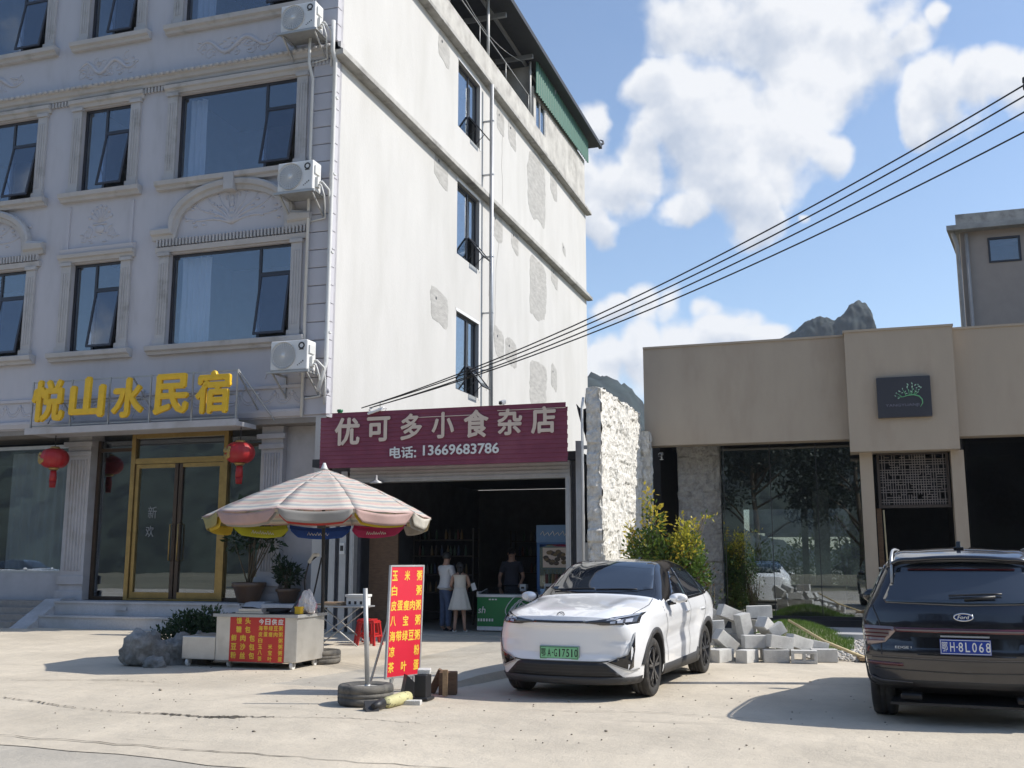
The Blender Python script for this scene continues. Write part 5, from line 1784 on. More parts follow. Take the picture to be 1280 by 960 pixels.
# drinks fridge
fr = thing('drinks_fridge', 'blue upright drinks fridge with a lit-looking header at the right inside the shop', 'fridge', (-6.5, 23.7, .046))
fr['label'] = 'blue upright drinks fridge with a poster header at the right inside the shop'
x0, x1, y0, y1 = -7.0, -6.0, 23.4, 24.0
b = MB(); b.box(x0, x0 + .07, y0, y1, .046, 2.02); b.box(x1 - .07, x1, y0, y1, .046, 2.02); b.box(x0 + .07, x1 - .07, y1 - .05, y1, .046, 2.02); b.box(x0 + .07, x1 - .07, y0, y1 - .05, 1.98, 2.02); b.box(x0 + .07, x1 - .07, y0, y1 - .05, .046, .25); b.build('cabinet', M['fridgeblue'], fr, bevel=.006)
b = MB(); b.box(x0, x1, y0 - .03, y1, 2.023, 2.42)
for k in range(7): b.tube([(x0 + .1 + k * .12, y0 - .034, 2.2), (x0 + .16 + k * .12, y0 - .034, 2.28 - .03 * (k % 2)), (x0 + .2 + k * .12, y0 - .034, 2.17)], .012, 5, mi=1)
b.build('header_panel', [mat('pale_blue_panel', (.12, .24, .42), .4), M['whitetext']], fr, bevel=.006)
b = MB()
for z in (.7, 1.1): b.box(x0 + .08, x1 - .08, y0 + .05, y1 - .06, z, z + .02)
for z in (.25, .72, 1.12):
    for k in range(8): b.lathe([(0, 0), (.04, 0), (.04, .18), (.018, .24), (.018, .28), (0, .28)], (x0 + .14 + k * .1, y0 + .15, z), 8, mi=1 + (k + int(z * 10)) % 3)
b.build('stock', [M['white'], GC[1], GC[3], GC[0]], fr)
b = MB(); b.box(x0 + .075, x1 - .075, y0 - .012, y0 - .004, .26, 1.97); b.build('glass_door', M['shopglass'], fr)
b = MB(); b.box(x0 + .15, x1 - .12, y0 - .018, y0 - .013, 1.45, 1.9, 0)
rd = random.Random(9)
for k in range(18): b.ball((rd.uniform(x0 + .22, x1 - .18), y0 - .02, rd.uniform(1.52, 1.83)), (.07, .006, .05), 8, 4, 1 + k % 2)
b.build('poster', [M['cream'], GC[5], GC[4]], fr)
# small goods beside the freezer
for k, (x, y, z, w_, h_, lb) in enumerate(((-6.75, 23.15, .93, .34, .16, 'white printed carton standing beside the freezer lid'), (-7.35, 23.2, .93, .14, .14, 'small pale box behind the freezer lid'))):
    b = MB(); b.box(x, x + w_, y, y + .2, z, z + h_); b.box(x + .03, x + w_ - .03, y - .003, y - .001, z + h_ * .3, z + h_ * .6, 1)
    one(b, 'carton', [M['foam'], GC[5]], lb, 'carton', bevel=.004)
b = MB(); b.box(-8.0, -6.3, 23.12, 23.5, .046, .93); one(b, 'counter', M['darktimber'], 'dark counter behind the green freezer', 'counter', bevel=.01)
cp = None
for k in range(6):
    b = MB(); b.lathe([(0, 0), (.033, 0), (.036, .01), (.036, .2), (.03, .215), (0, .215)], (-6.72 + k * .078, 23.25, 1.09 if k < 4 else .93), 10)
    o = b.build('drink_can', GC[(k * 2) % 6]); tag(o, 'tall drink can in the row on top of the white carton' if k < 4 else 'drink can beside the white carton', 'can', 'cans beside the freezer')


# ------------------------------------------------------------------ people
def skinned(name, joints, edges, radii, m, parent, sub=2, root=0):
    me = bpy.data.meshes.new(name)
    off = OFF[parent.name]
    me.from_pydata([tuple(V(p) - off) for p in joints], edges, [])
    me.materials.append(m)
    o = bpy.data.objects.new(name, me); COL.objects.link(o); o.parent = parent; OFF[o.name] = off
    md = o.modifiers.new('skin', 'SKIN'); md.use_smooth_shade = True
    sv = me.skin_vertices[0].data
    for i, r_ in enumerate(radii):
        sv[i].radius = (r_, r_) if not isinstance(r_, tuple) else r_
        sv[i].use_root = i == root
    if sub:
        s = o.modifiers.new('sub', 'SUBSURF'); s.levels = sub; s.render_levels = sub
    dg = bpy.context.evaluated_depsgraph_get()
    m2 = bpy.data.meshes.new_from_object(o.evaluated_get(dg), depsgraph=dg)
    o.modifiers.clear(); o.data = m2
    for p in m2.polygons: p.use_smooth = True
    return o


def person(label, loc, rot, H, pose, clothes, hair=M['hair']):
    """standing figure; local frame: faces -Y, left arm at +X. pose gives elbow and hand points per arm"""
    t = thing('person', label, 'person', loc, 0)
    L0 = V(loc); rm = Matrix.Rotation(rot, 3, 'Z'); k = H / 1.72
    P = lambda x, y, z: L0 + rm @ V((x * k, y * k, z * k))
    J = [P(0, 0, .95), P(0, -.005, 1.1), P(0, 0, 1.28), P(0, .005, 1.42), P(0, 0, 1.49), P(0, -.015, 1.55), P(0, -.025, 1.635)]
    rad = [.135, .115, .125, .085, .056, .07, .09]
    E = [(0, 1), (1, 2), (2, 3), (3, 4), (4, 5), (5, 6)]
    rad = [r_ * k for r_ in rad]

    def add(p, r_, par):
        J.append(p); rad.append(r_ * k); E.append((par, len(J) - 1)); return len(J) - 1
    arms = []
    for s, (el, ha) in zip((1, -1), pose['arms']):
        a = add(P(s * .17, .0, 1.40), .062, 3)
        b = add(P(*el), .042, a)
        c = add(P(*ha), .028, b)
        d = (J[c] - J[b]).normalized()
        side = d.cross(V((0, 0, 1))) if abs(d.z) < .9 else d.cross(V((1, 0, 0))); side.normalize()
        nrm = side.cross(d)
        pm = add(J[c] + d * .05 * k, .024, c)
        for q in range(4):
            f0 = J[c] + d * .088 * k + side * (q - 1.5) * .021 * k
            f1 = add(f0, .0088, pm)
            ln = (.03, .036, .033, .026)[q]
            f2 = add(f0 + d * ln * k - nrm * .012 * k, .0078, f1)
            add(f0 + d * ln * 1.7 * k - nrm * .034 * k, .0065, f2)
        t1_ = add(J[c] + d * .035 * k - side * .036 * k, .0095, c)
        add(J[c] + d * .072 * k - side * .052 * k - nrm * .02 * k, .0075, t1_)
        arms.append((a, b, c))
    legs = []
    for s, (hx, kx, ky, fx, fy) in zip((1, -1), pose['legs']):
        a = add(P(s * .09, 0, .86), .092, 0)
        b = add(P(s * kx, ky, .48), .058, a)
        c = add(P(s * fx, fy, .085), .038, b)
        d_ = add(P(s * fx + s * .01, fy - .10, .035), .034, c)
        add(P(s * fx + s * .02, fy - .18, .024), .022, d_)
        legs.append((a, b, c))
    skinned('body', J, E, rad, M['skin'], t)
    hd = P(0, -.025, 1.625)
    # features
    f = MB()
    for s in (-1, 1):
        f.ball(hd + rm @ V((s * .03 * k, -.085 * k, .01 * k)), .011 * k, 8, 6)
    f.tube([hd + rm @ V((-.022 * k, -.083 * k, -.055 * k)), hd + rm @ V((0, -.09 * k, -.057 * k)), hd + rm @ V((.022 * k, -.083 * k, -.055 * k))], .005 * k, 5)
    f.build('facial_features', M['darkcloth'], t)
    f = MB()
    f.ball(hd + rm @ V((0, -.09 * k, -.02 * k)), (.012 * k, .018 * k, .022 * k), 8, 6)
    for s in (-1, 1): f.ball(hd + rm @ V((s * .082 * k, .0, .0)), (.012 * k, .022 * k, .03 * k), 8, 6)
    f.build('nose_and_ears', M['skin'], t)
    h = MB()
    def hfn(a, b):
        th = 2 * math.pi * a
        ph = b * (R(118) if math.sin(th) > -.3 else R(62))
        v = V((.106 * math.sin(ph) * math.cos(th), .115 * math.sin(ph) * math.sin(th) + .012, .112 * math.cos(ph) + .028))
        return hd + rm @ (v * k)
    h.grid(hfn, 28, 10)
    if pose.get('long_hair'):
        h.ball(hd + rm @ V((0, .06 * k, -.06 * k)), (.085 * k, .05 * k, .13 * k), 14, 8)
        h.tube([hd + rm @ V((0, .1 * k, 0)), hd + rm @ V((0, .13 * k, -.1 * k)), hd + rm @ V((0, .1 * k, -.27 * k))], [.045 * k, .04 * k, .012 * k], 8)
    h.build('hair', hair, t)
    # clothes: loose shells around the limbs
    for nm, m_, parts in clothes:
        if nm in ('shirt', 'dress'):
            jj = [P(0, 0, .88), P(0, 0, .95), P(0, -.005, 1.1), P(0, 0, 1.28), P(0, .005, 1.40), P(0, .003, 1.455)]
            rr = [(.20 * k, .15 * k), (.19 * k, .145 * k), (.175 * k, .135 * k), (.175 * k, .15 * k), (.12 * k, .11 * k), (.07 * k, .068 * k)]
            ee = [(i, i + 1) for i in range(5)]
            if nm == 'dress':
                # flared skirt down to the knee
                sk = MB()
                def sfn(a, b):
                    th = 2 * math.pi * a
                    z = 1.12 - .56 * b
                    r_ = .15 + .14 * b ** 1.1 + .014 * b * math.sin(th * 9)
                    return P(r_ * math.cos(th), r_ * .85 * math.sin(th), z)
                sk.grid(sfn, 60, 10)
                jj, rr, ee = [P(0, 0, 1.05)] + jj[2:], [(.155 * k, .125 * k)] + [(.165 * k, .14 * k), (.165 * k, .155 * k), (.115 * k, .12 * k), (.06 * k, .07 * k)], [(i, i + 1) for i in range(4)]
                sk.build('skirt', m_, t, solid=.006)
            if parts == 'sleeves':
                for (a, b, c) in arms:
                    i = len(jj)
                    jj += [J[a], J[a].lerp(J[b], .75)]; rr += [.082 * k, .066 * k]
                    ee += [(len(rr) - 2 if False else (4), i), (i, i + 1)]
            skinned(nm, jj, ee, rr, m_, t, 2, 2)
        if nm == 'trousers':
            jj, rr, ee = [P(0, 0, .98), P(0, 0, .88)], [(.155 * k, .125 * k), (.15 * k, .125 * k)], [(0, 1)]
            for (a, b, c) in legs:
                i = len(jj)
                jj += [J[a] - V((0, 0, .06 * k)), J[b], J[c] + V((0, 0, .0))]; rr += [.105 * k, .082 * k, .066 * k]; ee += [(1, i), (i, i + 1), (i + 1, i + 2)]
            skinned('trousers', jj, ee, rr, m_, t, 2, 0)
        if nm == 'shoes':
            for (a, b, c) in legs:
                s = MB(); q = J[c + 1]
                s.ball(q + V((0, 0, -.005)), (.055 * k, .055 * k, .04 * k), 10, 6)
                s.ball(q + rm @ V((0, -.05 * k, -.012)), (.05 * k, .09 * k, .028 * k), 10, 6)
                s.build('shoe', m_, t)
    return t


LEG = [(0, .10, -.01, .11, .02)] * 2
man = person('man in a white shirt and jeans standing at the freezer with arms folded', (-8.83, 22.35, .046), R(150), 1.72,
       {'arms': [((.25, -.06, 1.14), (.02, -.24, 1.18)), ((-.25, -.06, 1.12), (-.02, -.27, 1.14))], 'legs': LEG},
       [('shirt', M['whitecloth'], 'sleeves'), ('trousers', M['denim'], ''), ('shoes', M['darkcloth'], '')])
girl = person('girl in a cream sleeveless dress standing with her back to the street', (-8.38, 22.05, .046), R(196), 1.50,
       {'arms': [((.24, -.02, 1.16), (.20, -.22, 1.10)), ((-.24, -.02, 1.16), (-.17, -.22, 1.12))], 'legs': [(0, .10, 0, .13, .02)] * 2, 'long_hair': True},
       [('dress', M['dresscloth'], ''), ('shoes', M['foam'], '')])
b = MB(); b.obox((-8.14, 22.27, 1.03), (.7, .5, .3), (-.3, 0, .9), (.6, -.8, 0), .1, .16, .012); one(b, 'folded_paper', M['foam'], 'white folded paper held by the girl in the cream dress', 'paper')
keeper = person('shopkeeper in a dark shirt standing in the dark behind the freezer', (-7.72, 23.75, .046), R(8), 1.82,
       {'arms': [((.27, -.03, 1.12), (.24, -.2, 1.0)), ((-.27, -.03, 1.12), (-.24, -.2, 1.0))], 'legs': LEG},
       [('shirt', M['darkcloth'], 'sleeves'), ('trousers', M['darkcloth'], ''), ('shoes', M['black'], '')])
visitor = person('person in dark clothes inside the lattice doorway, head just above the black car', (at(1119, 690, Y=26.6).x, 26.6, .22), R(-60), 1.66,
       {'arms': [((.25, -.06, 1.14), (.2, -.24, 1.18)), ((-.25, -.06, 1.12), (-.2, -.27, 1.14))], 'legs': LEG},
       [('shirt', M['darkcloth'], 'sleeves'), ('trousers', M['darkcloth'], ''), ('shoes', M['black'], '')])
# ------------------------------------------------------------------ rough white stone walls
def stone_mat(name, a, b):
    m = bpy.data.materials.new(name)
    nt, N, L = nodes_of(m)
    out = N.new('ShaderNodeOutputMaterial'); p = N.new('ShaderNodeBsdfPrincipled'); p.inputs['Roughness'].default_value = .9
    tc = N.new('ShaderNodeTexCoord'); n1 = N.new('ShaderNodeTexNoise'); n1.inputs['Scale'].default_value = 7; n1.inputs['Detail'].default_value = 9; n1.inputs['Roughness'].default_value = .7
    L.new(tc.outputs['Object'], n1.inputs['Vector'])
    rp = N.new('ShaderNodeValToRGB'); rp.color_ramp.elements[0].position = .32; rp.color_ramp.elements[1].position = .6
    rp.color_ramp.elements[0].color = tuple(a) + (1,); rp.color_ramp.elements[1].color = tuple(b) + (1,)
    L.new(n1.outputs['Fac'], rp.inputs[0]); L.new(rp.outputs[0], p.inputs['Base Color'])
    vo = N.new('ShaderNodeTexVoronoi'); vo.inputs['Scale'].default_value = 16
    mp = N.new('ShaderNodeMapping'); mp.inputs['Scale'].default_value = (1, 1, .6); mp.inputs['Rotation'].default_value = (.4, .2, .1)
    L.new(tc.outputs['Object'], mp.inputs[0]); L.new(mp.outputs[0], vo.inputs['Vector'])
    b1 = N.new('ShaderNodeBump'); b1.inputs['Strength'].default_value = .6; b1.inputs['Distance'].default_value = .04; L.new(vo.outputs['Distance'], b1.inputs['Height'])
    n2 = N.new('ShaderNodeTexNoise'); n2.inputs['Scale'].default_value = 26; n2.inputs['Detail'].default_value = 6; L.new(tc.outputs['Object'], n2.inputs['Vector'])
    b2 = N.new('ShaderNodeBump'); b2.inputs['Strength'].default_value = .7; b2.inputs['Distance'].default_value = .03; L.new(n2.outputs['Fac'], b2.inputs['Height']); L.new(b1.outputs[0], b2.inputs['Normal'])
    L.new(b2.outputs[0], p.inputs['Normal']); L.new(p.outputs[0], out.inputs[0])
    return m


M['whitestone'] = stone_mat('rough_white_stone', (.50, .48, .44), (.72, .70, .65))
M['greystone'] = stone_mat('rough_grey_stone', (.24, .235, .23), (.42, .41, .39))


def rough_wall(name, label, x0, x1, y0, y1, z1, m, sd, st=.05):
    """split-face stone: a box cut fine and knocked about, ragged along its top"""
    g = MB()
    off = V((sd * 7.7, sd * 3.1, 0))
    def disp(p, n):
        q = p * 5.5 + off
        d = noise.noise(q) * .45 + noise.noise(q * 2.3) * .35 + abs(noise.noise(q * 1.2 + V((9, 9, 9)))) * .6 + .25 * noise.noise(q * 5)
        c = noise.cell(V((p.x * 3.2, p.y * 3.2, p.z * 4.5)) + off)
        p = p + n * (.055 * d + .03 * (c - .5))
        if p.z > z1 - .25: p.z += .07 * noise.noise(V((p.x * 3, p.y * 3, 0)) + off) * (p.z - (z1 - .25)) / .25
        return p
    X, Y, Z = x1 - x0, y1 - y0, z1
    ny, nz_, nx = max(3, int(Y / st)), int(Z / st), max(3, int(X / st))
    g.grid(lambda a, b: disp(V((x1, y0 + Y * a, Z * b)), V((1, 0, 0))), ny, nz_, 0, False)
    g.grid(lambda a, b: disp(V((x0, y1 - Y * a, Z * b)), V((-1, 0, 0))), max(3, ny // 2), nz_ // 2, 0, False)
    g.grid(lambda a, b: disp(V((x0 + X * a, y0, Z * b)), V((0, -1, 0))), nx, nz_, 0, False)
    g.grid(lambda a, b: disp(V((x1 - X * a, y1, Z * b)), V((0, 1, 0))), nx, nz_, 0, False)
    g.grid(lambda a, b: disp(V((x0 + X * a, y0 + Y * b, Z)), V((0, 0, 1))), nx, ny, 0, False)
    o = g.build(name, m, None, ((x0 + x1) / 2, (y0 + y1) / 2, 0))
    for p in o.data.polygons: p.use_smooth = False
    return tag(o, label, 'wall')


sw = rough_wall('stone_wall', 'tall rough white stone wall running back from the street beside the shop', -5.14, -4.83, 20.8, 25.05, 5.17, M['whitestone'], 1)
p = MB(); p.tube([(-5.2, 20.72, .0), (-5.21, 20.72, 4.75), (-5.2, 20.8, 4.95)], .028, 8)
tag(p.build('conduit_pipe', M['pvc']), 'thin white conduit pipe up the near end of the white stone wall', 'pipe')
rough_wall('stone_wall', 'grey rough stone panel standing in the shade left of the big glass front', -4.19, -3.12, 26.6, 26.95, 4.5, M['greystone'], 2)
rough_wall('stone_wall', 'narrow shaded stone wall end directly behind the white stone wall', -4.84, -4.62, 25.08, 25.36, 4.72, M['whitestone'], 3, .07)

# ------------------------------------------------------------------ tan building
tan = thing('tan_building', 'low tan rendered building with a deep plain fascia, pillars and glass front', 'building', (1, 26, 0))
TF = 25.4
zt, zb_ = 6.84, 4.40
a_, b_ = at(797, 440, Y=TF), at(813, 557, Y=TF)
xl_ = (a_.x + b_.x) / 2
p = MB(); p.box(xl_, .027, TF, TF + .5, zb_, zt); p.box(2.373, 16, TF, TF + .5, zb_ - .02, zt + .01); p.box(xl_, 16, TF + .5, TF + 1.3, zb_ + .25, zt - .1)
p.box(xl_, .027, TF - .03, TF + .5, zt, zt + .05); p.box(2.373, 16, TF - .03, TF + .5, zt + .01, zt + .06)
p.build('fascia', M['tan'], tan)
p = MB(); p.box(.03, 2.37, TF - .32, TF + .45, 4.07, zt + .03); p.box(.0, 2.40, TF - .35, TF + .45, zt + .03, zt + .08)
p.build('portal_box', M['tan'], tan)
for x0, x1 in ((.23, .51), (2.19, 2.46)):
    p = MB(); p.box(x0, x1, TF - .02, TF + .42, 0, 4.07); p.build('pillar', M['tan'], tan)
p = MB(); p.box(xl_ + .02, 16, TF + 1.3, 34, 6.2, 6.4); p.build('roof', M['roofmetal'], tan)
p = MB()
holes_wall(p, (-5, 33.8, 0), UX, UZ, -UY, 21, 6.2, [(1.6, 4.9, .7, 3.2)], .2)
p.box(15.8, 16, TF + 1.3, 33.7, 0, 6.2); p.box(-4.9, -4.7, 27, 33.7, 0, 6.2); p.box(2.66, 2.76, 27, 33.7, 0, 6.2)
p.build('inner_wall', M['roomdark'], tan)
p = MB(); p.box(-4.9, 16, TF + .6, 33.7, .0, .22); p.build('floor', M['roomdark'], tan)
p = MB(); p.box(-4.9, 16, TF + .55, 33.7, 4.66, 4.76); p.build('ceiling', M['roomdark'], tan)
GY = 26.3
f = MB()
for x in (-3.0, -1.87, -.78): f.box(x - .008, x + .008, GY - .012, GY + .012, .3, 4.65)
f.box(-3.05, .23, GY - .04, GY + .04, .22, .30)
f.box(-2.68, -2.58, GY + .3, GY + .38, .3, 3.2); f.box(-1.2, -1.05, GY + .3, GY + .38, .3, 3.2); f.box(-2.68, -1.05, GY + .3, GY + .38, 3.15, 3.23)
gw = f.build('glass_front_frame', M['frame'], tan)
g = MB(); g.box(-3.04, .23, GY - .006, GY + .006, .3, 4.65); g.build('pane', glass('big_front_glass', (.62, .67, .68), .24, wav=.012), gw)
f = MB()
for x in (2.47, 4.8, 7.5): f.box(x, x + .06, GY - .04, GY + .04, .2, 4.6)
gw2 = f.build('glass_front_frame', M['frame'], tan)
g = MB(); g.box(2.53, 9, GY - .006, GY + .006, .2, 4.6); g.build('pane', glass('dark_front_glass', (.5, .5, .52), .012), gw2)
# lattice over the doorway
p = MB()
x0, x1, z0, z1, yl = .60, 2.15, 2.80, 4.05, TF + .2
p.box(x0, x0 + .06, yl, yl + .08, z0, z1); p.box(x1 - .06, x1, yl, yl + .08, z0, z1); p.box(x0 + .06, x1 - .06, yl, yl + .08, z0, z0 + .07); p.box(x0 + .06, x1 - .06, yl, yl + .08, z1 - .03, z1)
lat = p.build('door_lattice', M['darktimber'], tan)
p = MB()
n1, n2 = 26, 20
rd = random.Random(12)
dx, dz = (x1 - x0 - .12) / n1, (z1 - z0 - .1) / n2
for i in range(1, n1):
    k = 0
    while k < n2:
        if (i % 4 in (1, 2)) or rd.random() < .55: p.box(x0 + .06 + i * dx - .008, x0 + .06 + i * dx + .008, yl + .01, yl + .04, z0 + .07 + k * dz, z0 + .07 + min(n2, k + 2) * dz)
        k += 2
for j in range(1, n2):
    k = 0
    while k < n1:
        if (j % 4 in (1, 2)) or rd.random() < .55: p.box(x0 + .06 + k * dx, x0 + .06 + min(n1, k + 2) * dx, yl + .012, yl + .038, z0 + .07 + j * dz - .008, z0 + .07 + j * dz + .008)
        k += 2
p.build('lattice_bars', mat('lattice_grey', (.17, .15, .14), .6), lat)
p = MB(); p.box(.54, .65, TF + .3, TF + .36, .2, 2.8); p.build('door_leaf_edge', M['browntimber'], tan)
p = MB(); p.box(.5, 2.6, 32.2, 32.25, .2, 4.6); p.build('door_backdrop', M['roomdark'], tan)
p = MB(); p.tube([(.73, TF + .1, .02), (.69, TF + .15, 2.75)], .02, 6); tag(p.build('pale_rod', M['bamboo']), 'thin pale rod leaning in the lattice doorway', 'rod')
p = MB(); p.box(.515, 1.4, TF + .12, TF + .15, 1.42, 1.46); tag(p.build('white_bar', M['pvc']), 'white bar across the lattice doorway at shoulder height', 'bar')
# logo board
lg = thing('logo_board', 'dark square board with a green leafy branch emblem on the tan fascia', 'sign', (1.25, TF - .4, 4.8))
q = [at(1095, 473, Y=TF - .4), at(1162, 469, Y=TF - .4), at(1166, 520, Y=TF - .4), at(1098, 523, Y=TF - .4)]
lx0, lx1 = (q[0].x + q[3].x) / 2, (q[1].x + q[2].x) / 2
lz0, lz1 = (q[2].z + q[3].z) / 2, (q[0].z + q[1].z) / 2
ly = TF - .42
p = MB(); p.box(lx0, lx1, ly, TF - .325, lz0, lz1); p.build('board', M['signblack'], lg, bevel=.01)
e = MB()
E_ = lambda a, b: V((lx0 + (lx1 - lx0) * a, ly - .006, lz0 + (lz1 - lz0) * b))
stem = [(.38, .50), (.48, .50), (.58, .535), (.68, .545), (.78, .50), (.83, .42), (.835, .33), (.79, .24)]
e.tube([E_(*k) for k in stem], [.006, .009, .012, .016, .016, .014, .012, .006], 6)
for a, b, c_, d_ in ((.46, .5, .36, .60), (.54, .52, .48, .68), (.6, .54, .57, .72), (.64, .545, .66, .74), (.68, .545, .74, .70), (.7, .54, .78, .64), (.62, .54, .62, .62)):
    e.tube([E_(a, b), E_((a + c_) / 2 + .01, (b + d_) / 2), E_(c_, d_)], [.009, .007, .004], 5)
e.build('branch_emblem', M['logogreen'], lg)
e = MB()
rd = random.Random(4)
for a, b in ((.36, .60), (.34, .53), (.40, .47), (.42, .64), (.48, .70), (.47, .60), (.53, .63), (.57, .74), (.58, .80), (.59, .66), (.66, .82), (.66, .74), (.68, .68), (.72, .78), (.74, .71), (.77, .79), (.79, .74), (.78, .66), (.72, .62), (.64, .62), (.55, .58), (.82, .71), (.76, .60)):
    an = rd.uniform(0, 6.28); r_ = rd.uniform(.018, .034)
    c_ = E_(a, b)
    e.add([c_ + V((r_ * math.cos(an + t), -.001, r_ * math.sin(an + t) * 1)) * s_ for t, s_ in ((0, 1), (1.2, .6), (math.pi, 1), (math.pi + 1.2, .6))] if False else
          [c_ + V((r_ * s_ * math.cos(an + t), -.004, r_ * s_ * math.sin(an + t))) for t, s_ in ((0, 1.2), (math.pi / 2, .5), (math.pi, 1.2), (-math.pi / 2, .5))], [(0, 1, 2, 3)])
e.build('leaves_emblem', mat('pale_leaf_paint', (.36, .55, .42), .5), lg, fixn=False)
e = MB(); glyphs(e, 'YANGYUANJI', E_(.46, .29), UX, UZ, w=(lx1 - lx0) * .62, h=(lz1 - lz0) * .085, depth=.003)
e.build('lettering', mat('dim_silver', (.17, .17, .22), .5), lg)
c = at(827, 571, Y=TF + .35); cctv((c.x, TF + .35, zb_ - .32), 'security_camera', 'white security camera hanging under the left end of the tan fascia', 'camera', .1)
# sofa and table behind the glass, glimpsed through it
t = thing('low_cabinet', 'long pale cabinet behind the big glass front', 'cabinet', (-1.5, 27.8, .22))
p = MB(); p.box(-2.65, -.25, 27.5, 28.2, .5, 1.0); p.build('body', M['card'], t, bevel=.05)
p = MB(); p.box(-2.6, -.3, 27.55, 28.15, .22, .497); p.build('plinth', M['darktimber'], t)
for x, lb in ((-2.0, 'pale cushion at the left on the cabinet behind the glass'), (-1.15, 'pale cushion at the right on the cabinet behind the glass')):
    p = MB(); p.obox((x, 27.6, 1.11), UX, (0, .25, 1), (0, -1, .25), .4, .22, .1); one(p, 'cushion', M['cream'], lb, 'cushion', bevel=.03)
rough_wall('stone_pier', 'slim rough stone pier inside the glass front', -.98, -.6, 28.6, 28.95, 3.4, M['greystone'], 5, .08)
shrub('indoor_plant', 'leafy green plant behind the right part of the big glass', 'plant', (-.1, 28.7, .22), [(0, 0, .8, .5, .4, .6), (.1, 0, 1.7, .45, .4, .6), (-.2, 0, 2.2, .3, .3, .4)], 900, .12, LG, 31, 10, .015)
shrub('indoor_plant', 'dark leafy plant behind the left part of the big glass', 'plant', (-2.85, 27.4, .22), [(0, 0, .7, .35, .3, .5), (.2, 0, 1.0, .3, .3, .3)], 420, .12, LD, 32, 8, .015)
# hedge in the yard behind, seen through the building
shrub('yard_hedge', 'green hedge in the yard seen through the glass building', 'hedge', (-2.0, 38, 0), [(-1.2, 0, 1.2, 1.2, .6, 1.1), (.6, 0, 1.3, 1.3, .6, 1.2), (2.4, 0, 1.2, 1.2, .6, 1.1)], 3200, .16, LG, 33, 10, .03)

# ------------------------------------------------------------------ upper building behind
ub = thing('flat_roofed_building', 'grey tan flat roofed building rising behind the tan fascia at right', 'building', (8, 41, 0))
p = MB()
holes_wall(p, (3.86, 36, 0), UX, UZ, -UY, 12, 12.28, [(at(1235, 310, Y=36).x - 3.86, at(1276, 310, Y=36).x - 3.86, 11.17, 12.02)], .25)
p.prism([(3.87, 36.26), (4.1, 36.26), (5.9, 46), (5.6, 46)], (0, 0, 0), UX, UY, UZ, 12.28); p.box(15.6, 15.86, 36.26, 46, 0, 12.28); p.box(5.95, 15.6, 45.8, 46, 0, 12.28); p.box(4.6, 15.6, 38, 38.1, 0, 12.28)
p.build('wall', mat('grey_tan_render', (.40, .335, .285), .85, var=.05, bump=.1), ub)
p = MB(); p.prism([(3.42, 35.6), (16.3, 35.6), (16.3, 46.4), (5.35, 46.4)], (0, 0, 12.28), UX, UY, UZ, .16)
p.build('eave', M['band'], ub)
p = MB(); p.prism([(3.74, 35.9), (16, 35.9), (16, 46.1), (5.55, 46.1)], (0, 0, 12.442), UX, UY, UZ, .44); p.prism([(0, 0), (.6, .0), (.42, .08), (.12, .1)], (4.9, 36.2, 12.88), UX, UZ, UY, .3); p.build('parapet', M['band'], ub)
wx0, wx1 = at(1235, 310, Y=36).x, at(1276, 310, Y=36).x
f = MB()
for a, b, c_, d_ in ((wx0, wx0 + .06, 11.17, 12.02), (wx1 - .06, wx1, 11.17, 12.02), (wx0 + .06, wx1 - .06, 11.17, 11.23), (wx0 + .06, wx1 - .06, 11.96, 12.02)): f.box(a, b, 35.97, 36.1, c_, d_)
wf = f.build('window', M['frame'], ub)
g = MB(); g.box(wx0 + .06, wx1 - .06, 36.03, 36.04, 11.23, 11.96); g.build('pane', M['pane'], wf)
p = MB(); p.tube([(3.62, 35.85, 12.26), (3.72, 35.88, 11.9), (3.75, 35.9, 11.6), (3.75, 35.9, 0)], .07, 9); p.tube([(4.03, 35.9, 12.2), (4.03, 35.9, 0)], .06, 9); p.build('drain_pipe', mat('grey_drain_pipe', (.36, .34, .32), .6), ub)

# ------------------------------------------------------------------ pole and cables
PO = V((3.02, 15.75, 0))
pl = thing('utility_pole', 'concrete utility pole at the right edge carrying four black cables', 'pole', tuple(PO))
p = MB(); p.tube([PO, PO + V((0, 0, 9.3))], [.15, .10], 16); p.build('mast', M['concretepole'], pl)
ends = []
for i, (px_, py_) in enumerate(((1284, 104), (1284, 118), (1284, 138), (1284, 163))):
    e_ = at(px_, py_, Y=15.55 - .0 * i); ends.append(e_)
p = MB()
for e_ in ends: p.bar(PO + V((0, -.05, e_.z - .05)), e_ + V((.05, .05, -.05)), .05)
p.build('bracket', M['galv'], pl)
p = MB()
for e_ in ends[:1]: p.lathe([(0, -.09), (.04, -.09), (.045, -.02), (.03, 0), (.045, .02), (.04, .09), (0, .09)], e_ + V((-.02, 0, .0)), 10)
p.build('insulator', M['black'], pl)
starts = [at(452, 510, Y=20.95), at(455, 509, Y=20.95), at(462, 510, Y=20.95), at(468, 508, Y=20.95)]
for i, (s_, e_) in enumerate(zip(starts, ends)):
    p = MB()
    sag = (.42, .44, .40, .36)[i]
    p.tube([s_.lerp(e_, k / 24) - V((0, 0, sag * 4 * (k / 24) * (1 - k / 24))) for k in range(25)], .0125, 6)
    tag(p.build('overhead_cable', M['cable'], None, tuple(s_)), ('top', 'second', 'third', 'lowest')[i] + ' of the four black cables from the shop roof to the pole', 'cable', 'overhead cables')

# ------------------------------------------------------------------ cement blocks
def block_mesh(hollow):
    L_, W_, H_ = .40, .2, .2
    b = MB()
    if not hollow:
        b.box(-.2, .2, -.1, .1, -.1, .1)
    else:
        hs = [(.05, .175, .05, .15), (.225, .35, .05, .15)]
        holes_wall(b, (-.2, -.1, -.1), UX, UZ, -UY, .4, .2, hs, .2)
    return b


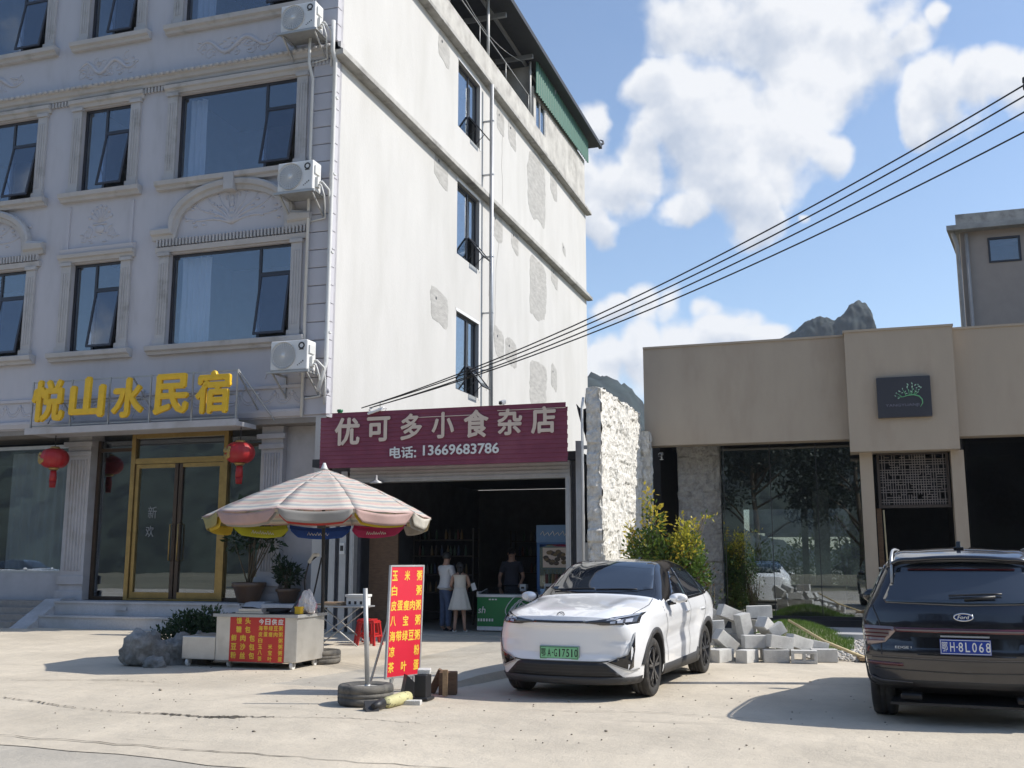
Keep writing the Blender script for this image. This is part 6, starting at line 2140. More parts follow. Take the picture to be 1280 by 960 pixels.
B0 = {}
blocks = [  # x, y, z centre; rotz, tilt, roll; hollow; label
    (-2.35, 17.45, .1, 80, 0, 0, 0, 'cement block at the left foot of the pile behind the white car wheel'),
    (-2.08, 17.42, .1, 62, 0, 0, 0, 'cement block standing clear, second along the foot of the pile'),
    (-1.62, 17.45, .1, 68, 0, 0, 0, 'cement block third along the foot of the pile'),
    (-1.12, 17.62, .1, 14, 0, 0, 0, 'long cement block lying at the middle of the pile foot'),
    (-.62, 17.62, .1, 4, 0, 0, 1, 'hollow cement block showing two round holes at the right foot of the pile'),
    (-.28, 17.95, .1, 12, 0, 0, 0, 'rightmost cement block at the end of the pile'),
    (-2.05, 17.75, .30, 40, 38, 0, 0, 'cement block tilted on its corner low at the left of the pile'),
    (-1.5, 17.72, .31, 24, 0, 0, 0, 'cement block on the second layer over the third foot block'),
    (-1.05, 17.72, .31, 30, 8, 0, 0, 'pale cement block slanting on the second layer above the long block'),
    (-.72, 17.98, .28, 40, 18, 0, 0, 'cement block sloping down to the right end of the pile'),
    (-.45, 18.15, .22, 20, 12, 0, 0, 'flat cement block lying behind the hollow block'),
    (-2.15, 18.0, .1, 10, 0, 0, 0, 'cement block hidden low behind the left foot of the pile'),
    (-1.75, 18.05, .1, 5, 0, 0, 0, 'cement block hidden low in the middle of the pile'),
    (-1.3, 18.1, .1, 0, 0, 0, 0, 'cement block hidden low behind the long block'),
    (-2.3, 17.85, .52, 8, -4, 0, 0, 'cement block lying level at the left, under the top blocks'),
    (-1.72, 17.95, .54, 40, 78, 0, 0, 'cement block standing upright in the middle of the pile'),
    (-1.3, 18.08, .50, 60, 35, 0, 0, 'cement block leaning right of the upright block'),
    (-1.12, 18.0, .48, 20, -30, 0, 0, 'broken cement block leaning under the top right block'),
    (-2.15, 18.2, .30, 30, 0, 0, 0, 'cement block at the back left of the pile'),
    (-1.75, 18.25, .30, 0, 0, 0, 0, 'cement block at the back middle of the pile'),
    (-1.35, 18.3, .30, 15, 0, 0, 0, 'cement block at the back right of the pile'),
    (-2.0, 18.15, .72, 35, 22, 0, 0, 'pale cement block slanting on top of the pile at the left'),
    (-2.3, 18.3, .66, 20, 30, 0, 0, 'cement block at the far upper left of the pile'),
    (-1.45, 18.22, .76, 12, -2, 0, 0, 'cement block lying level as the top right block of the pile'),
    (-1.75, 18.3, .52, 0, 0, 0, 0, 'cement block under the two top blocks'),
    (-1.0, 18.25, .2, 70, 50, 0, 0, 'half buried cement block behind the second layer at the right'),
]
for x, y, z, rz, ti, ro, ho, lb in blocks:
    if ho not in B0:
        o = block_mesh(ho).build('cement_block', M['block'], None, (0, 0, 0), bevel=.006); B0[ho] = o
    else:
        o = B0[ho].copy(); COL.objects.link(o)
    x = -2.35 + (x + 2.35) * .87
    if lb.startswith(('cement block hidden', 'half buried', 'broken')): o.scale = (.62, 1, .9)
    o.location = (x, y, z + .006); o.rotation_euler = (R(ro), R(ti), R(rz))
    tag(o, lb, 'block', 'cement blocks heaped by the white car')
p = MB()
rd = random.Random(2)
for x, y, z in ((-.85, 18.1, .42), (-.78, 18.22, .36), (-.95, 18.2, .46), (-.7, 18.3, .3)):
    g_ = (x, y, z * .5); p.ball(g_, (.1, .08, .09), 7, 5)
one(p, 'white_rubble', M['foam'], 'white broken lumps lying at the right behind the block pile', 'rubble')
p = MB(); p.tube([(-1.12, 18.55, .62), (-.55, 18.35, .30), (.15, 18.1, .04)], [.02, .024, .026], 8)
one(p, 'bamboo_pole', M['bamboo'], 'bamboo pole leaning from the block pile down to the gravel', 'pole')
p = MB(); p.obox((.42, 18.3, .055), (1, .1, 0), (-.1, 1, 0), UZ, .9, .5, .05); p.obox((.5, 18.4, .10), (1, .2, 0), (-.2, 1, 0), UZ, .7, .35, .03)
one(p, 'wooden_board', M['wood'], 'wooden boards lying on the ground left of the black car', 'board', bevel=.005)

# grass bed, gravel
g = MB(); g.grid(lambda a, b: (-2.6 + 2.5 * a + .5 * b * (1 - a), 20.0 + 4.5 * b, .02 + .34 * math.sin(math.pi * min(1, a * 1.1)) * math.sin(math.pi * b) ** .6), 24, 20)
struct(g, 'planting_bed', M['earth'])
g = MB()
rd = random.Random(17)
for _ in range(9000):
    a, b = rd.random(), rd.random()
    e = 2.3 * a
    x, y = -2.6 + 2.5 * a + .5 * b * (1 - a), 20.0 + 4.5 * b
    z = .015 + .34 * math.sin(math.pi * min(1, a * 1.1)) * math.sin(math.pi * b) ** .6
    h_ = rd.uniform(.05, .11); an = rd.uniform(0, 6.3); w_ = .006
    q = V((x, y, z)); d = V((math.cos(an), math.sin(an), 0))
    g.add([q - d * w_, q + d * w_, q + V((rd.uniform(-.03, .03), rd.uniform(-.03, .03), h_))], [(0, 1, 2)])
o = g.build('grass', leafmat('lawn_grass', (.07, .14, .02), (.14, .23, .035), 3), None, (0, 0, 0), fixn=False); o['kind'] = 'stuff'
g = MB()
for _ in range(1500):
    x, y = rd.uniform(-.9, 1.6), rd.uniform(17.9, 22.8)
    if y < 18.0 + abs(x - .3) * .35: continue
    if x < -.2 and y > 20.3: continue
    s = rd.uniform(.015, .04)
    g.ball((x, y, .008 + s * .3), (s * rd.uniform(.8, 1.5), s, s * .65), 5, 4)
o = g.build('gravel', M['gravel'], None, (0, 0, 0)); o['kind'] = 'stuff'
p = MB(); p.box(-.7, .3, 22.9, 25.2, .0, .12); struct(p, 'paving_slab', M['stonestep'])

# ------------------------------------------------------------------ trees across the road (seen mirrored in the glass)
LT = leafmat('tree_leaf', (.010, .018, .010), (.022, .034, .016), .8, .2)


def tree(x, y, h, cr, sd, label):
    rd = random.Random(sd)
    t = thing('roadside_tree', label, 'tree', (x, y, 0), group='trees across the road')
    p = MB(); p.tube([(x, y, 0), (x + .1, y, h * .3), (x - .1, y + .1, h * .6), (x, y, h * .85)], [.22, .17, .12, .05], 10)
    lm = []
    for k in range(15):
        a = rd.uniform(0, 6.3); z0 = h * rd.uniform(.22, .65)
        e = V((x + cr * rd.uniform(.5, .8) * math.cos(a), y + cr * rd.uniform(.5, .8) * math.sin(a), z0 + h * rd.uniform(.12, .3)))
        p.tube([(x, y, z0), V((x, y, z0)).lerp(e, .5) + V((0, 0, .2)), e], [.08, .055, .025], 6); lm.append(e)
    p.build('trunk', M['stem'], t)
    f = MB()
    cl = lm + [V((x + rd.uniform(-.5, .5) * cr, y + rd.uniform(-.5, .5) * cr, h * rd.uniform(.7, .95))) for _ in range(7)]
    for c in cl:
        rr = cr * rd.uniform(.28, .45)
        for _ in range(520):
            q = rvec(rd) * rr * rd.random() ** .4; q.z *= .6
            leaf(f, c + q, rvec(rd) + V((0, 0, -.3)), rvec(rd), rd.uniform(.18, .36), .14)
    f.build('crown', LT, t, fixn=False)


tree(9.5, -9.5, 9.5, 3.6, 1, 'broad dark tree across the road, nearest to the black car')
tree(-5.6, -12.5, 10.5, 5.2, 2, 'tall dark tree across the road opposite the white car')
tree(.4, -14, 10.5, 5.2, 5, 'wide dark tree across the road between the two nearest ones')
tree(-14.5, -12, 8.5, 3.2, 3, 'round dark tree across the road opposite the food cart')
tree(-27, -11, 9, 3.4, 4, 'dark tree across the road opposite the hotel')
# ------------------------------------------------------------------ cars
def cr(p0, p1, p2, p3, t):
    return .5 * ((2 * p1) + (-p0 + p2) * t + (2 * p0 - 5 * p1 + 4 * p2 - p3) * t * t + (-p0 + 3 * p1 - 3 * p2 + p3) * t ** 3)


def interp(xs, ys, x):
    """monotone-ish cubic through xs, ys"""
    n = len(xs)
    i = 0
    while i < n - 2 and x > xs[i + 1]: i += 1
    h = xs[i + 1] - xs[i]; t = (x - xs[i]) / h

    def sl(k):
        if k <= 0 or k >= n - 1: return (ys[min(n - 1, k + 1)] - ys[max(0, k - 1)]) / (xs[min(n - 1, k + 1)] - xs[max(0, k - 1)])
        a, b = (ys[k] - ys[k - 1]) / (xs[k] - xs[k - 1]), (ys[k + 1] - ys[k]) / (xs[k + 1] - xs[k])
        return 0 if a * b <= 0 else 2 * a * b / (a + b)
    m0, m1 = sl(i), sl(i + 1)
    return ys[i] * (2 * t ** 3 - 3 * t ** 2 + 1) + m0 * h * (t ** 3 - 2 * t ** 2 + t) + ys[i + 1] * (-2 * t ** 3 + 3 * t ** 2) + m1 * h * (t ** 3 - t ** 2)


class Shell:
    """car body lofted through cross sections; every section lists (x, z) from the floor centre up the side to the roof centre"""
    def __init__(s, st, cf, crn, rf, rr, ny=110, sub=5):
        s.st = st
        ys = [a for a, _ in st]
        K = len(st[0][1])
        s.y0, s.y1 = ys[0], ys[-1]
        s.cf, s.crn, s.rf, s.rr = cf, crn, rf, rr
        rows = []
        for j in range(ny + 1):
            t = j / ny
            y = s.y0 + (s.y1 - s.y0) * (t + .0)
            c = [(interp(ys, [q[1][k][0] for q in st], y), interp(ys, [q[1][k][1] for q in st], y)) for k in range(K)]
            prof = []
            for k in range(K - 1):
                for q in range(sub):
                    u = q / sub
                    a, b, d, e = c[max(0, k - 1)], c[k], c[k + 1], c[min(K - 1, k + 2)]
                    prof.append((cr(a[0], b[0], d[0], e[0], u), cr(a[1], b[1], d[1], e[1], u)))
            prof.append(c[-1])
            rows.append((y, prof))
        s.P = len(rows[0][1])
        verts, faces = [], []
        for y, prof in rows:
            left = [s.warp(-max(0, x), y, z) for x, z in prof]
            right = [s.warp(max(0, x), y, z) for x, z in prof]
            verts += right + left[::-1]
        n = 2 * s.P
        for j in range(ny):
            for i in range(n):
                a, b = j * n + i, j * n + (i + 1) % n
                faces.append((a, b, b + n, a + n))
        # end caps: rows of quads across
        for j, flip in ((0, False), (ny, True)):
            y, prof = rows[j]
            NC = 14
            base = len(verts)
            for x, z in prof:
                for c_ in range(NC + 1):
                    verts.append(s.warp(x * (1 - 2 * c_ / NC), y, z))
            for i in range(len(prof) - 1):
                for c_ in range(NC):
                    a = base + i * (NC + 1) + c_
                    f = (a, a + 1, a + NC + 2, a + NC + 1)
                    faces.append(f if not flip else f[::-1])
        s.verts, s.faces = verts, faces
        bm = bmesh.new()
        vs = [bm.verts.new(v) for v in verts]
        for f in faces:
            try: bm.faces.new([vs[i] for i in f])
            except ValueError: pass
        bmesh.ops.remove_doubles(bm, verts=bm.verts, dist=.0015)
        bmesh.ops.dissolve_degenerate(bm, edges=bm.edges, dist=.0005)
        bmesh.ops.recalc_face_normals(bm, faces=bm.faces)
        s.bm = bm
        s.bvh = BVHTree.FromBMesh(bm)

    extra = None

    def warp(s, x, y, z):
        if s.extra: x, y, z = s.extra(x, y, z)
        w = .94
        q = min(1.1, abs(x) / w)
        tf = max(0, 1 - (y - s.y0) / .75); tr = max(0, 1 - (s.y1 - y) / .75)
        tf, tr = tf * tf * (3 - 2 * tf), tr * tr * (3 - 2 * tr)
        return V((x, y + s.cf * q ** 2.6 * tf - s.crn * q ** 2.6 * tr + s.rf(z) * tf + s.rr(z) * tr, z))

    def hit(s, o, d):
        return s.bvh.ray_cast(V(o), V(d).normalized())


def patch(sh, mb, outline, axis, sgn=1, off=.006, step=.045, mi=0):
    """panel that hugs the shell: outline in the plane seen along an axis, cut fine and dropped onto the body"""
    bm = bmesh.new()
    f = bm.faces.new([bm.verts.new((a, b, 0)) for a, b in outline])
    for k in (0, 1):
        lo, hi = min(p[k] for p in outline), max(p[k] for p in outline)
        n = max(1, int((hi - lo) / step))
        for i in range(1, n):
            co = [0, 0, 0]; co[k] = lo + (hi - lo) * i / n
            no = [0, 0, 0]; no[k] = 1
            bmesh.ops.bisect_plane(bm, geom=bm.verts[:] + bm.edges[:] + bm.faces[:], plane_co=co, plane_no=no)
    bmesh.ops.triangulate(bm, faces=[f for f in bm.faces if len(f.verts) > 4])
    vs = []
    D = {'x': V((-sgn, 0, 0)), 'y': V((0, -sgn, 0)), 'z': V((0, 0, -1))}[axis]
    lastd = None
    for v in bm.verts:
        a, b = v.co.x, v.co.y
        o = {'x': V((sgn * 3, a, b)), 'y': V((a, sgn * 8, b)), 'z': V((a, b, 4))}[axis]
        h = sh.hit(o, D)
        if h[0] is None:
            vs.append(None); continue
        nrm = h[1]
        if nrm.dot(D) > 0: nrm = -nrm
        vs.append(h[0] + nrm * off)
    good = [v for v in vs if v is not None]
    fs = [[v.index for v in f.verts] for f in bm.faces]
    bm.verts.index_update()
    fs = [[v.index for v in f.verts] for f in bm.faces]
    fs = [f for f in fs if all(vs[i] is not None for i in f)]
    bm.free()
    mb.add([v if v is not None else V((0, 0, 0)) for v in vs], fs, mi, True)
    return mb


def strip(pts, w):
    """outline of a thin line through pts"""
    P = [V((a, b)) for a, b in pts]
    L_, R_ = [], []
    for i, p in enumerate(P):
        d = (P[min(i + 1, len(P) - 1)] - P[max(i - 1, 0)]).normalized()
        q = V((-d.y, d.x)) * w / 2
        L_.append(tuple(p + q)); R_.append(tuple(p - q))
    return L_ + R_[::-1]


def ring(cy, cz, r0, r1, a0, a1, n=22):
    o = [(cy + r1 * math.cos(R(a0 + (a1 - a0) * i / n)), cz + r1 * math.sin(R(a0 + (a1 - a0) * i / n))) for i in range(n + 1)]
    q = [(cy + r0 * math.cos(R(a0 + (a1 - a0) * i / n)), cz + r0 * math.sin(R(a0 + (a1 - a0) * i / n))) for i in range(n + 1)]
    return o + q[::-1]


def body_part(sh, root, axles, wr, well, mats, paint, name='body'):
    """shell with wheel wells cut out; paint(centre, normal) picks the material slot"""
    me = bpy.data.meshes.new(name)
    sh.bm.to_mesh(me)
    for m in mats: me.materials.append(m)
    o = bpy.data.objects.new(name, me); COL.objects.link(o)
    c = MB()
    for ay in axles:
        for s in (-1, 1):
            c.cyl((s * .52, ay, wr), (s * 1.25, ay, wr), well, n=40)
    co = c.build('cut', M['black'], None, (0, 0, 0))
    bpy.context.view_layer.update()
    md = o.modifiers.new('b', 'BOOLEAN'); md.operation = 'DIFFERENCE'; md.object = co; md.solver = 'EXACT'
    try: md.material_mode = 'TRANSFER'
    except Exception: pass
    dg = bpy.context.evaluated_depsgraph_get(); dg.update()
    m2 = bpy.data.meshes.new_from_object(o.evaluated_get(dg), depsgraph=dg)
    o.modifiers.clear()
    o.data = m2
    bpy.data.objects.remove(co)
    names = [m.name if m else '' for m in m2.materials]
    bi = names.index('black_plastic') if 'black_plastic' in names else 0
    m2.name = name
    for p in m2.polygons:
        ctr = p.center
        inwell = any((ctr.y - ay) ** 2 + (ctr.z - wr) ** 2 < (well + .002) ** 2 and .50 < abs(ctr.x) for ay in axles) and (abs(p.normal.x) > .98 and abs(ctr.x) < .56 or abs((ctr.y - min(axles, key=lambda a: abs(a - ctr.y))) ** 2 + (ctr.z - wr) ** 2 - well ** 2) < .012 and abs(p.normal.x) < .35)
        p.use_smooth = not inwell
        p.material_index = bi if (inwell or p.material_index == bi and bi >= len(mats) - 1 + 1) else paint(ctr, p.normal)
    o.parent = root
    OFF[o.name] = V((0, 0, 0))
    return o


def wheel(root, x, y, r, w, s, style):
    """s = +1 outer face towards +x"""
    t = MB()
    t.lathe([(h_, a) for h_, a in tyre_prof(r, w, r * .66)], (x, y, r), 56, 'x')
    wo = bpy.data.objects.new('wheel', None); COL.objects.link(wo); wo.parent = root; OFF[wo.name] = V((0, 0, 0)); wo.empty_display_size = .1
    t.build('tyre', M['rubber'], wo)
    g = MB()
    e = s * w / 2
    g.lathe([(r * .68, e * .86), (r * .655, e * .95), (r * .63, e * .88), (r * .62, e * .1), (0, e * .1)], (x, y, r), 40, 'x', 1)
    n = 5
    for k in range(n):
        a = 2 * math.pi * k / n + .3
        for d in (-.20, .20):
            a1 = a + d
            p0 = V((x + e * .80, y + r * .12 * math.cos(a), r + r * .12 * math.sin(a)))
            p1 = V((x + e * .86, y + r * .65 * math.cos(a1), r + r * .65 * math.sin(a1)))
            g.bar(p0, p1, r * .085, abs(e) * .2, (s, 0, 0), 0)
        p0 = V((x + e * .70, y + r * .2 * math.cos(a), r + r * .2 * math.sin(a)))
        p1 = V((x + e * .78, y + r * .62 * math.cos(a), r + r * .62 * math.sin(a)))
        g.bar(p0, p1, r * .17, abs(e) * .1, (s, 0, 0), 1)
    g.lathe([(0, e * .9), (r * .10, e * .89), (r * .15, e * .82), (r * .15, e * .3)], (x, y, r), 24, 'x', 0)
    g.build('rim', [M['rim'], M['rimdark']], wo)
    g = MB(); g.lathe([(r * .5, e * .2), (r * .5, e * .0), (0, e * .0), (0, e * .2), (r * .5, e * .2)], (x, y, r), 28, 'x'); g.build('brake_disc', M['steelgrey'], wo)
    return wo


def plate(root, c, u, up, w, h, m, txt, tm, han):
    c, u, up = V(c), V(u).normalized(), V(up).normalized()
    n = u.cross(up)
    b = MB(); b.obox(c, u, up, n, w, h, .012); o = b.build('number_plate', m, root, bevel=.003)
    b = MB()
    hh = h * .62
    glyphs(b, han, c - u * w * .405 + n * .0062, u, up, w=w * .115, h=hh, depth=.002, offset=.004)
    rest = txt
    xs = [-.255] + [-.09 + i * (.455 + .075) / (len(rest) - 2) for i in range(len(rest) - 1)]
    for ch, x in zip(rest, xs):
        glyphs(b, ch, c + u * w * x + n * .0062, u, up, w=w * (.088 if ch != '1' else .034) * (1 if len(rest) < 7 else .9), h=hh, depth=.002, offset=.008)
    b.ball(c - u * w * .165 + n * .006, .008, 8, 5)
    for s in (-1, 1):
        b.obox(c + up * s * h * .44 + n * .007, u, up, n, w * .97, .005, .002); b.obox(c + u * s * w * .482 + n * .007, u, up, n, .005, h * .88, .002)
    b.build('plate_text', tm, o)
    return o


# ---- white crossover ------------------------------------------------
FA, RA = 0.0, 2.80
ST = [
    (-.88, [(0, .21), (.52, .21), (.70, .23), (.78, .36), (.83, .56), (.80, .74), (.74, .90), (.58, .945), (.33, .957), (0, .962)]),
    (-.80, [(0, .19), (.60, .19), (.78, .22), (.84, .38), (.87, .58), (.85, .77), (.79, .915), (.62, .963), (.35, .978), (0, .985)]),
    (-.60, [(0, .18), (.66, .18), (.86, .22), (.90, .42), (.915, .62), (.905, .81), (.835, .955), (.66, 1.005), (.37, 1.022), (0, 1.028)]),
    (-.2, [(0, .18), (.68, .18), (.89, .22), (.92, .43), (.935, .65), (.93, .84), (.865, .985), (.70, 1.045), (.40, 1.068), (0, 1.076)]),
    (.25, [(0, .18), (.68, .18), (.88, .22), (.915, .43), (.93, .68), (.935, .87), (.88, 1.02), (.74, 1.09), (.42, 1.118), (0, 1.128)]),
    (.50, [(0, .18), (.68, .18), (.88, .22), (.91, .43), (.925, .68), (.935, .89), (.885, 1.045), (.765, 1.125), (.42, 1.16), (0, 1.172)]),
    (.62, [(0, .18), (.68, .18), (.88, .22), (.91, .43), (.925, .68), (.935, .895), (.888, 1.055), (.765, 1.17), (.42, 1.215), (0, 1.23)]),
    (.9, [(0, .18), (.68, .18), (.88, .22), (.91, .43), (.925, .68), (.935, .90), (.892, 1.065), (.715, 1.325), (.40, 1.375), (0, 1.39)]),
    (1.2, [(0, .18), (.68, .18), (.88, .22), (.91, .43), (.925, .68), (.935, .91), (.896, 1.075), (.66, 1.475), (.38, 1.525), (0, 1.545)]),
    (1.5, [(0, .18), (.68, .18), (.88, .22), (.91, .43), (.925, .68), (.935, .91), (.898, 1.08), (.635, 1.545), (.37, 1.60), (0, 1.617)]),
    (2.1, [(0, .18), (.68, .18), (.88, .22), (.91, .43), (.925, .68), (.937, .92), (.898, 1.095), (.62, 1.565), (.36, 1.62), (0, 1.637)]),
    (2.7, [(0, .18), (.68, .18), (.88, .22), (.92, .43), (.94, .68), (.955, .93), (.90, 1.12), (.60, 1.53), (.35, 1.578), (0, 1.592)]),
    (3.1, [(0, .20), (.66, .20), (.87, .24), (.91, .44), (.94, .68), (.95, .94), (.885, 1.145), (.585, 1.43), (.35, 1.475), (0, 1.487)]),
    (3.42, [(0, .24), (.62, .24), (.84, .28), (.88, .46), (.91, .70), (.925, .93), (.86, 1.12), (.60, 1.27), (.36, 1.305), (0, 1.315)]),
    (3.6, [(0, .28), (.58, .28), (.80, .32), (.85, .5), (.88, .72), (.89, .92), (.82, 1.06), (.62, 1.12), (.36, 1.14), (0, 1.145)]),
    (3.72, [(0, .32), (.5, .32), (.70, .36), (.78, .52), (.81, .72), (.81, .9), (.75, 1.0), (.58, 1.05), (.33, 1.065), (0, 1.07)]),
]


def rf_white(z):
    # upright nose: tucked in under the hood edge and below the plate
    if z < .5: return .05 * (.5 - z) / .3
    return .0 if z < .86 else .04 * (z - .86) / .1


TH = R(-5)
axle_c = (V((-2.45, 12.78, 0)) + V((-4.1, 13.13, 0))) / 2


def sstep(a, b, x):
    t = max(0, min(1, (x - a) / (b - a)))
    return t * t * (3 - 2 * t)


def pressings(x, y, z):
    """pressed creases: hood ridges, hollow doors, recessed nose panel"""
    sg = 1 if x >= 0 else -1
    a = abs(x)
    if z > .9 and -.8 < y < .5:
        k = sstep(-.85, -.55, y) * sstep(.5, .2, y)
        z += .020 * k * sstep(.40, .50, a) * sstep(.80, .56, a)
    if a > .8 and .3 < y < 2.5 and .3 < z < .95:
        k = sstep(.3, .7, y) * sstep(2.5, 2.1, y)
        x -= sg * .030 * k * math.exp(-((z - .60 - .06 * y) / .10) ** 2)
    if a > .8 and .8 < z < 1.06:
        x += sg * .010 * math.exp(-((z - .955) / .018) ** 2)
    if y < -.7:
        k = sstep(-.7, -.86, y)
        y += .040 * k * sstep(.0, .045, .74 - a - .75 * abs(z - .68)) * sstep(.47, .52, z) * sstep(.87, .83, z)
    return x, y, z


Shell.extra = staticmethod(pressings)
WS = Shell(ST, .30, .22, rf_white, lambda z: 0)
# shift so that the contact points of the tyres meet the ground where the photo shows them
CAR = thing('parked_car', 'white crossover car with black roof and green number plate, facing the street', 'car', (axle_c.x, axle_c.y, 0.004), TH)
mats_ = [M['carwhite'], M['gloss'], M['carplastic'], M['black']]


def paint_white(c, n):
    if c.z < .27: return 2
    if .56 < c.y < 2.95 and c.z > 1.11 + .02 * (c.y > 2.4): return 1
    if c.y >= 2.95 and c.z > 1.2 and abs(c.x) < .62 and n.z > .2: return 1
    return 0


body_part(WS, CAR, (FA, RA), .345, .405, mats_, paint_white)
p = MB(); p.box(-.72, .72, -.55, 3.3, .175, .19); p.build('underbody', M['black'], CAR)
# glass
p = MB(); patch(WS, p, [(-.705, .735), (-.5, .63), (-.25, .575), (0, .56), (.25, .575), (.5, .63), (.705, .735), (.585, 1.33), (.3, 1.40), (0, 1.42), (-.3, 1.40), (-.585, 1.33)], 'z', 1, .006, .06)
p.build('windscreen', M['carglass'], CAR, solid=.004)
p = MB(); patch(WS, p, [(-.54, 2.98), (0, 3.0), (.54, 2.98), (.55, 3.42), (0, 3.45), (-.55, 3.42)], 'z', 1, .006, .08); p.build('rear_window', M['carglass'], CAR, solid=.004)
SWN = [[(1.0, 1.115), (1.14, 1.20), (1.38, 1.37), (1.52, 1.455), (1.71, 1.49), (1.77, 1.115)], [(1.85, 1.112), (1.79, 1.507), (2.1, 1.507), (2.42, 1.485), (2.60, 1.455), (2.72, 1.145)], [(2.79, 1.155), (2.68, 1.44), (2.86, 1.385), (3.1, 1.25), (3.16, 1.19)]]
for s in (-1, 1):
    for o_ in SWN:
        p = MB(); patch(WS, p, o_, 'x', s, .007, .06); p.build('side_window', M['carglass'], CAR, solid=.004)
    p = MB(); patch(WS, p, strip([(.90, 1.095), (1.8, 1.098), (2.72, 1.13), (3.17, 1.178)], .016), 'x', s, .010, .08)
    p.build('window_trim', M['gloss'], CAR, solid=.004)
    # cladding round the arches and along the sill
    for ay in (FA, RA):
        p = MB(); patch(WS, p, ring(ay, .345, .403, .468, 8 if ay else 0, 172 if ay == 0 else 186), 'x', s, .012, .06)
        p.build('arch_cladding', M['carplastic'], CAR, solid=.012)
    p = MB(); patch(WS, p, [(.41, .225), (2.38, .225), (2.36, .36), (2.26, .42), (2.2, .36), (.9, .335), (.46, .335)], 'x', s, .014, .1); p.build('sill_cladding', M['carplastic'], CAR, solid=.012)
    # door shut lines and handles
    p = MB()
    for ln in ([(.50, 1.0), (.62, .72), (.66, .36)], [(1.80, 1.10), (1.84, .7), (1.80, .36)], [(2.76, 1.13), (2.62, .86), (2.38, .62), (2.30, .42)], [(.50, 1.02), (.52, 1.04)]):
        patch(WS, p, strip(ln, .011), 'x', s, .0025, .05)
    p.build('door_gap', M['carplastic'], CAR)
    for hy in (1.62, 2.52):
        p = MB(); patch(WS, p, [(hy - .1, .925), (hy + .1, .932), (hy + .1, .955), (hy - .1, .948)], 'x', s, .012, .05); p.build('door_handle', M['carwhite'], CAR, solid=.01)
    # crisp shoulder crease
    # mirrors
    p = MB()
    bx = s * .905
    p.tube([(bx - s * .05, .80, 1.06), (bx + s * .08, .79, 1.085)], [.035, .03], 10, mi=1)
    p.grid(lambda a, b, s=s: V((s * (1.035 + .115 * math.cos(2 * math.pi * a) * math.sin(math.pi * b) - .0), .76 + .075 * math.cos(math.pi * b) * -1 + .02 * math.cos(2 * math.pi * a), 1.135 + .062 * math.sin(2 * math.pi * a) * math.sin(math.pi * b) ** .6 - .012 * math.cos(2 * math.pi * a) * s * 0)), 24, 12, 0)
    p.box(min(s * .93, s * 1.13), max(s * .93, s * 1.13), .825, .836, 1.085, 1.185, 1)
    p.build('mirror', [M['carwhite'], M['gloss']], CAR)
# front lamps and bar
HL = [(.32, .885), (.55, .868), (.78, .872), (.865, .885), (.86, .995), (.70, .962), (.45, .922), (.32, .908)]
for s in (-1, 1):
    o_ = [(s * a, b) for a, b in HL]
    p = MB(); patch(WS, p, o_, 'y', -1, .008, .04); p.build('headlight', M['lamp'], CAR, solid=.006)
    p = MB(); patch(WS, p, strip([(s * .56, .918), (s * .70, .940), (s * .84, .975)], .014), 'y', -1, .017, .03)
    for k in range(3): patch(WS, p, [(s * (.60 + k * .075), .880 + k * .006), (s * (.655 + k * .075), .883 + k * .006), (s * (.655 + k * .075), .912 + k * .01), (s * (.60 + k * .075), .902 + k * .01)], 'y', -1, .017, .03)
    p.build('running_light', M['lampclear'], CAR)
    # side air blades
    p = MB(); patch(WS, p, [(s * .845, .78), (s * .81, .60), (s * .79, .545), (s * .58, .452), (s * .58, .435), (s * .79, .365), (s * .825, .39), (s * .85, .6)], 'y', -1, .006, .04)
    p.build('air_blade', M['gloss'], CAR, solid=.006)
    p = MB(); patch(WS, p, strip([(s * .565, .445), (s * .80, .352), (s * .86, .372)], .017), 'y', -1, .014, .04)
    patch(WS, p, strip([(s * .84, .78), (s * .805, .60), (s * .78, .54), (s * .58, .46)], .012), 'y', -1, .014, .04)
    p.build('blade_trim', M['steelgrey'], CAR)
p = MB(); patch(WS, p, strip([(-.32, .900), (0, .897), (.32, .900)], .026), 'y', -1, .009, .06); p.build('light_bar', M['gloss'], CAR, solid=.006)
p = MB(); patch(WS, p, [(-.50, .445), (.50, .445), (.55, .43), (.73, .275), (-.73, .275), (-.55, .43)], 'y', -1, .006, .05); gr = p.build('lower_grille', M['black'], CAR, solid=.006)
p = MB()
for k in range(4): patch(WS, p, strip([(-.52 - .045 * k, .41 - .035 * k), (.52 + .045 * k, .41 - .035 * k)], .007), 'y', -1, .013, .06)
p.build('grille_slats', M['carplastic'], gr)
p = MB(); patch(WS, p, strip([(-.62, .468), (-.5, .452), (0, .452), (.5, .452), (.62, .468), (.80, .545)], .014), 'y', -1, .007, .05); patch(WS, p, strip([(-.80, .545), (-.62, .468)], .014), 'y', -1, .007, .05); p.build('bumper_gap', M['carplastic'], CAR)
p = MB(); patch(WS, p, [(-.80, .205), (.80, .205), (.86, .275), (-.86, .275)], 'y', -1, .016, .06); p.build('front_lip', M['carplastic'], CAR, solid=.02)
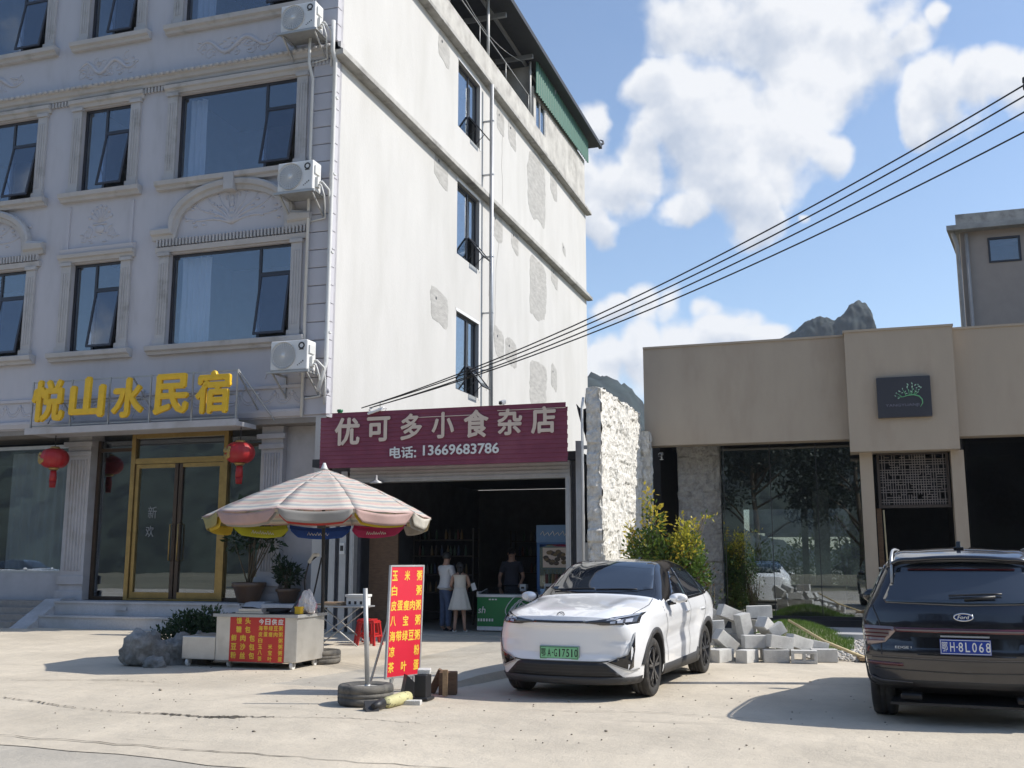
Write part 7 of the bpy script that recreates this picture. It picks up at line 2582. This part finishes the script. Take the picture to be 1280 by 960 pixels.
# hood shut lines, creases and emblem
p = MB()
for s in (-1, 1): patch(WS, p, strip([(s * .77, -.56), (s * .80, -.2), (s * .80, .2), (s * .76, .52)], .009), 'z', 1, .002, .05)
p.build('hood_gap', M['carplastic'], CAR)
hh = WS.hit((0, -3, .945), (0, 1, 0))[0]
p = MB()
ec = V((0, hh.y + .0, .955)); en = V((0, -.75, .66)).normalized(); eu = V((0, .66, .75))
ec = (WS.hit(V((0, -.80, 3)), (0, 0, -1))[0]) + V((0, 0, .004))
p.tube([ec + V((.042 * math.cos(t), 0, 0)) + eu * .042 * math.sin(t) for t in [2 * math.pi * i / 20 for i in range(21)]], .006, 6)
for k in (0, 1):
    p.tube([ec + V((.026 * math.cos(t + k * 3.14), 0, 0)) + eu * .026 * math.sin(t + k * 3.14) * .8 for t in [.3 + 1.9 * i / 8 for i in range(9)]], [.003 + .0015 * math.sin(3.14 * i / 8) for i in range(9)], 5)
p.build('hood_emblem', M['rim'], CAR)
# wipers and shark fin
p = MB()
for x0, x1 in ((-.62, -.05), (-.02, .52)):
    pts = []
    for k in range(9):
        x = x0 + (x1 - x0) * k / 8
        h = WS.hit((x, .60 + .06 * abs(x) + .02 * k / 8, 3), (0, 0, -1))
        pts.append(h[0] + V((0, 0, .018)))
    p.tube(pts, .009, 5)
p.build('wiper', M['black'], CAR)
p = MB(); p.prism([(0, 0), (.2, 0), (.2, .06), (.12, .06)], (-.015, 2.5, 1.6), UY, UZ, UX, .03); p.build('aerial_fin', M['gloss'], CAR)
# interior bits seen through the glass are left to the tinted panes
for ay in (FA, RA):
    for s in (-1, 1): wheel(CAR, s * .80, ay, .345, .225, s, 0)
hp = WS.hit((0, -4, .545), (0, 1, 0))[0]
plate(CAR, (hp.x, hp.y - .022, .545), (1, 0, 0), (0, .03, 1), .48, .145, M['plategreen'], 'AG17510', M['black'], '鄂')
p = MB(); p.box(-.25, .25, hp.y - .016, hp.y + .06, .468, .622); p.build('plate_holder', M['steelgrey'], CAR, bevel=.004)

# ---- black large crossover, seen from behind ---------------------------
FB, RB = 0.0, 2.95
ST2 = [
    (-.95, [(0, .24), (.6, .24), (.78, .28), (.84, .5), (.86, .72), (.84, .88), (.78, .98), (.6, 1.02), (.33, 1.03), (0, 1.035)]),
    (-.6, [(0, .22), (.68, .22), (.90, .26), (.94, .48), (.955, .74), (.945, .92), (.87, 1.04), (.68, 1.08), (.38, 1.10), (0, 1.105)]),
    (.4, [(0, .22), (.70, .22), (.92, .26), (.95, .48), (.965, .76), (.965, .95), (.90, 1.10), (.76, 1.17), (.42, 1.21), (0, 1.22)]),
    (.7, [(0, .22), (.70, .22), (.92, .26), (.95, .48), (.965, .76), (.965, .97), (.91, 1.13), (.78, 1.27), (.42, 1.33), (0, 1.35)]),
    (1.3, [(0, .22), (.70, .22), (.92, .26), (.95, .48), (.965, .76), (.965, .98), (.915, 1.15), (.71, 1.56), (.40, 1.63), (0, 1.65)]),
    (1.8, [(0, .22), (.70, .22), (.92, .26), (.95, .48), (.965, .76), (.965, .98), (.915, 1.16), (.69, 1.66), (.39, 1.725), (0, 1.745)]),
    (2.6, [(0, .22), (.70, .22), (.92, .26), (.95, .48), (.97, .76), (.975, .99), (.92, 1.17), (.685, 1.67), (.39, 1.735), (0, 1.755)]),
    (3.2, [(0, .26), (.70, .26), (.92, .30), (.96, .50), (.98, .78), (.985, 1.0), (.925, 1.18), (.68, 1.65), (.39, 1.71), (0, 1.728)]),
    (3.5, [(0, .32), (.68, .32), (.91, .36), (.955, .54), (.975, .80), (.98, 1.0), (.91, 1.18), (.685, 1.62), (.39, 1.675), (0, 1.69)]),
    (3.76, [(0, .38), (.64, .38), (.87, .42), (.925, .58), (.945, .82), (.94, 1.0), (.87, 1.17), (.675, 1.58), (.385, 1.635), (0, 1.65)]),
]


def rr_black(z):
    pts = [(.3, -.12), (.42, .0), (.60, .06), (.72, .08), (.80, .045), (1.0, .03), (1.14, 0), (1.2, -.04), (1.55, -.34), (1.63, -.33), (1.7, -.36), (1.9, -.45)]
    for (a, b), (c, d) in zip(pts, pts[1:]):
        if a <= z <= c: return b + (d - b) * (z - a) / (c - a)
    return pts[0][1] if z < .3 else pts[-1][1]


Shell.extra = None
BS = Shell(ST2, .30, .17, lambda z: 0, rr_black)
TB = R(180 - 5)
lt = V((.23, 12.2, 0))
tilt = Matrix.Rotation(TB, 3, 'Z')
# left rear tyre (outer edge) stands at lt
org = lt - tilt @ V((.83, RB, 0))
BC = thing('parked_car', 'large black family car seen from behind at the right edge, blue number plate', 'car', (org.x, org.y, .004), TB)


def paint_black(c, n):
    if c.z < .44 : return 2
    return 0


body_part(BS, BC, (FB, RB), .37, .43, [M['carblack'], M['gloss'], M['carplastic'], M['black']], paint_black)
p = MB(); p.box(-.72, .72, -.5, 3.75, .20, .225); p.build('underbody', M['black'], BC)
p = MB(); patch(BS, p, [(-.60, 1.535), (-.45, 1.575), (0, 1.60), (.45, 1.575), (.60, 1.535), (.745, 1.22), (.72, 1.185), (0, 1.165), (-.72, 1.185), (-.745, 1.22)], 'y', 1, .006, .06)
p.build('rear_window', M['carglass'], BC, solid=.004)
for s in (-1, 1):
    for o_ in ([(.75, 1.18), (1.32, 1.55), (1.72, 1.60), (1.8, 1.2)], [(1.87, 1.2), (1.8, 1.605), (2.6, 1.60), (2.72, 1.21)], [(2.8, 1.215), (2.7, 1.595), (3.2, 1.56), (3.45, 1.3), (3.4, 1.24)]):
        p = MB(); patch(BS, p, o_, 'x', s, .007, .07); p.build('side_window', M['carglass'], BC, solid=.004)
    for ay in (FB, RB):
        p = MB(); patch(BS, p, ring(ay, .37, .43, .49, 0, 180), 'x', s, .012, .06)
        p.build('arch_cladding', M['carplastic'], BC, solid=.012)
    # bright roof rail
    p = MB()
    pts = []
    for k in range(15):
        y = 1.2 + 2.3 * k / 14
        h = BS.hit((s * .66, y, 3), (0, 0, -1))[0]
        pts.append(h + V((0, 0, .035 * min(1, 4 * math.sin(math.pi * k / 14)) + .004)))
    p.tube(pts, [.012] + [.016] * 13 + [.012], 8); p.build('roof_rail', M['steelgrey'], BC)
    p = MB(); p.ball((s * 1.06, .75, 1.17), (.12, .07, .085), 16, 10); p.tube([(s * .9, .78, 1.11), (s * 1.02, .76, 1.14)], .03, 8); p.build('mirror', M['gloss'], BC)
    # lamp cluster
    o_ = [(s * .945, .965), (s * .66, .955), (s * .62, .93), (s * .74, .80), (s * .90, .765), (s * .955, .80)]
    p = MB(); patch(BS, p, o_, 'y', 1, .008, .04); lampo = p.build('tail_light', M['tailclear'], BC, solid=.01)
    p = MB()
    for k in range(4): patch(BS, p, strip([(s * .93, .925 - k * .036), (s * (.675 + .025 * k), .922 - k * .036)], .012), 'y', 1, .022, .04)
    p.build('lamp_bars', M['tailred'], lampo)
    p = MB(); patch(BS, p, [(s * .93, .615), (s * .58, .605), (s * .58, .575), (s * .93, .58)], 'y', 1, .008, .05); p.build('reflector', M['tailred'], BC, solid=.008)
    p = MB(); patch(BS, p, strip([(s * .90, .46), (s * .80, .425), (s * .50, .415)], .014), 'y', 1, .012, .05); p.build('bumper_trim', M['rim'], BC, solid=.006)
    p = MB(); p.obox((s * .52, 3.72, .29), (1, 0, 0), (0, 1, 0), UZ, .2, .2, .06); p.build('exhaust_tip', M['rimdark'], BC, bevel=.02)
p = MB(); patch(BS, p, [(-.66, .952), (.66, .952), (.64, .905), (-.64, .905)], 'y', 1, .008, .06); lb = p.build('light_strip', M['tailred'], BC, solid=.008)
p = MB(); patch(BS, p, strip([(-.62, .925), (.62, .925)], .014), 'y', 1, .022, .06); p.build('strip_lens', M['tailclear'], lb)
p = MB()
patch(BS, p, strip([(-.94, .655), (0, .645), (.94, .655)], .013), 'y', 1, .004, .07); patch(BS, p, strip([(-.93, .545), (0, .525), (.93, .545)], .012), 'y', 1, .004, .07)
for s in (-1, 1): patch(BS, p, strip([(s * .86, 1.17), (s * .79, 1.0), (s * .78, .68)], .01), 'y', 1, .0045, .05)
p.build('tailgate_gap', M['carplastic'], BC)
p = MB()
for z, w_ in ((.655, .012),): patch(BS, p, strip([(-.93, z + .012), (0, z + .0), (.93, z + .012)], w_ * .6), 'y', 1, .006, .07)
p.build('bumper_crease', M['rim'], BC)
# spoiler above the rear window
p = MB()
def spf(a, b):
    x = -.70 + 1.4 * a
    h = BS.hit((x, 3.2, 4), (0, 0, -1))[0]
    e = 1 - abs(2 * a - 1) ** 4
    return V((x, 3.2 + (.27 + .05 * e) * b - .10 * abs(2 * a - 1) ** 3 * b, h.z + .012 - .05 * b - .018 * b * b))
p.grid(spf, 30, 6); p.build('roof_spoiler', M['carblack'], BC, solid=.035)
p = MB(); patch(BS, p, [(-.5, 1.50), (.5, 1.50), (.5, 1.515), (-.5, 1.515)], 'y', 1, .02, .08); p.build('brake_light', M['tailred'], BC)
h = BS.hit((0, 3.05, 4), (0, 0, -1))[0]
p = MB(); p.prism([(-.09, -.02), (.09, -.02), (.075, .07), (.0, .075)], (-.022, 3.05, h.z), UY, UZ, UX, .044); p.box(-.05, .05, 2.97, 3.15, h.z - .01, h.z + .012); p.build('aerial_fin', M['gloss'], BC, bevel=.006)
# rear wiper, oval badge, lettering, plate
def onrear(x, z, o_=.012):
    h = BS.hit((x, 8, z), (0, -1, 0)); n = h[1] if h[1].y > 0 else -h[1]
    return h[0] + n * o_
p = MB(); p.tube([onrear(.0 - k * .06 + .12, 1.245 + .004 * k - .012 * (k / 8) ** 2, .03) for k in range(9)], .011, 6); p.tube([onrear(-.02, 1.215, .03), onrear(-.3, 1.235, .035)], .016, 6); p.build('rear_wiper', M['black'], BC)
bc = onrear(0, 1.06, .008)
p = MB()
ux, uz = V((-1, 0, 0)), V((0, -.05, 1)).normalized(); un = ux.cross(uz)
if un.y < 0: un = -un
vs = [bc + un * .004 + ux * .085 * math.cos(t) + uz * .034 * math.sin(t) for t in [2 * math.pi * i / 32 for i in range(32)]]
p.add(vs, [tuple(range(32))]); 
p.tube([bc + un * .004 + ux * .086 * math.cos(t) + uz * .035 * math.sin(t) for t in [2 * math.pi * i / 32 for i in range(33)]], .0075, 6, mi=1)
glyphs(p, 'Ford', bc + un * .006, ux, uz, w=.10, h=.036, depth=.003, offset=.01, skew=.25, mi=2)
p.build('oval_badge', [M['logoblue'], M['chrome'], M['whitetext']], BC)
p = MB(); q = onrear(.56, .755, .01); glyphs(p, 'EDGE L', q, ux, uz, w=.17, h=.024, depth=.004, offset=.01)
q = onrear(-.62, .755, .01); p.obox(q, ux, uz, un, .1, .02, .004)
p.build('model_lettering', M['pvc'], BC)
pc = onrear(0, .775, .014)
plate(BC, pc, ux, V((0, -.05, 1)), .46, .145, M['plateblue'], 'H8L068', M['whitetext'], '鄂')
p = MB(); patch(BS, p, [(-.5, .86), (.5, .86), (.44, .69), (-.44, .69)], 'y', 1, .004, .08); p.build('plate_recess', M['gloss'], BC)
p = MB(); patch(BS, p, strip([(-.22, .875), (.22, .875)], .016), 'y', 1, .014, .06); p.build('tailgate_handle', M['steelgrey'], BC)
for ay in (FB, RB):
    for s in (-1, 1): wheel(BC, s * .82, ay, .37, .245, s, 0)

# the same make of car parked beyond the road, mirrored in the hotel glass
far = copy_tree(CAR)
far.location = (-42.5, -2.6, .002); far.rotation_euler = (0, 0, R(90))
far['label'] = 'white car parked far left across the road, mirrored in the hotel glass'
for ch in list(far.children):
    if ch.name.startswith('number_plate'):
        for c2_ in list(ch.children): bpy.data.objects.remove(c2_)
        bpy.data.objects.remove(ch)
